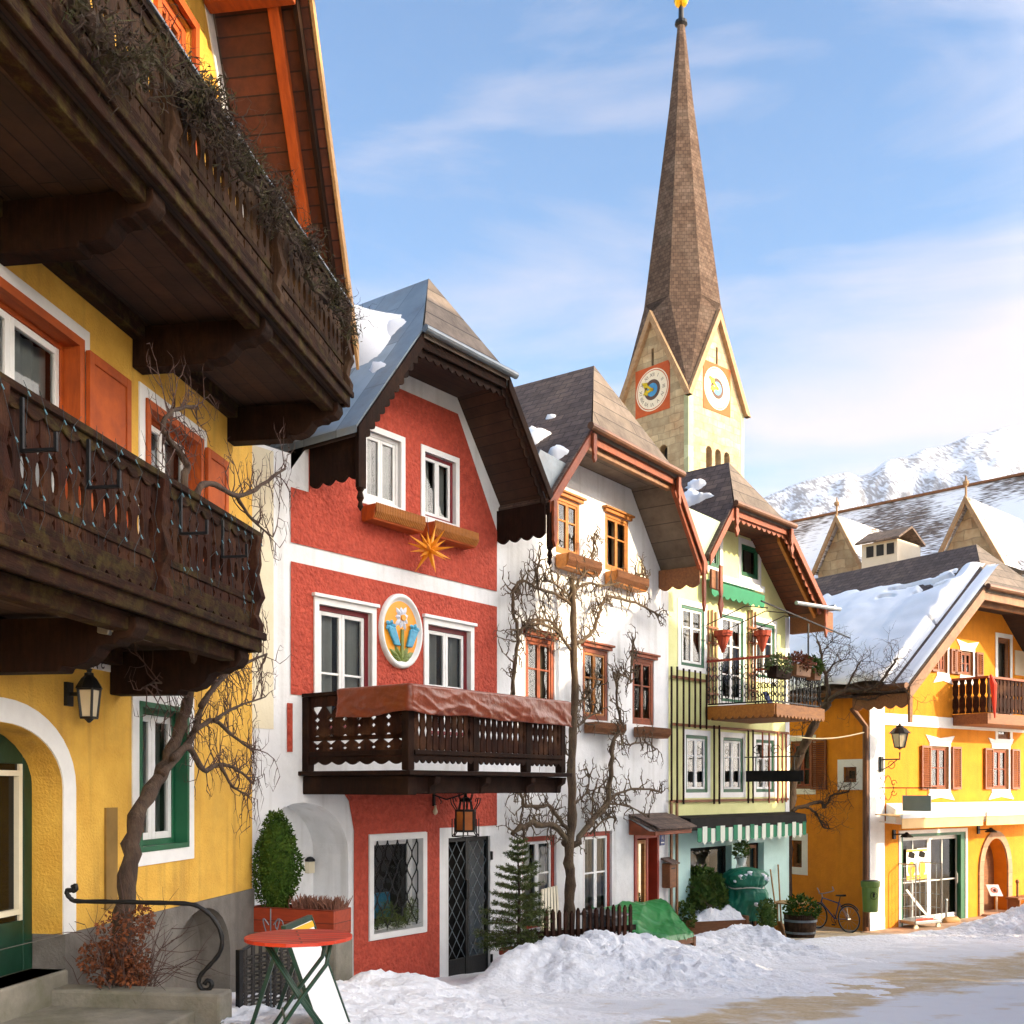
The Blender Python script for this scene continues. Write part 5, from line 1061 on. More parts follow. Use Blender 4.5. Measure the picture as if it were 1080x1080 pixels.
w = window(oh, OF, *od, M['brown'], M['brown'], n=-.04, cols=1, bars=(.35,), fw=.07, sw=.07, surround=M['whitepaint'], swf=.13, sd=.02, curtain='drape', name='balcony_door')
m = MB(OF); q0, q1 = OF.uz(1070, 685)[0], OF.uz(1092, 685)[0]; m.box(q0, q1, .003, .02, OF.uz(1072, 712)[1], OF.uz(1072, 686)[1]); m.build('wall_painting', M['fieldwall'], oh)
# small windows in the lane wall
w = window(oh, SF, *sh[0], M['brown'], M['redtrim'], n=-.04, cols=2, bars=(.4,), fw=.07, sw=.06, surround=M['whitepaint'], swf=.15, sd=.015, curtain='drape', cur=(0, .5))
m = MB(SF); a = sh[0][1]+.02; shutter(m, a, SF.uz(873, 800)[0], sh[0][2]-.02, sh[0][3]+.02); m.build('shutter', M['shutter'], w)
for h in sh[1:]: window(oh, SF, *h, M['brown'], M['brown'], n=-.06, cols=1, bars=(), fw=.05, sw=.05, surround=M['whitepaint'], swf=.2, sd=.015, curtain='drape')
# shop door and arched door
w = window(oh, OF, *shop, M['whitepaint'], M['whitepaint'], n=-.14, cols=2, bars=(.46,), fw=.1, sw=.09, curtain=None, name='shop_door', surround=M['whitepaint'], swf=.1, sd=.02)
m = MB(OF); m.box(shop[0]-.0, shop[1], -.10, .01, shop[3]-.08, shop[3]+.02); m.box(shop[1]-.22, shop[1]-.02, -.12, .0, .02, shop[3]-.08); m.box(shop[0]+.02, shop[0]+.1, -.12, .0, .02, shop[3]-.08); m.build('green_frame', M['green'], w)
m = MB(OF)
for c in (0, 1):
    u = shop[0]+.1+(shop[1]-shop[0]-.3)*(.25+.5*c); m.box(u-.02, u+.02, -.2, -.16, .2, shop[3]-.15)
m.tube([P(shop[1]-.3, -.1, 1.0), P(shop[1]-.3, -.06, 1.05), P(shop[1]-.3, -.06, 1.3), P(shop[1]-.3, -.1, 1.35)], .015, 5); m.build('glazing_bar', M['whitepaint'], w)
m = MB(OF); m.poly([P(shop[0], -.72, 0), P(shop[1], -.72, 0), P(shop[1], -.72, shop[3]), P(shop[0], -.72, shop[3])]); m.box(shop[0]+1.2, shop[0]+2.2, -.7, -.4, .02, 1.0); m.box(shop[0]+.3, shop[0]+.9, -.7, -.45, 1.0, 1.5); m.build('shop_display', M['brownwall'], w)
m = MB(OF); um, hw = (oar[0]+oar[1])/2, (oar[1]-oar[0])/2; arcp = lambda d: [(um+(hw+d), .05)]+[(um+(hw+d)*math.cos(math.pi*i/18), oar[3]-.95+(.95+d)*math.sin(math.pi*i/18)) for i in range(19)]+[(um-(hw+d), .05)]
A2, B2 = arcp(.0), arcp(.22)
for i in range(len(A2)-1): m.prism((0, 0, 0), (1, 0, 0), (0, 0, 1), (0, -1, 0), [A2[i], B2[i], B2[i+1], A2[i+1]], .05)
m.build('stone_arch', M['archstone'], oh)
m = MB(OF); m.box(oar[0]-.1, oar[1]+.1, -.46, -.4, .02, oar[3]); ad = m.build('arched_door', M['brown'], oh)
m = MB(OF); m.box(oar[0]+.1, oar[0]+.45, -.395, -.385, 1.2, 2.3); m.build('pane', M['glass'], ad)
m = MB(OF); m.box(oar[0]+.12, oar[0]+.36, -.384, -.38, 1.25, 1.55); m.build('notice', M['yellowp'], ad)
m = MB(OF); m.box(oar[0]-.1, oar[1]+.1, -.4, .35, -.05, .1); m.build('doorstep', M['archstone'], oh, bevel=.02)
# balcony
b0 = OF.uz(1040, 740, 1.0)[0]; bzf, bzt = OF.uz(1042, 752, 1.0)[1], OF.uz(1042, 713, 1.0)[1]; b1_ = b0+4
m = MB(OF); m.box(b0, b1_, .0, 1.05, bzf-.3, bzf); ob_ = m.build('balcony', M['brown'], oh, bevel=.02)
m = MB(OF); planks(m, (b0+.03, -1.0), (b1_, -1.0), bzf+.02, bzt-.06, .2, .03, lambda i: [(0, .9), (.1, .6), (.2, .9), (.42, .85), (.5, .45), (.58, .85), (.8, .9), (.9, .6), (1, .9)]); planks(m, (b0+.03, -.0), (b0+.03, -1.0), bzf+.02, bzt-.06, .2, .03, lambda i: [(0, .9), (.1, .6), (.2, .9), (.42, .85), (.5, .45), (.58, .85), (.8, .9), (.9, .6), (1, .9)]); m.build('railing_boards', M['darkwood_v'], ob_)
m = MB(OF); m.box(b0-.02, b1_, .94, 1.08, bzt-.06, bzt); m.box(b0-.02, b0+.08, .0, .94, bzt-.06, bzt); m.build('handrail', M['redtrim'], ob_)
q = OF.p(1046, 722, 1.12); m = MB(OF); m.tube([(q.x-.15, q.y-.05, q.z+.25), (q.x, q.y-.05, q.z), (q.x+.12, q.y-.02, q.z-.9)], [.03, .09, .02], 8); o = m.build('closed_parasol', M['redplastic']); tag(o, 'red closed parasol leaning on the balcony of the orange house', 'parasol')
# roof
def osoff(): pass
au, az, an = ap; k_ = lambda u: eL[1]+(az-eL[1])*(u-eL[0])/(au-eL[0])
oslope = (eL, ap)
# the slope follows the lane wall
sd_ = SF.M.to_3x3() @ Vector((-1, 0, 0)); bl_ = OF.M.inverted().to_3x3() @ sd_   # direction along the lane in house coordinates
def back(u, n, z, L): return (u+bl_.x*L, -n+bl_.y*L, z)
hl = eL[0]+(au-eL[0])*(zh-eL[1])/(az-eL[1]); hr2 = eR[0]+(au-eR[0])*(zh-eR[1])/(az-eR[1]); n1 = 1.6; E0 = eL[0]; zE = k_(E0)
for nm, mt, quad in (('roof_slope', 'shingle_w', [P(E0, n1, zE), P(hl, n1, zh), P(au, an, az), back(au, an, az, 10), back(E0, n1, zE, 11.3)]), ('roof_slope', 'shingle_w', [P(eR[0], n1, eR[1]), back(eR[0], n1, eR[1], 11.3), back(au, an, az, 10), P(au, an, az), P(hr2, n1, zh)]), ('roof_hip', 'boardroof', [P(hl, n1+.04, zh-.02), P(hr2, n1+.04, zh-.02), P(au, an, az+.01)])):
    m = MB(OF); top = [Vector(q) for q in quad]; d = Vector((0, 0, .14)); m.poly(top); m.poly([q-d for q in top[::-1]])
    for i in range(len(top)): a, b = top[i], top[(i+1) % len(top)]; m.poly([a, a-d, b-d, b])
    m.build(nm, M[mt], oh)
m = MB(OF); t = Vector((0, 0, .18))
for quad in ([P(E0, n1-.03, zE), P(hl, n1-.03, zh), P(hl, -.05, zh), P(E0, -.05, zE)], [P(hl, n1-.03, zh-.003), P(hr2, n1-.03, zh-.003), P(hr2, -.05, zh-.003), P(hl, -.05, zh-.003)], [P(hr2, n1-.03, zh), P(eR[0], n1-.03, eR[1]), P(eR[0], -.05, eR[1]), P(hr2, -.05, zh)], [P(E0, n1-.03, zE), P(0.1, -.05, k_(.1)), back(.1, 0, k_(.1), 10), back(E0, n1, zE, 11)]): m.poly([Vector(q)-t for q in quad])
m.build('soffit', M['soffit'], oh)
m = MB(OF); m.prism((0, -n1-.003, 0), (1, 0, 0), (0, 0, 1), (0, -1, 0), [(E0, zE-.03), (hl, zh-.03), (hl, zh-.36), (E0, zE-.36)], .05); m.prism((0, -n1-.003, 0), (1, 0, 0), (0, 0, 1), (0, -1, 0), [(hr2, zh-.03), (eR[0], eR[1]-.03), (eR[0], eR[1]-.36), (hr2, zh-.36)], .05); m.box(hl, hr2, n1-.06, n1, zh-.36, zh-.05); m.box(hl-.2, hr2, 1.1, 1.25, zh-.42, zh-.2); m.build('bargeboard', M['goldtrim'], oh, bevel=.01)
m = MB(OF); m.tube([Vector(P(E0-.06, n1, zE-.02)), Vector(back(E0-.06, n1, zE-.02, 11))], .09, 10); m.tube([P(hl, n1+.12, zh-.03), P(hr2, n1+.12, zh-.03)], .08, 10); m.build('gutter', M['copper'], oh)
m = MB(OF); m.prism((E0+.02, 0, 0), (0, -1, 0), (0, 0, 1), (1, 0, 0), scallop(.3, n1-.05, zE-.16, .08, .3), .05); m.prism((E0+.02, -n1+.03, 0), (1, 0, 0), (0, 0, 1), (0, -1, 0), [(0, zE-.9), (.13, zE-.9), (.13, zE-.15), (0, zE-.15)], .06); m.build('eaves_box', M['brown'], oh, bevel=.01)
q = OF.p(915, 760, .12); u = q.x; m = MB(SF); us_ = SF.uz(913, 800, .1)[0]; m.tube([P(us_, .1, 0), P(us_, .1, 5.3), P(us_-.1, .5, 5.75)], .075, 10); m.build('downpipe', M['copper'], oh)
# skylight in the lane slope
def slope_pt(px, py, lift=0.):
    """pixel ray onto the snowy slope"""
    A = OF.M @ Vector(P(E0, n1, zE)); B = OF.M @ Vector(P(hl, n1, zh)); C = OF.M @ Vector(back(E0, n1, zE, 11.3)); nn = (B-A).cross(C-A).normalized(); nn = nn if nn.z > 0 else -nn
    c = Vector((0, 0, CZ)); d = Vector(((px-CX)/F, 1, (HY-py)/F)); t = (A-c).dot(nn)/d.dot(nn); return c+d*t+nn*lift
m = MB(); c4 = [slope_pt(*p, .06) for p in ((830, 676), (834, 658), (862, 654), (858, 671))]; nn = (c4[1]-c4[0]).cross(c4[2]-c4[0]).normalized(); nn = nn if nn.z > 0 else -nn
for i in range(4): m.bar(c4[i], c4[(i+1) % 4], .12, .14, nn)
sk = m.build('skylight', M['darkgrey'], oh)
m = MB(); m.poly([p+nn*.03 for p in c4]); m.build('pane', M['glass'], sk)
# awnings over the shop
for i, (xa, xb, lbx) in enumerate(((951, 1036.5, 'cream fabric awning over the glazed shop door'), (1040, 1125, 'cream fabric awning over the arched stone doorway, cut by the frame edge'))):
    a, b = OF.uz(xa, 868, .95)[0], OF.uz(xb, 868, .95)[0]; zf = OF.uz(953, 874, .95)[1]; zt_ = OF.uz(950, 858, .2)[1]
    o = root('shop_awning', OF, lbx, 'awning', 'cream awnings on the orange house', shift=((a+b)/2, -.3, zt_))
    m = MB(OF); m.sprism([(.18, zt_), (.95, zf+.3), (.95, zf+.28), (.18, zt_-.02)], a, b); m.sprism([(.95, zf+.3), (.97, zf+.3), (.96, zf), (.945, zf)], a, b); m.build('canopy', M['awning'], o)
    m = MB(OF); m.sprism([(.93, zf+.26), (1.0, zf+.26), (1.0, zf+.36), (.93, zf+.36)], a-.03, b+.03); m.tube([P(a+.3, .1, zt_-.2), P(a+.7, .5, zt_-.25), P(a+.35, .93, zf+.28)], .025, 6); m.tube([P(b-.3, .1, zt_-.2), P(b-.7, .5, zt_-.25), P(b-.35, .93, zf+.28)], .025, 6); m.build('front_bar', M['whitepaint'], o)
a = OF.uz(938, 862, .15)[0]; zt_ = OF.uz(950, 858, .2)[1]
m = MB(OF); m.sprism([(.032, zt_-.25), (.34, zt_-.25), (.34, zt_+.12), (.05, zt_+.28)], a, EX-.5); o = m.build('awning_housing', M['whitepaint'], oh, bevel=.02)
# signs, lamps
q = OF.p(948, 794, .9); n_l = 1.0
u_ = OF.uz(931, 806, .1)[0]; zz = OF.uz(931, 806, .1)[1]
def n_for(px, u): return n_at(OF, px, u)
sl = root('street_lamp', OF, 'large six sided street lantern on a wall bracket at the orange house corner', 'street lamp', shift=(u_, 0, zz)); MI = IM[sl].inverted(); nl = min(1.3, max(.5, abs(n_for(949, u_))))
m = MB(); m.M = MI; m.box(-.06, .06, .04, .09, -.2, .2); m.tube([(0, -.05, .12), (0, -nl, .12), (0, -nl, .3)], .02, 6); m.tube([(0, -.08, -.15), (0, -nl*.5, -.05), (0, -nl*.85, .1)], .014, 5); m.tube([(0, -nl*.6+.1*math.cos(t*.8), -.02+.1*math.sin(t*.8)) for t in range(8)], .01, 4); m.build('bracket', M['iron'], sl)
lantern(ctx(sl), (0, -nl, .42), .62, .32, M['iron'], M['milk'], .62, 6)
u_ = OF.uz(931, 831, .1)[0]; zz = OF.uz(931, 831, .1)[1]; ne = abs(n_for(982, u_)); ns_ = abs(n_for(952, u_))
hs_ = root('hanging_sign', OF, 'blank grey green signboard hanging from a scrolled iron bracket under the street lantern', 'sign', shift=(u_, 0, zz)); MI = IM[hs_].inverted(); zb_ = (CZ+(HY-856)/F*26.5)-zz; zt2 = (CZ+(HY-839)/F*26.5)-zz
m = MB(); m.M = MI; m.box(-.02, .02, ns_, ne, zb_, zt2); m.build('board', M['grey'], hs_, bevel=.006)
m = MB(); m.M = MI; m.tube([(0, -.03, 0), (0, -ne-.15, 0)], .016, 5)
for s in (1, -1): m.tube([(0, -(.1+.32*t/10), s*(.3*math.sin(t*.32)+.02)) for t in range(11)], .01, 4); m.tube([(0, -.42-.1*math.cos(t*.8)*(1-t/10), s*(.12+.1*math.sin(t*.8)*(1-t/10))) for t in range(9)], .01, 4); m.tube([(0, -.1-.1*math.cos(t*.8)*(1-t/10), s*(.25+.1*math.sin(t*.8)*(1-t/10))) for t in range(9)], .01, 4)
m.tube([(0, -ns_-.1, 0), (0, -ns_-.1, zt2)], .008, 4); m.tube([(0, -ne+.1, 0), (0, -ne+.1, zt2)], .008, 4); m.build('bracket', M['iron'], hs_)
for x, y, lbx in ((942, 880, 'small dark wall lamp left of the glazed shop door'), (1031, 875, 'small dark wall lamp between the shop door and the stone arch')):
    q = OF.p(x, y); o = root('wall_lamp', OF, lbx, 'lamp', 'dark shop wall lamps', shift=(q.x, 0, q.z)); MI = IM[o].inverted(); m = MB(); m.M = MI; m.box(-.05, .05, .003, .05, -.12, .12); m.tube([(0, -.04, 0), (0, -.35, .02)], .018, 5); m.build('bracket', M['iron'], o)
    m = MB(); m.M = MI; m.lathe((0, -.4, -.06), [(.17, 0), (.15, .03), (.05, .1), (.03, .13)], 10); m.build('lamp_shade', M['darkgrey'], o)
m = MB(OF); q = OF.p(966, 912, -.1); 
po = root('poster', OF, 'white poster pair with yellow shapes hanging inside the shop door', 'poster', shift=(q.x, .1, q.z)); MI = IM[po].inverted()
m = MB(); m.M = MI; m.box(-.45, .02, 0, .008, -.42, .42); m.box(.04, .5, 0, .008, -.40, .44); m.build('sheet', M['white2'], po)
m = MB(); m.M = MI
for cx in (-.22, .27): m.fprism([(cx+.18*math.cos(i*.5236), -.1+.2*math.sin(i*.5236)) for i in range(12)], .009, .012); m.box(cx-.23, cx+.23, .009, .012, -.40, -.28); m.box(cx-.23, cx+.23, .009, .012, .36, .41)
m.build('yellow_shape', M['yellowp'], po)
m = MB(); m.M = MI
for cx in (-.22, .27): m.fprism([(cx+.16*math.cos(i*.8), .27+.1*math.sin(i*.8)+.03*math.cos(i*2.3)) for i in range(8)], .009, .0125)
m.build('dark_print', M['darkgrey'], po)
# snow on the orange roof
def patch(name, M0, ea, eb, na, nb, hf, mt, label, group=None, back_cull=True):
    """snow sheet: M0 + ea*a + eb*b + normal*hf(a,b), a,b in 0..1; kept where hf > 0"""
    nn = ea.cross(eb).normalized(); nn = nn if nn.z > 0 else -nn; m = MB(); idx = {}
    H = [[hf(i/na, j/nb) for j in range(nb+1)] for i in range(na+1)]
    def vid(i, j):
        if (i, j) not in idx: idx[(i, j)] = len(m.v); m.v.append(M0+ea*(i/na)+eb*(j/nb)+nn*max(H[i][j], -.03))
        return idx[(i, j)]
    for i in range(na):
        for j in range(nb):
            if max(H[i][j], H[i+1][j], H[i][j+1], H[i+1][j+1]) > 0: m.f.append((vid(i, j), vid(i+1, j), vid(i+1, j+1), vid(i, j+1)))
    o = m.build(name, mt, smooth=True); return tag(o, label, 'snow', group)
A = OF.M @ Vector(P(E0, n1, zE)); B = OF.M @ Vector(P(au, n1, az)); C = OF.M @ Vector(back(E0, n1, zE, 11.3))
nz3 = lambda x, y, s, k: noise.noise(Vector((x*s, y*s, k)))
def hs1(a, b):
    # a: along the lane from the verge, b: up the slope
    e = b*6.85; l = a*11.3
    edge = .80+.07*nz3(l, 0, .5, 3)+.05*nz3(l, e, 1.6, 4)-.30*max(0, (1.6-l))/1.6*0
    strip = .48 if e > .4 else .3
    d = min((edge-b)*4, 1)
    gap = 0
    if .42 < l < .62+.12*nz3(e, 2, 1.1, 9) : gap = 1
    if l <= .45: d = min(d, .5, (l+.02)*6, (1.0-.1-b)*5); base = .10
    else: base = .30+.1*nz3(l, e, .7, 5)+.05*nz3(l, e, 2, 6); d = min(d, (l-.45)*3+.35*nz3(l*2, e*2.5, 1, 8), 1)
    if gap: return -.05
    if b > .62 and 1.0 < l < 3.2 and nz3(l*1.5, e*3, 1, 12) > .02: return -.05
    if d <= 0: return -.05
    return base*math.sqrt(min(1, d))*min(1, b*12+.75)
patch('roof_snow', A, C-A, B-A, 120, 90, hs1, M['roofsnow'], 'thick smooth snow sheet covering the roof of the orange house')

def slope_frame(fr, e0, z0, ap, n1, D, side):
    A = fr.M @ Vector(P(e0, n1, z0)); B = fr.M @ Vector(P(ap[0], n1, ap[1])); C = fr.M @ Vector(P(e0, -D, z0)); return A, C-A, B-A
A, ea, eb = slope_frame(RF, -4.47, 8.45, (-2.2, 11.42), 1.0, 6, 1)
def hs2(a, b):
    l = a*7; e = b*3.74; c = (l-1.55)/1.0; f = (e-2.25)/.75; v = 1-math.sqrt(c*c+f*f)+.25*nz3(l, e, 1.5, 2)
    return min(.5, v*.9) if v > 0 else -.05
patch('roof_snow', A, ea, eb, 60, 40, hs2, M['roofsnow'], 'rounded heap of snow in the valley of the grey metal roof', 'snow heaps left on the old roofs')
def hs2b(a, b):
    l = a*7; e = b*3.74; v = max(.5-abs(l-.75)/.45-abs(e-2.5)/.6, .45-abs(l-.45)/.4-abs(e-1.4)/.35)+.2*nz3(l, e, 1.2, 7)
    return min(.1, v*.3) if v > 0 else -.05
patch('roof_snow', A+Vector((0, 0, .01)), ea, eb, 60, 40, hs2b, M['roofsnow'], 'thin tongue of snow lying on the grey metal roof slope', 'snow heaps left on the old roofs')
A, ea, eb = slope_frame(WF, -.14, 8.42, (2.77, 11.72), 1.0, 6, 1)
def hs3(a, b):
    l = a*7; e = b*4.4; v = max(.55-abs(l-.38)/.45-abs(e-1.35)/.4, .75-abs(l-1.3)/.55-abs(e-2.15)/.45, .3-abs(l-1.2)/.7-abs(e-2.75)/.25)+.35*nz3(l, e, 1.8, 2)+.2*nz3(l*5, e*4, 1, 6); return min(.16, v*.4) if v > 0 else -.05
patch('roof_snow', A, ea, eb, 130, 90, hs3, M['roofsnow'], 'small melting snow patches on the weathered shingle roof of the white house', 'snow heaps left on the old roofs')
A, ea, eb = slope_frame(GF, .0, 8.6, (2.0, 11.1), 1.0, 6, 1)
def hs4(a, b):
    l = a*7; e = b*3.2; v = max(.8-abs(l-1.3)/.7-abs(e-2.05)/.4, .5-abs(l-1.2)/1.0-abs(e-2.55)/.35)+.42*nz3(l*2.4, e*1.3, 1.4, 2)+.25*nz3(l*6, e*3, 1.4, 6); return min(.14, v*.4) if v > 0 else -.05
patch('roof_snow', A, ea, eb, 130, 90, hs4, M['roofsnow'], 'ragged snow heap on the shingle roof of the green house', 'snow heaps left on the old roofs')

# ================================================================ CHURCH
TL = Fr(726, 60, -512, -1); TR = Fr(726, 60, 1938)     # TL: u from far to the corner ; TR: u from the corner away
ch = root('church', TR, 'old stone church with a tall shingled spire above two painted clock gables', 'church')
S_ = 5.2; ZA = 3.74+22.35; ZP = 3.74+27.25; ZB = 0
faces = []
c0 = TR.w(0, 0, 0); dR = Vector((1.1, 1, 0)).normalized(); dL = Vector((-dR.y, dR.x, 0))   # a true square
class VF:
    def __init__(s, o, d): s.o = (o.x, o.y); s.d = (d.x, d.y); s.i = (-d.y, d.x); s.zb = 0; s.M = Matrix(((d.x, -d.y, 0, o.x), (d.y, d.x, 0, o.y), (0, 0, 1, 0), (0, 0, 0, 1)))
    uz = Fr.uz; p = Fr.p; w = Fr.w; rect = Fr.rect
T = [VF(c0, dR), VF(c0+dR*S_, dL), VF(c0+dR*S_+dL*S_, -dR), VF(c0+dL*S_, -dL)]
for i, f in enumerate(T):
    hs = [(S_/2-.09, S_/2+.09, ZA+1.9, ZA+3.0, 0, .3)]
    if i == 0: hs += [(1.6+k*.85, 2.15+k*.85, ZA-4.2, ZA-2.85, .28, .5) for k in range(3)]
    if i == 3: hs += [(S_/2+.45, S_/2+1.1, ZA-4.2, ZA-2.75, .32, .5)]
    m = MB(f); wall(m, [(0, 0), (S_, 0), (S_, ZA), (S_/2, ZP), (0, ZA)], hs, 0, .3); m.build('tower_wall', M['stone'], ch)
    m = MB(f); m.box(-.012, .45, -.3, .012, 0, ZA-.25); m.build('quoins', M['quoin'], ch)
    m = MB(f); w = .18
    for s in (1, -1):
        pts = [(S_/2, ZP+.25), (S_/2-s*(S_/2+.35), ZA-.45), (S_/2-s*(S_/2+.0), ZA-.45), (S_/2, ZP-.38)]; m.prism((0, .02, 0), (1, 0, 0), (0, 0, 1), (0, -1, 0), pts, .3)
    m.build('gable_coping', M['coping'], ch)
    if i in (0, 3):
        cl_z = 3.74+22.95; hw = 1.28; cu = S_/2
        m = MB(f); m.box(cu-hw, cu+hw, .0, .03, cl_z-hw-.1, cl_z+hw+.1); ck = m.build('clock', M['clockred'], ch)
        for nm, r0, r1, mt, nn in (('clock_ring', .90, .95, 'clockwhite', .034), ('clock_face', 0, .86, 'clockwhite', .036), ('clock_centre', 0, .46, 'clockdark', .042), ('clock_blue', 0, .3, 'clockblue', .048)):
            m = MB(f); K = 40
            if r0 == 0: m.fprism([(cu+hw*r1*math.cos(2*math.pi*j/K), cl_z+hw*r1*math.sin(2*math.pi*j/K)) for j in range(K)], .031, nn)
            else:
                for j in range(K):
                    a, b = 2*math.pi*j/K, 2*math.pi*(j+1)/K; m.fprism([(cu+hw*r*math.cos(t), cl_z+hw*r*math.sin(t)) for r, t in ((r0, a), (r1, a), (r1, b), (r0, b))], .031, nn)
            m.build(nm, M[mt], ck)
        m = MB(f)
        for j, s in enumerate(['XII', 'I', 'II', 'III', 'IV', 'V', 'VI', 'VII', 'VIII', 'IX', 'X', 'XI']):
            an = R(90-30*j); r_ = hw*.665; text_mesh(m, s, (cu+r_*math.cos(an), -.040, cl_z+r_*math.sin(an)), (math.sin(an), 0, -math.cos(an)), (math.cos(an), 0, math.sin(an)), .3)
        m.build('numerals', M['clockdark'], ck)
        m = MB(f)
        for an, ln in ((R(192), .42), (R(143), .62)):
            dx, dz = math.cos(an), math.sin(an); q = lambda a, b: (cu+hw*(a*dx-b*dz), cl_z+hw*(a*dz+b*dx)); m.fprism([q(-.08, -.05), q(ln*.6, -.06), q(ln*.7, -.15), q(ln+.12, 0), q(ln*.7, .15), q(ln*.6, .06), q(-.08, .05)], .055, .075)
        m.build('clock_hands', M['gold'], ck)
# openings get dark backs
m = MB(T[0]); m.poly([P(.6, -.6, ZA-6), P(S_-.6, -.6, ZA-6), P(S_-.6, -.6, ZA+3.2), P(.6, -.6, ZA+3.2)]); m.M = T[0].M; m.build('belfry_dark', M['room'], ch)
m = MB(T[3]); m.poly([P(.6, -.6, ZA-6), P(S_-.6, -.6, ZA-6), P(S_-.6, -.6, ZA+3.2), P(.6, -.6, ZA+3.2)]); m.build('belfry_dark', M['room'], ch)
cc = c0+(dR+dL)*S_/2; ZT = 3.74+43.6*1.0
tip = at(713.5, 26, (cc.y)); ZT = tip.z
# octagonal spire whose valleys run down to the four corners
m = MB(); a0 = math.atan2(dR.y, dR.x)
prof = [(ZT, .2), (44.4, .66), (38.8, 1.36), (ZP+1.0, 2.2), (ZP, 2.35)]
rings = [[cc+Vector((r*math.cos(a0+R(22.5+45*j))/math.cos(R(22.5)), r*math.sin(a0+R(22.5+45*j))/math.cos(R(22.5)), 0))+Vector((0, 0, z)) for j in range(8)] for z, r in prof]
b = len(m.v)
for r in rings: m.v += r
for i in range(len(rings)-1):
    for j in range(8): m.f.append((b+i*8+j, b+i*8+(j+1) % 8, b+(i+1)*8+(j+1) % 8, b+(i+1)*8+j))
# skirts to the corners between gables
for j in range(8):
    pass
for k, (sa, sb) in enumerate(((-1, -1), (1, -1), (1, 1), (-1, 1))):
    corner = cc+dR*(sa*(S_/2+.12))+dL*(sb*(S_/2+.12))+Vector((0, 0, ZA-.25))
    g1_ = cc+dR*(sa*(S_/2+.05))+Vector((0, 0, ZP+.15)); g2_ = cc+dL*(sb*(S_/2+.05))+Vector((0, 0, ZP+.15))
    rr = [r for r in rings[3]]; near = sorted(rr, key=lambda v: (v.xy-corner.xy).length)[:2]
    near.sort(key=lambda v: (v.xy-g1_.xy).length)
    m.poly([g1_, near[0], corner]); m.poly([near[0], near[1], corner]); m.poly([near[1], g2_, corner])
    for gg, nn_ in ((g1_, near[0]), (g2_, near[1])):
        oth = sorted(rr, key=lambda v: (v-gg).length)[:2]; m.poly([gg, oth[0], oth[1]])
sp = m.build('spire', M['spire'], ch)
m = MB(); m.lathe(cc+Vector((0, 0, ZT)), [(.17, -.15), (.38, .0), (.36, .18), (.16, .26), (.15, 1.0), (.1, 1.05)], 12); m.build('spire_cap', M['iron'], sp)
m = MB(); m.lathe(cc+Vector((0, 0, ZT+1.0)), [(.1, 0), (.34, .18), (.44, .42), (.34, .68), (.12, .85), (.05, 1.2)], 14); m.bar(cc+Vector((0, 0, ZT+2.0)), cc+Vector((0, 0, ZT+3.4)), .08); m.bar(cc+dR*-.45+Vector((0, 0, ZT+2.8)), cc+dR*.45+Vector((0, 0, ZT+2.8)), .08); m.build('finial', M['gold'], sp, smooth=True)
# nave
r0 = at(826, 553, 62.5); dN = Vector((.931, -1, 0)).normalized(); nN = Vector((-dN.y, dN.x, 0)); nN = nN if nN.y < 0 else -nN   # nN faces the square
nN = Vector((-.73, -.68, 0)).normalized() if False else Vector((-dN.x*0+dN.y, -dN.x, 0)).normalized(); nN = nN if nN.y < 0 else -nN
Lr = 24; zr = r0.z; ze = zr-7.2
def NP(a, b, z): v = r0+dN*a+nN*b; return Vector((v.x, v.y, z))
m = MB(); m.poly([NP(-4, 0, zr), NP(Lr, 0, zr), NP(Lr, 7.4, ze), NP(-4, 7.4, ze)]); m.poly([NP(-4, 0, zr), NP(-4, -7, ze), NP(Lr, -7, ze), NP(Lr, 0, zr)])
M['naveroof'] = mat('snowy_nave_shingles', '#7E6E62', '#655750', 5, .85, .2, 16, pat='shingle', pw=.5, ph=.3, pgap=.02, pdark=.4)
def add_snow(mt, thr=(.42, .55), sc=.35, stretch=(1, 1, 1), fine=.35):
    nt = mt.node_tree; N = nt.nodes; L = nt.links; bs = N['Principled BSDF']; old = bs.inputs['Base Color'].links[0].from_socket
    tc = N.new('ShaderNodeTexCoord'); a = N.new('ShaderNodeTexNoise'); a.inputs['Scale'].default_value = sc; a.inputs['Detail'].default_value = 3; L.new(tc.outputs['Object'], a.inputs['Vector'])
    mp = N.new('ShaderNodeMapping'); mp.inputs['Scale'].default_value = stretch; L.new(tc.outputs['UV'], mp.inputs[0]); b = N.new('ShaderNodeTexNoise'); b.inputs['Scale'].default_value = 3; b.inputs['Detail'].default_value = 6; L.new(mp.outputs[0], b.inputs['Vector'])
    x = N.new('ShaderNodeMath'); x.operation = 'MULTIPLY_ADD'; x.inputs[1].default_value = fine; L.new(b.outputs['Fac'], x.inputs[0]); L.new(a.outputs['Fac'], x.inputs[2]); y = N.new('ShaderNodeMath'); y.operation = 'SUBTRACT'; y.inputs[1].default_value = fine/2; L.new(x.outputs[0], y.inputs[0])
    r = N.new('ShaderNodeMapRange'); r.inputs[1].default_value = thr[0]; r.inputs[2].default_value = thr[1]; L.new(y.outputs[0], r.inputs[0])
    mx = N.new('ShaderNodeMix'); mx.data_type = 'RGBA'; L.new(r.outputs[0], mx.inputs[0]); L.new(old, mx.inputs[6]); mx.inputs[7].default_value = lin('#EEF0F4'); L.new(mx.outputs[2], bs.inputs['Base Color'])
add_snow(M['naveroof'], (.36, .53), .2, (.6, 3.4, 1), .8)
m.build('nave_roof', M['naveroof'], ch)
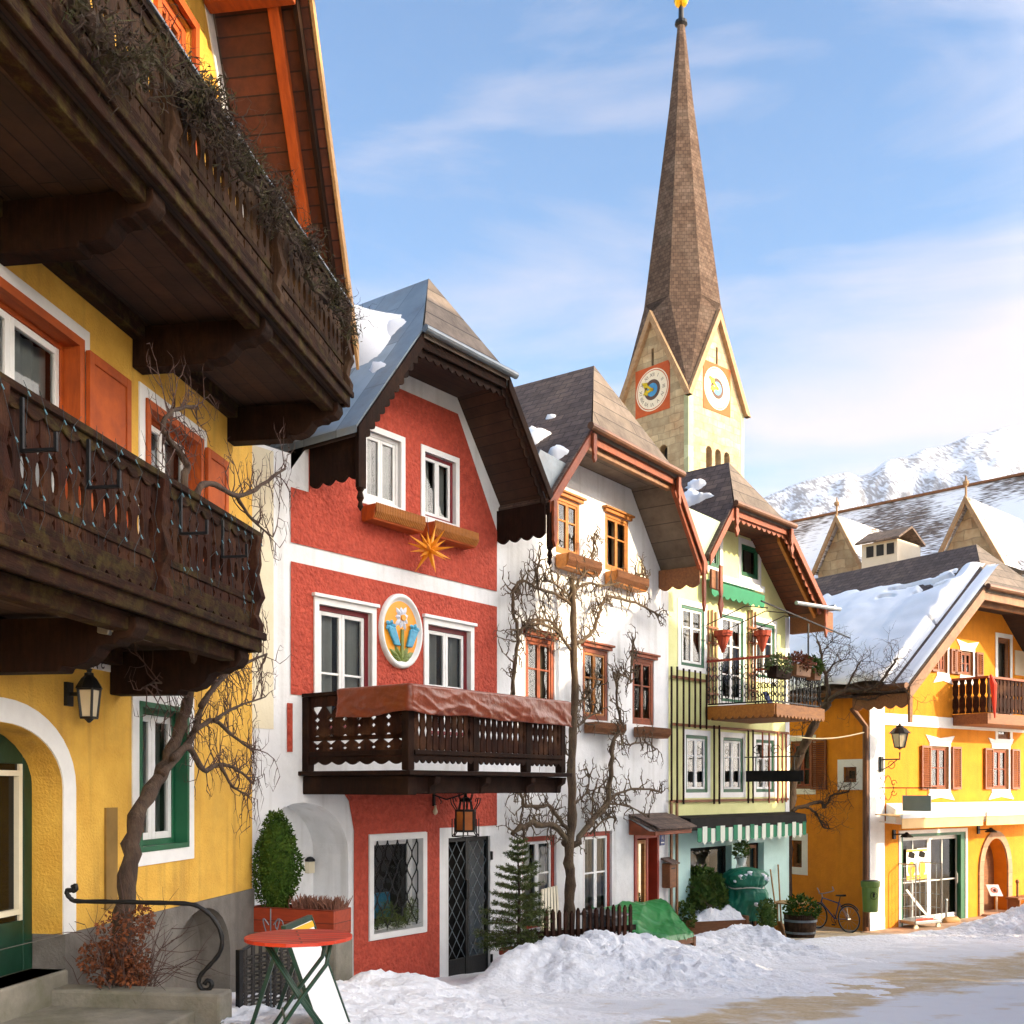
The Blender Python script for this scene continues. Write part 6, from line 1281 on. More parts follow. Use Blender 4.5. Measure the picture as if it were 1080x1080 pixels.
m = MB(); m.poly([NP(-4, 7.0, 0), NP(Lr, 7.0, 0), NP(Lr, 7.0, ze+.3), NP(-4, 7.0, ze+.3)]); m.poly([NP(-4, 7, 0), NP(-4, -7, 0), NP(-4, -7, ze), NP(-4, 0, zr-.1), NP(-4, 7, ze)]); m.build('nave_wall', M['stone'], ch)
m = MB(); m.bar(NP(-4, 0, zr+.02), NP(Lr, 0, zr+.02), .3, .12); m.build('ridge_board', M['brown'], ch)
# cross gables on the nave and a small dormer
def cross_gable(apx, basel, baser, Y, capx=None):
    a = at(*apx, Y); l = at(*basel, Y*1.015); r = at(*baser, Y*.985); mid = (l+r)/2; w = (Vector((r.x, r.y))-Vector((l.x, l.y))).length/2; z0 = (l.z+r.z)/2
    A = lambda s, out, z: Vector((a.x, a.y, 0))+dN*s+nN*out+Vector((0, 0, z))
    m = MB(); m.poly([A(-w+.15, 0, z0-4), A(w-.15, 0, z0-4), A(w-.15, 0, z0), A(0, 0, a.z-.35), A(-w+.15, 0, z0)]); g = m.build('gable_wall', M['stone'], ch)
    m = MB(); 
    for s in (-1, 1): m.poly([A(0, .35, a.z), A(s*w, .35, z0-.1), A(s*w, -6.5, z0-.1), A(0, -6.5, a.z)])
    m.build('gable_roof', M['naveroof'], ch)
    m = MB()
    for s in (-1, 1):
        for k, (d0, d1) in enumerate(((.0, .32),)): m.hexa([A(0, .3, a.z-d1), A(s*w, .3, z0-d1-.1), A(s*w, .42, z0-d1-.1), A(0, .42, a.z-d1), A(0, .3, a.z+.05), A(s*w, .3, z0-.05), A(s*w, .42, z0-.05), A(0, .42, a.z+.05)])
    m.lathe(A(0, .3, a.z), [(.05, 0), (.05, .45), (.13, .52), (.14, .62), (.05, .7), (.02, .9)], 8); m.build('gable_bargeboard', M['coping'], ch)
cross_gable((886, 545), (860, 600), (918, 600), 52); cross_gable((1022, 525), (984, 600), (1072, 600), 46)
d0 = at(928, 585, 49); A = lambda s, out, z: Vector((d0.x, d0.y, 0))+dN*s+nN*out+Vector((0, 0, d0.z+z))
m = MB(); m.hexa([A(-.8, .2, -.8), A(.95, .2, -.8), A(.95, -2, -.8), A(-.8, -2, -.8), A(-.8, .2, .55), A(.95, .2, .55), A(.95, -2, .55), A(-.8, -2, .55)]); dm = m.build('dormer', M['fieldwall'], ch)
m = MB(); m.hexa([A(-1.0, .45, .5), A(1.15, .45, .5), A(1.15, -.8, 1.15), A(-1, -.8, 1.15), A(-1.0, .45, .6), A(1.15, .45, .6), A(1.15, -.8, 1.25), A(-1, -.8, 1.25)]); m.hexa([A(-1.0, -2.1, .5), A(1.15, -2.1, .5), A(1.15, -.8, 1.15), A(-1, -.8, 1.15), A(-1.0, -2.1, .6), A(1.15, -2.1, .6), A(1.15, -.8, 1.25), A(-1, -.8, 1.25)]); m.build('dormer_roof', M['shingle'], dm)
m = MB()
for k in range(3): m.hexa([A(-.55+k*.5, .21, -.1), A(-.2+k*.5, .21, -.1), A(-.2+k*.5, .23, -.1), A(-.55+k*.5, .23, -.1), A(-.55+k*.5, .21, .4), A(-.2+k*.5, .21, .4), A(-.2+k*.5, .23, .4), A(-.55+k*.5, .23, .4)])
m.build('dormer_window', M['room'], dm)
# ================================================================ GROUND, SNOW, ROAD
def interp(pts, x):
    if x <= pts[0][0]: return pts[0][1]
    for a, b in zip(pts, pts[1:]):
        if x <= b[0]: return a[1]+(b[1]-a[1])*(x-a[0])/(b[0]-a[0])
    return pts[-1][1]
RA = [(640, 1090), (700, 1075), (800, 1052), (900, 1030), (1000, 1013), (1080, 1003), (1300, 985)]
RB = [(760, 1105), (830, 1085), (900, 1066), (960, 1051), (1080, 1035), (1300, 1015)]
CREST = [(250, 1052, 9.4, 0), (330, 1052, 10.3, 0), (372, 1034, 11.5, 0), (405, 1028, 12.4, 0), (440, 1034, 13.2, 0), (480, 1048, 13.8, 0), (518, 1034, 14.5, 0), (545, 1006, 15.3, 0), (575, 994, 16.2, 0), (620, 985, 17.0, 0), (660, 986, 18.2, 0), (690, 997, 19.4, 0), (725, 990, 20.6, 0), (755, 985, 21.5, 0), (786, 974, 22.1, 0), (806, 992, 22.4, 0), (830, 1003, 22.6, 0), (870, 999, 23.8, 0), (915, 994, 24.6, 0), (960, 987, 25.2, 0), (1000, 979, 25.6, 0), (1040, 969, 25.8, 0), (1085, 958, 26.0, 0), (1200, 950, 27, 0)]
CP = []
for px, py, Y, _ in CREST: q = at(px, py, Y); CP.append((q.x, q.y, max(.09, q.z-G(q.x, q.y))))
def bank(x, y):
    best = None
    for (ax, ay, ah), (bx, by, bh) in zip(CP, CP[1:]):
        dx, dy = bx-ax, by-ay; t = max(0, min(1, ((x-ax)*dx+(y-ay)*dy)/(dx*dx+dy*dy))); ex, ey = x-ax-dx*t, y-ay-dy*t; d = math.hypot(ex, ey)
        if best is None or d < best[0]: best = (d, dx*ey-dy*ex, ah+(bh-ah)*t)
    return best
m = MB(); xs = [-4+.05*i for i in range(370)]; ys = [8.2+.05*i for i in range(402)]; nx = len(xs); idx = {}; Hh = {}
for i, x in enumerate(xs):
    for j, y in enumerate(ys):
        px = CX+F*x/y
        if px < 230 or px > 1220: continue
        d, sd, h = bank(x, y); rough = noise.noise(Vector((x*1.6, y*1.6, 1)))*.5+(.35-abs(noise.noise(Vector((x*3.6, y*3.6, 5)))))*.55+(.3-abs(noise.noise(Vector((x*8, y*8, 9)))))*.34+noise.noise(Vector((x*19, y*19, 2)))*.14
        if sd > 0: w = .55+.15*noise.noise(Vector((x*2, y*2, 3))); f = 1-(d/w)**2
        else: w = max(1.5, min(5.2, 4.6*h+1.2)) ; f = 1-(d/w)**1.1; f = f*abs(f) if f < 0 else f*f*(1.25-.25*f)
        v = h*f+rough*.30*min(1, h*1.6)*max(0, min(1, f*2.5+.12))
        if v > -.03: Hh[i, j] = v
def vid(i, j):
    if (i, j) not in idx: idx[i, j] = len(m.v); x, y = xs[i], ys[j]; m.v.append(Vector((x, y, G(x, y)+Hh.get((i, j), -.03))))
    return idx[i, j]
for i in range(nx-1):
    for j in range(len(ys)-1):
        c = [(i, j), (i+1, j), (i+1, j+1), (i, j+1)]
        if all(k in Hh for k in c) and max(Hh[k] for k in c) > -.02: m.f.append(tuple(vid(*k) for k in c))
sb = m.build('snow_bank', M['snow'], smooth=True); tag(sb, 'shovelled white snow bank running along the house fronts', 'snow', kind='structure')
# ground sheet with gravel road and snow, one mesh to the horizon
def axis(lo, hi, step, far):
    a = []; v = lo
    while v < hi: a.append(v); v += step
    l = []; d = step
    while a[0]-sum(l)-d > -far: l.append(d); d *= 1.35
    acc = a[0]; left = []
    for q in l: acc -= q; left.append(acc)
    acc = a[-1]; right = []; d = step
    while acc < far: acc += d; right.append(acc); d *= 1.35
    return left[::-1]+a+right
gx, gy = axis(-6, 18, .14, 5000), axis(4, 30, .14, 5000)
me = bpy.data.meshes.new('ground'); V_ = []; S_m = []
for x in gx:
    for y in gy:
        V_.append((x, y, G(x, y)+(.025*noise.noise(Vector((x*1.7, y*1.7, 2)))+.016*noise.noise(Vector((x*3.3, y*3.3, 6))) if 4 < y < 27 and -6 < x < 18 else 0))); s = 0.
        if y > 3:
            px, py = CX+F*x/y, HY+F*(CZ-G(x, y))/y
            nz = 9*noise.noise(Vector((x*.9, y*.9, 3)))+6*noise.noise(Vector((x*3, y*3, 8)))
            pyc = interp([(c[0], c[1]) for c in CREST], px)
            if px > 240:
                a = interp(RA, px)+nz; b = interp(RB, px)+nz
                road = min(1, max(0, (py-a)/14+.5))*min(1, max(0, (b-py)/14+.5)); s = 1-road*.95
                for off, wd in ((-16, 3.5), (-30, 3), (26, 4)):
                    e_ = py-((interp(RA, px) if off < 0 else interp(RB, px))+off+nz*.25); s -= .5*math.exp(-(e_/wd)**2)*(.6+.5*noise.noise(Vector((x*2, y*2, 12))))
                if y > 21 or py < 1020:
                    d, sd, h = bank(x, y)
                    if sd > 0: s = .0+.35*max(0, min(1, nz/8-.2)); s = s if d > .25 else 1
        S_m.append(s)
ny = len(gy); me.from_pydata(V_, [], [(i*ny+j, (i+1)*ny+j, (i+1)*ny+j+1, i*ny+j+1) for i in range(len(gx)-1) for j in range(ny-1)]); me.update()
at_ = me.attributes.new('snowfall', 'FLOAT', 'POINT'); at_.data.foreach_set('value', S_m)
gd = bpy.data.objects.new('ground', me); COL.objects.link(gd); gd['kind'] = 'structure'; gd['label'] = 'gravel and trodden snow of the village square'
gm = mat('trodden_ground', '#DECBA8', '#C4AC86', 18, .95, .6, 60, dirt='#A48A66', dsc=1.2, damt=.5); nt = gm.node_tree; N = nt.nodes; L = nt.links; bs = N['Principled BSDF']; old = bs.inputs['Base Color'].links[0].from_socket
an = N.new('ShaderNodeAttribute'); an.attribute_name = 'snowfall'; tc = N.new('ShaderNodeTexCoord'); n1_ = N.new('ShaderNodeTexNoise'); n1_.inputs['Scale'].default_value = 2.6; n1_.inputs['Detail'].default_value = 9; n1_.inputs['Roughness'].default_value = .72; L.new(tc.outputs['Object'], n1_.inputs['Vector'])
ad_ = N.new('ShaderNodeMath'); ad_.operation = 'MULTIPLY_ADD'; ad_.inputs[1].default_value = 2.6; ad_.inputs[2].default_value = -1.25; L.new(n1_.outputs['Fac'], ad_.inputs[0]); a2_ = N.new('ShaderNodeMath'); L.new(ad_.outputs[0], a2_.inputs[0]); L.new(an.outputs['Fac'], a2_.inputs[1])
r_ = N.new('ShaderNodeMapRange'); r_.inputs[1].default_value = .1; r_.inputs[2].default_value = .75; L.new(a2_.outputs[0], r_.inputs[0]); mx = N.new('ShaderNodeMix'); mx.data_type = 'RGBA'; L.new(r_.outputs[0], mx.inputs[0]); L.new(old, mx.inputs[6]); mx.inputs[7].default_value = lin('#E9EBEE'); L.new(mx.outputs[2], bs.inputs['Base Color'])
me.materials.append(gm)
pm = MB(OF); pm.box(-.4, EX, .005, 1.5, -.1, .035); pv = pm.build('pavement', M['archstone'], bevel=.01); pv['kind'] = 'structure'; pv['label'] = 'brown paved strip in front of the orange house'
pm = MB(RF); pm.box(-2.6, 3.0, .016, 1.1, .2, .66); pv = pm.build('pavement', M['gravel']); pv['kind'] = 'structure'; pv['label'] = 'gravel doorstep strip in front of the red house gate'

# ================================================================ STREET THINGS
def prop(name, x, y, z, rot, label, cat, group=None):
    l = Loc(x, y, z, rot); o = root(name, l, label, cat, group); return o, (lambda: (lambda k: (setattr(k, 'M', l.M), k)[1])(MB()))
# red bistro table
q = at(315, 987, 7.2); o, nm = prop('bistro_table', q.x, q.y, G(0, 7.2), .25, 'round red slatted bistro table on crossed dark green legs', 'table'); H = q.z-G(0, 7.2)
m = nm(); r_ = .357; k = 9
for i in range(k):
    a = -r_+2*r_*i/k; b = a+2*r_/k-.006; ca, cb = math.sqrt(max(.01, r_*r_-a*a)), math.sqrt(max(.01, r_*r_-min(r_, b)**2)); pts = [(-ca, a), (-cb, b), (cb, b), (ca, a)]
    m.prism((0, 0, H-.025), (1, 0, 0), (0, 1, 0), (0, 0, 1), pts, .025)
m.build('table_top', M['redtable'], o, bevel=.004)
for s in (-1, 1):
    m = nm(); d = .17*s; m.tube([(-.27, d, 0), (.0, d, H*.5), (.17, d, H*.78), (.2, d, H-.03)], .014, 8); m.build('leg', M['darkgreen'], o, smooth=True)
    m = nm(); d = .14*s; m.tube([(.27, d, 0), (.0, d, H*.5), (-.22, d, H-.03)], .014, 8); m.build('leg', M['darkgreen'], o, smooth=True)
m = nm(); m.tube([(-.1, -.17, H*.35), (-.1, .17, H*.35)], .008, 6); m.tube([(.2, -.2, H-.03), (.2, .2, H-.03)], .01, 6); m.tube([(-.22, -.17, H-.03), (-.22, .17, H-.03)], .01, 6); m.build('cross_bar', M['darkgreen'], o)
# sandwich board
o, nm = prop('sandwich_board', -1.55, 8.5, G(0, 8.5), 0, 'white sandwich board with a dark green frame and yellow top stripe behind the red table', 'sign board')
T1, T2 = Vector((-.2, -.3, .92)), Vector((-.13, .42, .92)); B1, B2 = Vector((.12, -.3, .0)), Vector((.2, .42, .0))
m = nm(); nn = (T2-T1).cross(B1-T1).normalized(); nn = nn if nn.x > 0 else -nn; L4 = [T1, T2, B2, B1]; m.hexa([p-nn*.01 for p in L4]+[p+nn*.01 for p in L4]); m.build('panel', M['white2'], o)
m = nm(); m.bar(T1, T2, .035, .05); m.bar(T2, B2, .03, .04); m.bar(T1, B1, .012, .03); m.bar(T1, Vector((-.5, -.3, 0)), .03); m.bar(T2, Vector((-.45, .42, 0)), .03); m.build('frame', M['darkgreen'], o)
m = nm(); a = T1+(B1-T1)*.03+nn*.012; b = T2+(B2-T2)*.03+nn*.012; m.hexa([a, b, b+(B2-T2)*.05, a+(B1-T1)*.05, a+nn*.003, b+nn*.003, b+(B2-T2)*.05+nn*.003, a+(B1-T1)*.05+nn*.003]); m.build('yellow_stripe', M['yellowp'], o)
# wicker screen
qa, qb = at(253, 1080, 8.9), at(312, 1080, 9.6); ang = math.atan2(qb.y-qa.y, qb.x-qa.x); L_ = (qb-qa).length
o, nm = prop('wicker_screen', qa.x, qa.y, 1.5, ang, 'dark woven wicker screen with a curved top edge beside the yellow house', 'screen'); z1 = at(253, 1004, 8.9).z-1.5
m = nm(); kk = 16
for i in range(kk+1): t = i/kk; zt = z1+.06*math.sin(t*math.pi*.9)+.05*t; m.tube([(L_*t, .012*(-1)**i, -.3), (L_*t, .012*(-1)**i, zt)], .011, 5)
for j in range(30):
    zz = -.2+j*.035; m.tube([(L_*t/24, .02*math.sin(t*math.pi*.66+j*math.pi), zz) for t in range(25)], .010, 4)
m.build('weave', M['wattle'], o); m = nm(); m.box(-.03, .02, -.02, .02, -.3, z1+.02); m.tube([(L_*t/10, 0, z1+.06*math.sin(t/10*math.pi*.9)+.05*t/10) for t in range(11)], .016, 6); m.build('frame', M['iron'], o)
q = at(286, 978, 9.2); m = MB(); 
for s in (-1, 1): m.tube([q+Vector((s*(.02+.05*math.sin(t*.45)), 0, .02+.09*math.sin(t*.52)-.012*t)) for t in range(9)], .005, 5)
m.tube([q+Vector((0, 0, -1.2)), q+Vector((-.005, 0, .16))], .006, 5); m.tube([q+Vector((.07+.035*math.cos(t*.7), 0, .02+.05*math.sin(t*.7))) for t in range(7)], .005, 5); o = m.build('iron_plant_stake', M['zincplain']); tag(o, 'thin scrolled iron plant stake behind the red table', 'plant stake')
# planter with boxwood and heather by the arch
qa, qb = at(262, 985, 13.0), at(352, 986, 12.55); qa.z = qb.z = at(300, 985, 12.8).z; ang = math.atan2(qb.y-qa.y, qb.x-qa.x); L_ = (qb-qa).length; zt = at(300, 958, 12.8).z-qa.z
o, nm = prop('planter_box', qa.x, qa.y, qa.z, ang, 'long red stained wooden planter box standing before the white arched alcove', 'planter')
m = nm(); 
for a in ((0, L_, -.0, -.04), (0, L_, -.36, -.40)): m.box(a[0], a[1], a[3], a[2], 0, zt)
m.box(0, .04, -.36, -.04, 0, zt); m.box(L_-.04, L_, -.36, -.04, 0, zt); m.box(.04, L_-.04, -.36, -.04, .02, zt-.06); m.build('box_sides', M['planter'], o, bevel=.006)
om = o.matrix_world if False else Matrix.Translation((qa.x, qa.y, qa.z)) @ Matrix.Rotation(ang, 4, 'Z')
o2, nm2 = prop('stone_base', qa.x, qa.y, .7, ang, 'mossy grey stone base carrying the red planter box', 'stone base'); m = nm2(); m.box(-.05, L_+.02, -.42, -.02, .0, qa.z-.7-.004); m.build('base_block', M['concrete'], o2, bevel=.03)
rd = random.Random(9); bx = om @ Vector((.27, .2, zt-.04)); o, nm = prop('boxwood_shrub', bx.x, bx.y, bx.z, 0, 'tall egg shaped dark green boxwood in the red planter box', 'shrub'); hB = at(288, 856, 12.9).z-bx.z
m = nm(); m.tube([(0, 0, -.1), (0, 0, hB*.6)], [.03, .012], 6); m.build('stem', M['bark'], o)
m = nm(); core(m, (0, 0, hB*.46), (.22, .22, hB*.46)); leaf_blob(m, (0, 0, hB*.47), (.26, .26, hB*.52), 5200, .042, .026, rd, lambda p, v: Vector((p.x*(1.12-.35*max(0, v.z)), p.y*(1.12-.35*max(0, v.z)), p.z))); m.build('foliage', M['boxleaf'], o)
hx = om @ Vector((L_*.72, .2, zt-.05)); o, nm = prop('heather', hx.x, hx.y, hx.z, ang, 'low dry brown heather growing in the red planter box', 'plant'); m = nm()
for j in range(520): p = Vector((rd.uniform(-.33, .33), rd.uniform(-.12, .12), 0)); d = Vector((rd.gauss(0, .25), rd.gauss(0, .25), 1)); ln = rd.uniform(.08, .2); m.tube([p, p+d*ln*.5, p+d*ln+Vector((rd.gauss(0, .02), 0, 0))], [.006, .009, .003], 3, cap=False)
m.build('sprigs', M['heather'], o)
# potted spruce
rd = random.Random(12); q = WF.M @ WF.p(547, 1010, .95); gz_ = .70; o, nm = prop('potted_spruce', q.x, q.y, gz_, 0, 'sparse young spruce in a terracotta pot beside the black iron gate', 'tree'); Ht = at(536, 884, q.y).z-gz_
m = nm(); m.lathe((0, 0, 0), [(.19, 0), (.27, .42), (.31, .42), (.31, .5), (.27, .5), (.26, .44)], 20); m.build('pot', M['terracotta'], o, smooth=False)
m = nm(); m.tube([(0, 0, .4), (.01, 0, Ht*.6), (-.02, 0, Ht)], [.035, .02, .006], 6); m.build('trunk', M['bark'], o)
mb, mn = nm(), nm(); z = .58
while z < Ht-.05:
    t = (z-.5)/(Ht-.5); rr = .62*(1-t)**.8+.05; k = 7 if t < .6 else 5; a0 = rd.random()*6
    for i in range(k):
        a = a0+i*2*math.pi/k+rd.uniform(-.25, .25); d = Vector((math.cos(a), math.sin(a), .18+.5*t)); ln = rr*rd.uniform(.55, 1.2); pts = [Vector((0, 0, z))+d*ln*s+Vector((0, 0, -.22*ln*s*s*(1-t))) for s in (0, .35, .7, 1)]; mb.tube(pts, [.009, .007, .005, .002], 4, cap=False)
        for b_ in range(3 if ln > .25 else 1):
            for sgn in (-1, 1):
                s0 = .35+.22*b_; p0 = pts[0].lerp(pts[3], s0); sd_ = Vector((-d.y, d.x, 0))*sgn; e = p0+(d*.6+sd_*.75+Vector((0, 0, -.1)))*ln*.38; mb.tube([p0, e], .003, 3, cap=False)
                for n_ in range(34): mn.leaf(p0.lerp(e, rd.random()), d*.6+sd_*.5+rv(rd)*.8, .055, .010)
        for n_ in range(int(110*ln/.4)): s = rd.uniform(.15, 1); mn.leaf(pts[0].lerp(pts[3], s)+Vector((0, 0, -.15*ln*s*s*(1-t))), d*.7+rv(rd)*.8, .06, .011)
    z += rd.uniform(.07, .16)
for n_ in range(40): mn.leaf((-.015, 0, Ht-.3+rd.random()*.3), rv(rd)*.6+Vector((0, 0, .8)), .05, .007)
mb.build('branches', M['bark'], o); mn.build('needles', M['needle'], o)
# striped folded lounger against the wall
a = WF.p(571, 968, .55); b = WF.p(592, 968, .55); c = WF.p(588, 934, .2); d = WF.p(572, 938, .2); zb = .8
o = root('striped_lounger', WF, 'cream and dark striped folded lounger leaning on the wall under the first ground floor window', 'lounger', shift=(a.x, a.y, .3)); nst = 11
for nm_, par, mt in (('cream_stripes', 0, 'cream'), ('dark_stripes', 1, 'darkgrey')):
    m = MB(WF)
    for i in range(nst):
        if i % 2 == par:
            t0, t1 = i/nst, (i+(.55 if par else 1.45))/nst; t1 = min(1, t1); L4 = [a.lerp(b, t0), a.lerp(b, t1), d.lerp(c, t1), d.lerp(c, t0)]; L4[0] = L4[0]-Vector((0, 0, .5)); L4[1] = L4[1]-Vector((0, 0, .5)); o_ = Vector((0, .03, 0)); m.hexa([p for p in L4]+[p+o_ for p in L4])
    m.build(nm_, M[mt], o)
# picket fence
fa, fb = WF.p(572, 985, 1.35), WF.p(667, 985, 1.75); o = root('picket_fence', WF, 'short brown picket fence half buried behind the snow bank', 'fence', shift=(fa.x, fa.y, .3)); k = 15; rd = random.Random(6)
m = MB(WF)
for i, zf in ((0, .5), (1, .9)): m.bar(Vector((fa.x-.1, fa.y+.03, .55+zf)), Vector((fb.x+.15, fb.y+.03, .45+zf)), .035, .09)
m.build('rail', M['darkwood'], o)
for i in range(k):
    t = (i+.5)/k; p = fa.lerp(fb, t); zt = 1.79-.05*t+rd.uniform(-.03, .03) ; w = .04; m = MB(WF); n0 = -p.y; m.prism((0, -n0, 0), (1, 0, 0), (0, 0, 1), (0, -1, 0), [(p.x-w, .45), (p.x+w, .45), (p.x+w, zt-.03), (p.x, zt+.02), (p.x-w, zt-.03)], .03); m.build('picket', M['darkwood_v'], o)
# bin behind the fence
q = WF.p(636, 966, 1.0); o = root('rubbish_bin', WF, 'dark grey plastic rubbish bin standing behind the picket fence', 'bin', shift=(q.x, q.y, .3)); m = MB(WF); m.hexa([(q.x-.22, q.y-.28, .35), (q.x+.22, q.y-.28, .35), (q.x+.22, q.y+.2, .35), (q.x-.22, q.y+.2, .35), (q.x-.28, q.y-.34, q.z+.0), (q.x+.28, q.y-.34, q.z+.0), (q.x+.28, q.y+.24, q.z), (q.x-.28, q.y+.24, q.z)]); m.build('bin_body', M['binplastic'], o, bevel=.02)
m = MB(WF); m.hexa([(q.x-.3, q.y-.38, q.z+.005), (q.x+.3, q.y-.38, q.z+.005), (q.x+.3, q.y+.28, q.z+.03), (q.x-.3, q.y+.28, q.z+.03), (q.x-.28, q.y-.36, q.z+.05), (q.x+.28, q.y-.36, q.z+.05), (q.x+.28, q.y+.26, q.z+.1), (q.x-.28, q.y+.26, q.z+.1)]); m.tube([(q.x-.3, q.y+.3, q.z+.04), (q.x+.3, q.y+.3, q.z+.04)], .025, 8); m.build('bin_lid', M['binplastic'], o, bevel=.012)
# green tarpaulin over a wooden trestle
C4 = [WF.p(624, 959, .55), WF.p(697, 950, .55), WF.p(731, 984, 1.75), WF.p(688, 994, 1.75)]
o = root('covered_trestle', WF, 'green tarpaulin sloping over a low wooden trestle in front of the red door', 'covered trestle', shift=(C4[0].x, C4[0].y, .3)); m = MB(WF); NN = 60; b = 0
for i in range(NN+1):
    for j in range(NN+1):
        s, t = i/NN, j/NN; p = C4[0].lerp(C4[1], s).lerp(C4[3].lerp(C4[2], s), t); z_ = .06*noise.noise(Vector((s*3, t*2, 4)))+.07*crease(s*1.4, t*1.2, 3)+.10*math.sin(math.pi*min(1, t*1.6)) *0.5; m.v.append(p+Vector((0, 0, z_)))
for i in range(NN):
    for j in range(NN): m.f.append((i*(NN+1)+j, (i+1)*(NN+1)+j, (i+1)*(NN+1)+j+1, i*(NN+1)+j+1))
def skirt(ids, drop):
    b = len(m.v)
    for k_i, q in enumerate(ids): m.v.append(m.v[q]+Vector((.02*noise.noise(Vector((k_i*.7, 1, 1))), -.03+.03*noise.noise(Vector((k_i*.9, 2, 1))), -drop*(1+.3*noise.noise(Vector((k_i*.5, 5, 1)))))))
    for k_i in range(len(ids)-1): m.f.append((ids[k_i], ids[k_i+1], b+k_i+1, b+k_i))
skirt([i*(NN+1)+NN for i in range(NN+1)], .1); skirt([j for j in range(NN+1)], .35); skirt([NN*(NN+1)+j for j in range(NN+1)], .12)
m.build('tarpaulin', M['greentarp'], o, smooth=True)
m = MB(WF); d_ = Vector((0, 0, -.12))
m.bar(C4[3]+d_, C4[2]+d_, .06, .1); m.bar(C4[0]+d_, C4[3]+d_, .06, .1); m.bar(C4[1]+d_, C4[2]+d_, .06, .1); m.build('trestle_frame', M['brown'], o)
for p in C4: m = MB(WF); m.bar(p+d_*.5, Vector((p.x, p.y, .3)), .08); m.build('leg', M['brown'], o)
pa, pb = at(703, 971, 22.0), at(742, 996, 21.5); m = MB(); m.bar(pa, pb+(pb-pa)*.15, .07, .14); o = m.build('timber_plank', M['palewood'], bevel=.008); tag(o, 'pale timber plank slanting down beside the green tarpaulin into the snow', 'plank')
# long wooden planter with ivy, wrapped shrub
qa, qb = at(707, 987, 23.0), at(788, 993, 23.6); zg = .3; ang = math.atan2(qb.y-qa.y, qb.x-qa.x); L_ = (qb.xy-qa.xy).length; zt = at(750, 970, 23.3).z-zg
o, nm = prop('planter_trough', qa.x, qa.y, zg, ang, 'long weathered wooden planter trough with snow in front of the shop window', 'planter'); m = nm(); m.box(0, L_, -.04, 0, 0, zt); m.box(0, L_, -.6, -.56, 0, zt); m.box(0, .05, -.56, -.04, 0, zt); m.box(L_-.05, L_, -.56, -.04, 0, zt); m.box(.05, L_-.05, -.56, -.04, 0, zt-.08); m.build('box_sides', M['brown'], o, bevel=.01)
m = nm(); m.box(L_-.04, L_+.03, -.62, .03, -.05, zt+.05); m.box(-.03, .05, -.62, .03, -.05, zt+.05); m.box(-.01, L_, 0, .012, zt*.48, zt*.5); m.build('end_boards', M['brown'], o, bevel=.01)
om = Matrix.Translation((qa.x, qa.y, zg)) @ Matrix.Rotation(ang, 4, 'Z')
A_ = om @ Vector((L_*.30, -.02, zt-.02)); ea, eb = om.to_3x3() @ Vector((L_*.7, 0, 0)), om.to_3x3() @ Vector((0, .62, 0))
patch('planter_snow', A_, ea, eb, 50, 16, lambda a, b: (.05+min(a*3, (1-a)*4, 1)*.2+.12*nz3(a*5, b*3, 1.3, 3)+.05*nz3(a*14, b*8, 1, 1))*min(1, b*7, a*9, (1-a)*9)-.01, M['snow'], 'lumpy snow lying in the long wooden planter trough')
rd = random.Random(14); q = at(739, 962, 23.85); o, nm = prop('ivy_bush', q.x, q.y, zg+zt-.05, 0, 'large rounded ivy bush growing in the wooden trough below the shop window', 'bush'); m = nm(); rz = (at(741, 915, 23.75).z-zg-zt)*.5; core(m, (0, 0, rz), (.44, .32, rz*.85)); leaf_blob(m, (0, 0, rz), (.56, .4, rz*1.05), 2000, .11, .09, rd); m.build('foliage', M['ivyleaf'], o)
m = nm()
for j in range(14): spray(m, Vector((rd.gauss(0, .1), 0, 0)), Vector((rd.gauss(0, .6), rd.gauss(0, .4), 1)), rz*1.5, .015, 1, rd)
m.build('stems', M['bark'], o)
q = at(722, 972, 23.2); o, nm = prop('ivy_bush', q.x, q.y, zg+zt-.1, 0, 'small yellow green bush at the near end of the wooden trough', 'bush'); m = nm(); leaf_blob(m, (0, 0, .18), (.22, .2, .3), 420, .09, .07, rd); m.build('foliage', M['ivyleaf'], o)
q = at(787, 975, 24.1); o, nm = prop('wrapped_shrub', q.x, q.y, zg+zt-.1, 0, 'shrub wrapped in dark green fleece with snow on top', 'wrapped shrub'); m = nm(); zA = at(787, 914, 24.1).z-(zg+zt-.1); K, J = 90, 60
pr = lambda t: interp([(0, .28), (.2, .36), (.4, .44), (.55, .42), (.62, .36), (.68, .44), (.85, .44), (.95, .32), (1, .02)], t)
for j in range(J+1):
    t = j/J
    for i in range(K):
        a = 2*math.pi*i/K; r_ = pr(t)*(1+.26*noise.noise(Vector((math.cos(a)*1.4, math.sin(a)*1.4, t*3)))+.16*abs(noise.noise(Vector((math.cos(a)*4, math.sin(a)*4, t*3.2))))+.07*noise.noise(Vector((math.cos(a)*9, math.sin(a)*9, t*7)))); m.v.append(Vector((r_*math.cos(a)*1.05, r_*math.sin(a), t*zA)))
for j in range(J):
    for i in range(K): m.f.append((j*K+i, j*K+(i+1) % K, (j+1)*K+(i+1) % K, (j+1)*K+i))
m.build('fleece', M['wrap'], o, smooth=True)
zz = zA*.62; m = nm(); m.tube([(.39*math.cos(R(a)), .39*math.sin(R(a)), zz+.02*math.sin(R(a*3))) for a in range(0, 361, 20)], .015, 5); m.build('cord', M['whitecord'], o)
m = nm()
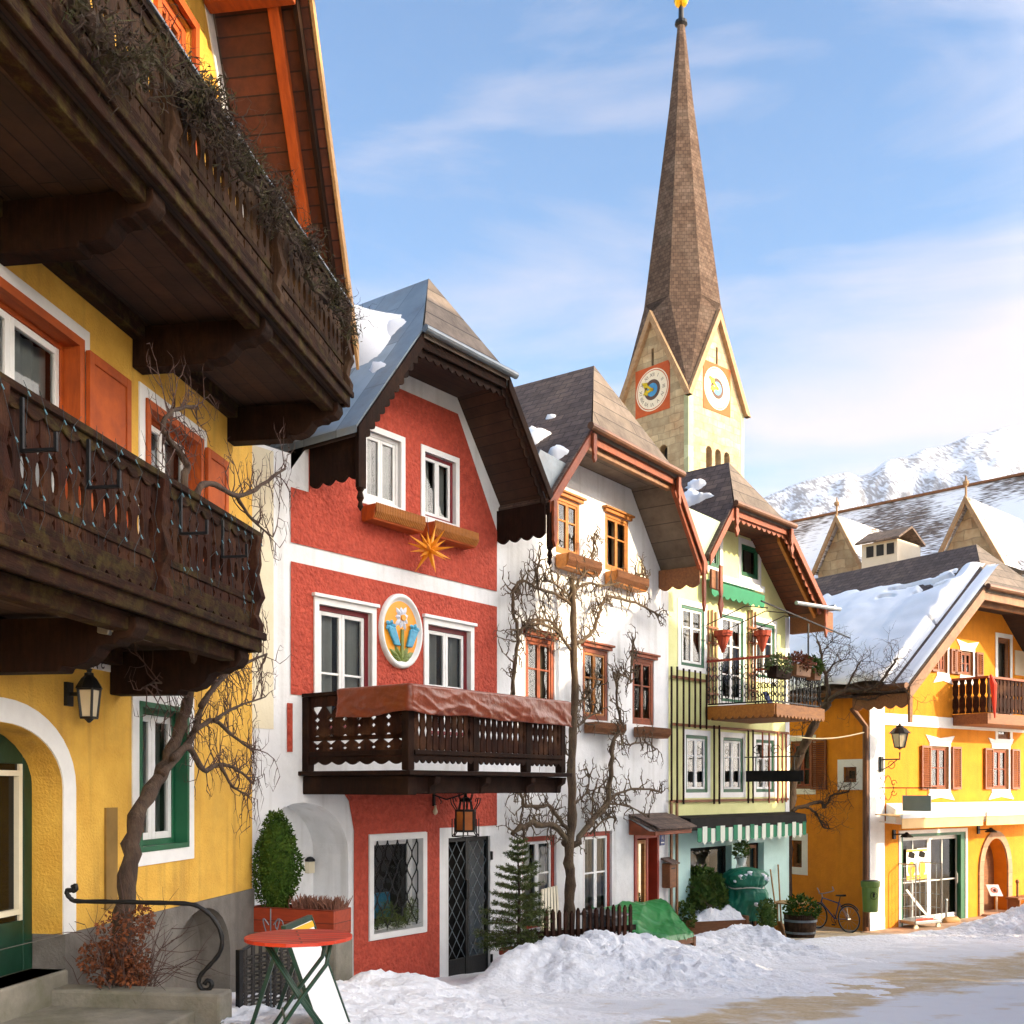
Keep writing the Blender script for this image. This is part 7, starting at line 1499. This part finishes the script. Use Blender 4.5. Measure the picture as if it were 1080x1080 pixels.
for (a, t, s) in ((-1.7, .9, .13), (-2.3, .8, .16), (-1.95, .84, .13), (-.9, .88, .12), (-.6, .82, .13), (-.2, .78, .1), (-1.3, .33, .1)):
    r_ = pr(t)*1.06; c = Vector((r_*math.cos(a), r_*math.sin(a), t*zA)); 
    for _ in range(4):
        dd = rv(rd)*s*.5; cc_ = c+Vector((dd.x, dd.y*.5, dd.z*.7)); m.lathe(cc_, [(.01, -s*.3), (s*.4, -s*.15), (s*.45, .02), (s*.25, s*.2), (.01, s*.25)], 8)
m.build('snow_clumps', M['snow'], o, smooth=True)
# hanging plant in front of the shop door
q = GF.p(782, 897, .35); o = root('hanging_plant', GF, 'small hanging plant in a white pot before the shop door', 'hanging plant', shift=(q.x, q.y, q.z)); MI = IM[o].inverted(); m = MB(); m.M = MI; leaf_blob(m, (0, 0, 0), (.2, .16, .2), 260, .09, .05, rd); m.build('foliage', M['ivyleaf'], o)
m = MB(); m.M = MI; m.lathe((0, 0, -.35), [(.08, 0), (.13, .2), (.14, .22)], 12); m.build('pot', M['whitepaint'], o); m = MB(); m.M = MI; m.tube([(0, 0, -.1), (0, 0, .75)], .006, 4); m.build('hanger', M['iron'], o); m = MB(); m.M = MI
for j in range(8): m.tube([(.1*math.cos(j), .1*math.sin(j), -.3), (.14*math.cos(j), .12*math.sin(j), -.5-.05*(j % 3))], .01, 4)
m.build('trailing_stems', M['whitecord'], o)
# potted evergreen, tools, half barrel
q = gpt(807, 996); q.y -= 0; o, nm = prop('potted_bush', q.x, q.y, q.z, 0, 'small leafy bush in a terracotta pot beside the shovel', 'plant'); m = nm(); m.lathe((0, 0, 0), [(.12, 0), (.18, .28), (.2, .28), (.2, .34), (.17, .34)], 14); m.build('pot', M['terracotta'], o)
m = nm(); core(m, (.05, 0, .6), (.15, .15, .3)); leaf_blob(m, (.05, 0, .62), (.2, .2, .36), 520, .07, .05, rd); m.build('foliage', M['ivyleaf'], o)
for nm_, a, b, lbx, cat in (('snow_shovel', (812.5, 917), (820, 974), 'wooden handled snow shovel with a worn yellow blade leaning on the teal wall', 'shovel'), ('broom', (820.6, 912), (824, 975), 'long straight broom handle leaning on the teal wall beside the shovel', 'broom')):
    pa, pb = GF.p(*a, .06), GF.p(*b, .5 if nm_ == 'snow_shovel' else .35); o = root(nm_, GF, lbx, cat, shift=(pb.x, pb.y, 0.05)); m = MB(GF); m.tube([pa, pb], .02, 8); m.build('handle', M['palewood'], o, smooth=True)
    m = MB(GF)
    if nm_ == 'snow_shovel':
        for i in range(8):
            t0, t1 = -1+i/4, -1+(i+1)/4; q = lambda t, s: Vector((pb.x+.22*t, pb.y-.12*s-.05*(1-t*t), pb.z+.06-.42*s)); m.hexa([q(t0, 0), q(t1, 0), q(t1, 1), q(t0, 1), q(t0, 0)+Vector((0, .012, 0)), q(t1, 0)+Vector((0, .012, 0)), q(t1, 1)+Vector((0, .012, 0)), q(t0, 1)+Vector((0, .012, 0))])
        m.build('blade', M['ochrewood'], o)
    else: m.box(pb.x-.18, pb.x+.18, -pb.y-.05, -pb.y+.05, pb.z-.25, pb.z); m.build('broom_head', M['palewood'], o, bevel=.01)
q = gpt(844, 989); o, nm = prop('barrel_planter', q.x, q.y, q.z, 0, 'grey wooden half barrel planter with a round evergreen in front of the orange side wall', 'planter'); zt = at(844, 964, q.y).z-q.z; r_ = 33/2/F*q.y
m = nm(); kk = 22
for i in range(kk):
    a, b = 2*math.pi*i/kk, 2*math.pi*(i+.93)/kk
    for z0, z1, f0, f1 in ((0, zt*.5, .86, 1.0), (zt*.5, zt, 1.0, 1.02)):
        m.poly([(r_*f0*math.cos(a), r_*f0*math.sin(a), z0), (r_*f0*math.cos(b), r_*f0*math.sin(b), z0), (r_*f1*math.cos(b), r_*f1*math.sin(b), z1), (r_*f1*math.cos(a), r_*f1*math.sin(a), z1)])
m.lathe((0, 0, 0), [(r_*.84, .01), (r_*.96, zt*.5), (r_*.98, zt-.06)], 22); m.build('staves', M['greywood_v'], o)
m = nm()
for zz, f in ((zt*.25, .945), (zt*.75, 1.025)): m.lathe((0, 0, zz-.025), [(r_*f, 0), (r_*f+.01, .0), (r_*f+.01, .05), (r_*f, .05)], 22)
m.build('hoops', M['zincplain'], o)
m = nm(); leaf_blob(m, (0.05, 0, zt+.12), (r_*1.1, r_*1.0, .3), 900, .09, .05, rd); m.build('foliage', M['boxleaf'], o)
q = at(836, 953, 26.0); m = MB(); m.M = Matrix.Translation((q.x, q.y+.1, q.z)); m.lathe((0, 0, 0), [(.02, 0), (.42, 0), (.43, .03), (.02, .05)], 20); m.tube([(-.35, 0, 0), (-.35, 0, -1.0)], .03, 6); m.tube([(.3, .1, 0), (.3, .1, -1.0)], .03, 6); o = m.build('garden_table', M['palewood']); tag(o, 'small round pale wooden table top behind the half barrel', 'table')
# bicycle
ur = SF.uz(896, 966, .5)[0]; o = root('bicycle', SF, 'dark blue bicycle leaning by the orange side wall', 'bicycle', shift=(ur-.55, -.5, 0)); l = Loc(0, 0, 0); l.M = IM[o].inverted(); nb = lambda: MB(l)
wr_ = .34
for x, nm_ in ((.53, 0), (-.53, 1)):
    c = Vector((x, 0, wr_)); ringp = lambda r: [c+Vector((r*math.cos(t*math.pi/16), 0, r*math.sin(t*math.pi/16))) for t in range(33)]
    m = nb(); m.tube(ringp(wr_-.02), .008, 5, cap=False)
    for t in range(14): m.tube([c, c+Vector(((wr_-.03)*math.cos(t*math.pi/7), .0, (wr_-.03)*math.sin(t*math.pi/7)))], .0028, 3)
    m.tube([c+Vector((0, -.05, 0)), c+Vector((0, .05, 0))], .02, 6); w = m.build('wheel', M['steel'], o)
    m = nb(); m.tube(ringp(wr_-.0), .019, 6, cap=False); m.build('tyre', M['rubber'], w, smooth=True)
BB, ST, HT, HB = Vector((.08, 0, .30)), Vector((.22, 0, .78)), Vector((-.34, 0, .82)), Vector((-.38, 0, .70)); RA_, FA_ = Vector((.53, 0, wr_)), Vector((-.53, 0, wr_))
m = nb()
for a, b, r_ in ((BB, ST, .016), (HT, ST-Vector((.01, 0, .06)), .017), (HB, BB, .019), (HT, HB, .02)): m.tube([a, b], r_, 8)
for s in (-.05, .05): d = Vector((0, s, 0)); m.tube([BB+d*.5, RA_+d], .009, 6); m.tube([ST-Vector((0, 0, .06))+d*.4, RA_+d], .008, 6); m.tube([HB+d*.8, FA_+d], .012, 6)
m.build('frame', M['bikeblue'], o, smooth=True)
m = nb(); m.tube([ST, ST+Vector((.03, 0, .12))], .013, 6); m.hexa([(.1, -.02, .9), (.1, .02, .9), (.38, .08, .91), (.38, -.08, .91), (.12, -.02, .935), (.12, .02, .935), (.38, .07, .96), (.38, -.07, .96)]); m.build('saddle', M['rubber'], o, bevel=.015)
m = nb(); m.tube([HT, HT+Vector((-.02, 0, .1))], .014, 6); m.tube([(-.2, -.28, 1.0), (-.28, -.2, .96), (-.36, -.1, .93), (-.36, .1, .93), (-.28, .2, .96), (-.2, .28, 1.0)], .012, 6); m.tube([(-.2, -.28, 1.0), (-.26, -.29, 1.1)], .015, 6); m.tube([(-.2, .28, 1.0), (-.26, .29, 1.1)], .015, 6); m.build('handlebar', M['steel'], o)
m = nb(); m.tube([BB+Vector((.09*math.cos(t*.524), -.04, .09*math.sin(t*.524))) for t in range(13)], .006, 4); m.tube([BB+Vector((0, -.05, 0)), BB+Vector((.1, -.06, -.13))], .01, 5); m.tube([BB+Vector((0, .05, 0)), BB+Vector((-.1, .06, .13))], .01, 5); m.tube([BB+Vector((0, -.04, .09)), RA_+Vector((0, -.04, .03))], .004, 4); m.tube([BB+Vector((0, -.04, -.09)), RA_+Vector((0, -.04, -.03))], .004, 4); m.box(.05, .13, .05, .1, .14, .17); m.build('crank', M['iron'], o)
m = nb(); m.tube([(.53+.39*math.cos(R(a)), 0, wr_+.39*math.sin(R(a))) for a in range(40, 131, 10)], .02, 5); m.build('mudguard', M['rubber'], o)
# litter bin with emblem on the downpipe
q = at(918, 945, 27.0); o, nm = prop('litter_bin', q.x, q.y, q.z-.4, .15, 'olive green oval litter bin mounted on the downpipe at the house corner', 'litter bin'); m = nm(); b = 0
m.lathe((0, 0, 0), [(.17, 0), (.19, .02), (.22, .62), (.24, .64), (.25, .76), (.235, .78)], 24, 1.0, .75); m.build('bin_body', M['olive'], o, smooth=False)
m = nm(); m.lathe((0, 0, .74), [(.23, 0), (.2, .055), (.02, .06)], 24, 1, .75); m.build('bin_opening', M['iron'], o)
m = nm(); yv = -.172
m.tube([(.09*math.cos(t*.3), yv-.005, .42+.09*math.sin(t*.3)) for t in range(22)], .006, 4); m.fprism([(-.02, .38), (.02, .38), (.015, .44), (.04, .46), (.01, .5), (-.02, .47)], -yv+.0, -yv+.012); m.build('emblem', M['darkgrey'], o)
m = nm(); m.tube([(0, .15, -.4), (0, .15, .6)], .04, 6); m.build('mounting_post', M['copper'], o)
# wire roll container
q = gpt(968, 979); o, nm = prop('roll_container', q.x, q.y, q.z, .5, 'wire sided roll cart with red strap standing before the shop door', 'cart'); w2, d2, h2 = .5, .36, 1.72
m = nm(); m.box(-w2, w2, -d2, d2, .16, .24); m.build('base_frame', M['steel'], o, bevel=.01)
m = nm(); m.box(-w2-.01, w2*.3, d2, d2+.012, .26, .31); m.build('red_strap', M['redplastic'], o)
for sx in (-1, 1):
    m = nm(); x = w2*sx
    for yy in (-d2, d2): m.tube([(x, yy, .2), (x, yy, h2), (x*.98, yy*.8, h2+.03)], .016, 6)
    m.tube([(x, -d2, h2), (x, d2, h2)], .016, 6)
    for k in range(1, 4): m.tube([(x, -d2+2*d2*k/4, .22), (x, -d2+2*d2*k/4, h2)], .006, 4)
    for zz in (.55, .9, 1.3): m.tube([(x, -d2, zz), (x, d2, zz)], .008, 4)
    m.build('side_grille', M['steel'], o)
m = nm()
for k in range(1, 6): m.tube([(-w2+2*w2*k/6, d2, .22), (-w2+2*w2*k/6, d2, h2-.1)], .006, 4)
for zz in (.55, .9, 1.3, h2-.1): m.tube([(-w2, d2, zz), (w2, d2, zz)], .009, 4)
m.build('back_grille', M['steel'], o)
for sx in (-1, 1):
    for sy in (-1, 1): m = nm(); m.M = m.M @ Matrix.Translation((sx*(w2-.08), sy*(d2-.06), .075)) @ Matrix.Rotation(R(90), 4, 'X'); m.lathe((0, 0, -.02), [(.03, 0), (.075, 0), (.075, .04), (.03, .04)], 12); m.build('castor', M['cream'], o)
m = nm(); 
for k in range(9): m.tube([(-.1+.03*k*.3, d2-.04, 1.0), (.1+.06*k*.6, d2*.2, .55-.02*k), (.3+.05*k*.5, -d2*.3, .25)], .008, 4)
m.build('net', M['whitecord'], o)
q = gpt(1003, 975); o, nm = prop('sand_roll', q.x, q.y, q.z, .4, 'tan stuffed draught roll lying on the paving beside the cart', 'draught roll'); m = nm(); m.tube([(-.3, 0, .1), (-.2, 0, .11), (0, 0, .115), (.2, 0, .11), (.3, 0, .1)], [.04, .1, .11, .1, .04], 12); m.build('roll', M['palewood'], o, smooth=True)
q = gpt(998, 974); m = MB(); m.tube([q, q+Vector((0, 0, .62))], .035, 8); m.lathe(q+Vector((0, 0, .62)), [(.035, 0), (.05, .02), (.03, .06), (.005, .07)], 8); o = m.build('metal_bollard', M['steel']); tag(o, 'short thin metal post on the paving before the glazed shop door', 'post')
q = gpt(1051, 966); o, nm = prop('stick_sign', q.x, q.y, q.z, 0, 'small white notice board with a prohibition emblem on a pale post before the stone arch', 'sign'); m = nm(); m.tube([(0, 0, 0), (0, 0, .62)], .03, 6); m.build('post', M['cream'], o)
m = nm(); C_ = [Vector((-.17, 0, .58)), Vector((.17, -.05, .58)), Vector((.1, .12, .9)), Vector((-.24, .17, .9))]; nn = (C_[1]-C_[0]).cross(C_[3]-C_[0]).normalized(); m.hexa([p for p in C_]+[p+nn*.012 for p in C_]); m.build('board', M['white2'], o)
cc_ = sum(C_, Vector())/4-nn*.004; nn2 = nn if nn.y < 0 else -nn; ex, ey = (C_[1]-C_[0]).normalized(), (C_[3]-C_[0]).normalized(); cc_ = sum(C_, Vector())/4+nn2*.016
m = nm(); m.tube([cc_+(ex*math.cos(t*.4)+ey*math.sin(t*.4))*.085 for t in range(17)], .01, 4); m.tube([cc_-ex*.06+ey*.06, cc_+ex*.06-ey*.06], .01, 4); m.build('emblem', M['redplastic'], o); m = nm(); m.prism(cc_, ex, ey, nn2, [(-.03, -.05), (.03, -.05), (.04, .02), (0, .05), (-.04, .0)], .006); m.build('figure', M['black'], o)
q = gpt(1078, 966); o, nm = prop('wooden_bench', q.x+.3, q.y+.3, q.z, .65, 'brown wooden bench beside the arched doorway at the right edge', 'bench'); m = nm(); m.box(-.9, 1.3, -.2, .2, .5, .56); m.build('seat', M['brown'], o, bevel=.01)
for x in (-.8, 1.1): m = nm(); m.box(x, x+.08, -.18, .18, 0, .5); m.build('leg', M['brown'], o, bevel=.01)
q = gpt(1073, 966); m = MB(); m.tube([q, q+Vector((0, 0, .95))], .035, 8); m.lathe(q+Vector((0, 0, .95)), [(.03, 0), (.06, .05), (.04, .1), (.005, .12)], 10); o = m.build('ball_topped_post', M['goldtrim']); tag(o, 'thin brown post with a ball top beside the bench', 'post')
# bare tree in the lane
rd = random.Random(77); YT = 28.0; b0_ = at(830, 985, YT); lt = Loc(b0_.x, b0_.y, 0); o = root('bare_tree', lt, 'bare leaning tree in the lane between the green and orange houses', 'tree'); ptl = lambda pts, dy=0: [at(x, y, min(YT, 27.75-max(0, x-862)*.021 if y < 790 else YT)+dy*.3) for x, y in pts]
m = MB(); limb(m, ptl([(829, 985), (829, 930), (830, 885), (833, 850), (838, 815), (846, 790), (856, 770), (866, 752), (874, 740)]), .17, .09, 10, rd, .1); m.build('trunk', M['bark'], o, smooth=True)
Ls = []
for pts, dy, r_ in (([(866, 752), (874, 730), (870, 712), (866, 692), (862, 676)], 0, .07), ([(874, 740), (892, 728), (912, 728), (926, 722), (938, 706), (946, 694)], -.3, .07), ([(880, 735), (895, 735), (915, 738), (930, 733)], .2, .04), ([(870, 712), (880, 700), (893, 695)], 0, .03), ([(868, 745), (860, 728), (850, 722)], .1, .035), ([(892, 728), (900, 710), (908, 697)], -.2, .035), ([(912, 728), (932, 730), (955, 726)], -.3, .03), ([(834, 855), (850, 849), (866, 845), (869, 852), (880, 838), (895, 836)], -.25, .06), ([(849, 850), (860, 857), (868, 872), (875, 874)], -.25, .04), ([(866, 692), (872, 682), (878, 676)], 0, .02), ([(850, 790), (846, 770), (848, 760)], 0, .02)): m = MB(); Ls.append(limb(m, ptl(pts, dy), r_, r_*.35, 6, rd, .4)); m.build('limb', M['bark'], o, smooth=True)
m = MB()
for pl_ in Ls:
    for p in pl_[len(pl_)//3:]:
        for _ in range(2): spray(m, p, rv(rd)+Vector((.3, 0, .5)), rd.uniform(.3, .7), .011, 2, rd, None, .4, 4, .1, 3)
m.build('twigs', M['bark'], o)
pa, pb = at(831, 776, 27.15), at(913, 772, 27.55); m = MB(); m.tube([pa.lerp(pb, t/14)+Vector((0, 0, -.12*math.sin(math.pi*t/14))) for t in range(15)], .018, 5); o = m.build('cable', M['cream']); tag(o, 'pale cable slung across the lane between the green and orange houses', 'cable')
m = MB(); pa, pb = YF.M @ YF.p(276, 510, .1), RF.M @ RF.p(283, 522, .05)
# ================================================================ HILLS
RD = [(-200, 560), (300, 560), (600, 550), (760, 540), (800, 528), (830, 514), (850, 507), (872, 502), (893, 498), (905, 504), (918, 502), (935, 488), (955, 482), (975, 474), (1000, 467), (1030, 460), (1080, 448), (1150, 425), (1300, 400), (1500, 430), (1900, 520)]
m = MB(); NA, NB = 420, 90; DM = 2600.
for i in range(NA+1):
    px = -200+2100*i/NA; k = (px-CX)/F
    for j in range(NB+1):
        t = j/NB*1.25; D_ = DM*(1.0-.55*(1-t)) if t <= 1 else DM*(1+.5*(t-1)); zr = (HY-interp(RD, px))/F*DM
        f = max(0, t)**1.15 if t <= 1 else 1-(t-1)*1.5; v = Vector((px*.012, t*2.6, 0)); n_ = noise.noise(v*1.0)*.5+noise.noise(v*2.3)*.3+noise.noise(v*5.1)*.16+noise.noise(v*11)*.09+noise.noise(v*23)*.05
        z = zr*f+n_*150*min(1, t*1.6)*(.12+.88*min(1, abs(1-t)/.45)); m.v.append(Vector((k*D_, D_, z+CZ)))
for i in range(NA):
    for j in range(NB): a = i*(NB+1)+j; m.f.append((a, a+NB+1, a+NB+2, a+1))
hm = mat('snowy_mountain', '#DDE3EE', '#C6CFDE', .01, .85); nt = hm.node_tree; N = nt.nodes; L = nt.links; bs = N['Principled BSDF']; old = bs.inputs['Base Color'].links[0].from_socket
tc = N.new('ShaderNodeTexCoord'); ge = N.new('ShaderNodeNewGeometry'); mp = N.new('ShaderNodeMapping'); mp.inputs['Scale'].default_value = (.016, .006, .008); L.new(tc.outputs['Object'], mp.inputs[0]); n_a = N.new('ShaderNodeTexNoise'); n_a.inputs['Scale'].default_value = 1; n_a.inputs['Detail'].default_value = 9; n_a.inputs['Roughness'].default_value = .7; L.new(mp.outputs[0], n_a.inputs['Vector'])
mp2 = N.new('ShaderNodeMapping'); mp2.inputs['Scale'].default_value = (.2, .03, .035); L.new(tc.outputs['Object'], mp2.inputs[0]); n_b = N.new('ShaderNodeTexNoise'); n_b.inputs['Scale'].default_value = 1; n_b.inputs['Detail'].default_value = 4; L.new(mp2.outputs[0], n_b.inputs['Vector'])
ma = N.new('ShaderNodeMath'); ma.operation = 'MULTIPLY_ADD'; ma.inputs[1].default_value = 1.1; L.new(n_b.outputs['Fac'], ma.inputs[0]); L.new(n_a.outputs['Fac'], ma.inputs[2])
sx = N.new('ShaderNodeSeparateXYZ'); L.new(tc.outputs['Object'], sx.inputs[0]); rz = N.new('ShaderNodeMapRange'); rz.inputs[1].default_value = 500; rz.inputs[2].default_value = 950; rz.inputs[3].default_value = .1; rz.inputs[4].default_value = -.06; L.new(sx.outputs[2], rz.inputs[0]); mb_ = N.new('ShaderNodeMath'); L.new(ma.outputs[0], mb_.inputs[0]); L.new(rz.outputs[0], mb_.inputs[1])
rr = N.new('ShaderNodeMapRange'); rr.inputs[1].default_value = 1.0; rr.inputs[2].default_value = 1.2; L.new(mb_.outputs[0], rr.inputs[0]); mx = N.new('ShaderNodeMix'); mx.data_type = 'RGBA'; L.new(rr.outputs[0], mx.inputs[0]); L.new(old, mx.inputs[6]); mx.inputs[7].default_value = lin('#777A82'); L.new(mx.outputs[2], bs.inputs['Base Color'])
hl_ = m.build('mountain', hm, smooth=True); hl_['kind'] = 'structure'; hl_['label'] = 'snow covered wooded mountain slopes behind the village'

# ================================================================ ADDED HOUSES ACROSS THE SQUARE, OUT OF VIEW (they throw the evening shade)
SUN_AZ = Vector((.953, -.30, 0)).normalized(); EL = 20.
def far_house(name, label, s0, s1, a0, depth, zeave, zridge, mt):
    e = Vector((-SUN_AZ.y, SUN_AZ.x, 0)); o_ = e*s0+SUN_AZ*a0
    class Q: pass
    f = Q(); f.M = Matrix(((e.x, SUN_AZ.x, 0, o_.x), (e.y, SUN_AZ.y, 0, o_.y), (0, 0, 1, 0), (0, 0, 0, 1))); f.zb = 0
    o = root(name, f, label, 'house'); W_ = s1-s0; m = MB(f); hs = [(1.2+k*2.6, 2.2+k*2.6, 1.5+j*3, 3.0+j*3) for k in range(int((W_-1)/2.6)) for j in range(int((zeave-2)/3))]
    wall(m, [(0, -.5), (W_, -.5), (W_, zeave), (W_/2, zridge), (0, zeave)], hs, 0, .2); m.poly([(0, 0, -.5), (0, depth, -.5), (0, depth, zeave), (0, 0, zeave)]); m.poly([(W_, 0, -.5), (W_, depth, -.5), (W_, depth, zeave), (W_, 0, zeave)]); m.poly([(0, depth, -.5), (W_, depth, -.5), (W_, depth, zeave), (W_/2, depth, zridge), (0, depth, zeave)]); m.build('wall', mt, o)
    m = MB(f); sl = (zridge-zeave)/(W_/2); m.poly([(-.6, -1, zeave-.6*sl), (W_/2, -1, zridge+.02), (W_/2, depth+.5, zridge+.02), (-.6, depth+.5, zeave-.6*sl)]); m.poly([(W_+.6, -1, zeave-.6*sl), (W_/2, -1, zridge+.02), (W_/2, depth+.5, zridge+.02), (W_+.6, depth+.5, zeave-.6*sl)]); m.build('roof', M['shingle'], o)
    for h in hs:
        w = MB(f); ringband(w, h[0]+.08, h[1]-.08, h[2]+.08, h[3]-.08, .07, -.18, -.1); w_ = w.build('window', M['whitepaint'], o); g = MB(f); g.poly([(h[0], .15, h[2]), (h[1], .15, h[2]), (h[1], .15, h[3]), (h[0], .15, h[3])]); g.build('pane', M['room'], w_)
T_ = math.tan(R(EL))
far_house('shade_house', 'tall cream house across the square, added out of view to shade the yellow and red houses', 3, 17.6, 9.5, 9, 15.6, 17.0, M['fieldwall'])
far_house('shade_house', 'lower white house across the square, added out of view to shade the white and green houses', 17.7, 26.6, 10.5, 8, 10.2, 12.6, M['whitepaint'])

far_house('shade_house', 'low white house across the square, added out of view to shade the green house shopfront', 26.7, 28.7, 10.5, 6, 7.0, 7.6, M['fieldwall'])
HAZE = 0.6e-4
# ================================================================ LIGHT, SKY, CAMERA
sun = bpy.data.lights.new('sun', 'SUN'); sun.energy = 2.4; sun.angle = R(.6); sun.color = (1, .78, .5); so = bpy.data.objects.new('sun', sun); COL.objects.link(so)
dv = Vector((SUN_AZ.x*math.cos(R(EL)), SUN_AZ.y*math.cos(R(EL)), math.sin(R(EL)))); so.rotation_euler = dv.to_track_quat('Z', 'Y').to_euler(); so.location = (0, 0, 30)
w = bpy.data.worlds.new('World'); scene.world = w; w.use_nodes = True; nt = w.node_tree; N = nt.nodes; L = nt.links; bg = N['Background']
sky = N.new('ShaderNodeTexSky'); sky.sky_type = 'NISHITA'; sky.sun_disc = False; sky.sun_elevation = R(EL); sky.sun_rotation = math.atan2(SUN_AZ.x, SUN_AZ.y); sky.air_density = 1.; sky.dust_density = .1; sky.ozone_density = 1.2; hs_n = N.new('ShaderNodeHueSaturation'); hs_n.inputs['Saturation'].default_value = 1.3; L.new(sky.outputs[0], hs_n.inputs['Color'])
tc = N.new('ShaderNodeTexCoord'); mp = N.new('ShaderNodeMapping'); mp.inputs['Scale'].default_value = (1.2, 1.2, 5.5); mp.inputs['Rotation'].default_value = (R(10), R(-24), 0); L.new(tc.outputs['Generated'], mp.inputs[0])
cn1 = N.new('ShaderNodeTexNoise'); cn1.inputs['Scale'].default_value = 1.9; cn1.inputs['Detail'].default_value = 7; cn1.inputs['Roughness'].default_value = .55; cn1.inputs['Distortion'].default_value = .5; L.new(mp.outputs[0], cn1.inputs['Vector'])
sx = N.new('ShaderNodeSeparateXYZ'); L.new(tc.outputs['Generated'], sx.inputs[0])
# thicker haze low down and towards the sun
h1 = N.new('ShaderNodeMapRange'); h1.inputs[1].default_value = .75; h1.inputs[2].default_value = .1; h1.inputs[3].default_value = -.16; h1.inputs[4].default_value = .14; L.new(sx.outputs[2], h1.inputs[0])
h2 = N.new('ShaderNodeMapRange'); h2.inputs[1].default_value = -.2; h2.inputs[2].default_value = .5; h2.inputs[3].default_value = -.08; h2.inputs[4].default_value = .26; L.new(sx.outputs[0], h2.inputs[0])
s1 = N.new('ShaderNodeMath'); L.new(cn1.outputs['Fac'], s1.inputs[0]); L.new(h1.outputs[0], s1.inputs[1]); s2 = N.new('ShaderNodeMath'); L.new(s1.outputs[0], s2.inputs[0]); L.new(h2.outputs[0], s2.inputs[1])
cr = N.new('ShaderNodeMapRange'); cr.inputs[1].default_value = .50; cr.inputs[2].default_value = .86; cr.inputs[4].default_value = .9; L.new(s2.outputs[0], cr.inputs[0])
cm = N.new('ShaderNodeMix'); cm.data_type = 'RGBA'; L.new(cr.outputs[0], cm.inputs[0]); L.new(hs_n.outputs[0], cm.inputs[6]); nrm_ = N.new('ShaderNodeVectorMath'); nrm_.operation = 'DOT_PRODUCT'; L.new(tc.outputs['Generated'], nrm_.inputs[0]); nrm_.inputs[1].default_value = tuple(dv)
au_ = N.new('ShaderNodeMapRange'); au_.inputs[1].default_value = .22; au_.inputs[2].default_value = .95; au_.interpolation_type = 'SMOOTHSTEP'; L.new(nrm_.outputs['Value'], au_.inputs[0])  # clouds towards the sun, out of view, brightened as added warm fill light
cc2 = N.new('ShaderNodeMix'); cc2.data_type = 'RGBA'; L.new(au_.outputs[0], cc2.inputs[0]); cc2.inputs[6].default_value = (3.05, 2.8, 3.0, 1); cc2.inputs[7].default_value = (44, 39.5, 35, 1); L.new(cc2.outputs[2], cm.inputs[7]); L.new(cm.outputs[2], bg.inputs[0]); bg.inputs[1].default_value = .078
hz = MB(); hz.hexa([(-6000, -6000, -1.2), (6000, -6000, -1.2), (6000, 6000, -1.2), (-6000, 6000, -1.2), (-6000, -6000, 1000), (6000, -6000, 1000), (6000, 6000, 1000), (-6000, 6000, 1000)])
hzm = bpy.data.materials.new('haze_air'); hzm.use_nodes = True; N = hzm.node_tree.nodes; L = hzm.node_tree.links; N.remove(N['Principled BSDF']); pv_ = N.new('ShaderNodeVolumePrincipled'); pv_.inputs['Color'].default_value = (1, .96, .92, 1); pv_.inputs['Density'].default_value = HAZE; L.new(pv_.outputs[0], N['Material Output'].inputs['Volume'])
if HAZE: hzo = hz.build('haze', hzm); hzo['kind'] = 'stuff'; hzo['label'] = 'pale haze in the air over the village and the mountain'
cam = bpy.data.cameras.new('camera'); co = bpy.data.objects.new('camera', cam); COL.objects.link(co); co.location = (0, 0, CZ); co.rotation_euler = (R(90), 0, 0)
cam.sensor_width = 36; cam.lens = 36*F/1080; cam.shift_y = (HY-540)/1080; cam.clip_end = 20000; cam.clip_start = .1; scene.camera = co
vs = scene.view_settings; vs.view_transform = 'Standard'; vs.look = 'None'; vs.exposure = 2.02; vs.gamma = 1
scene.cycles.max_bounces = 8; scene.cycles.diffuse_bounces = 4; scene.cycles.transparent_max_bounces = 12; scene.cycles.caustics_reflective = False; scene.cycles.use_denoising = True
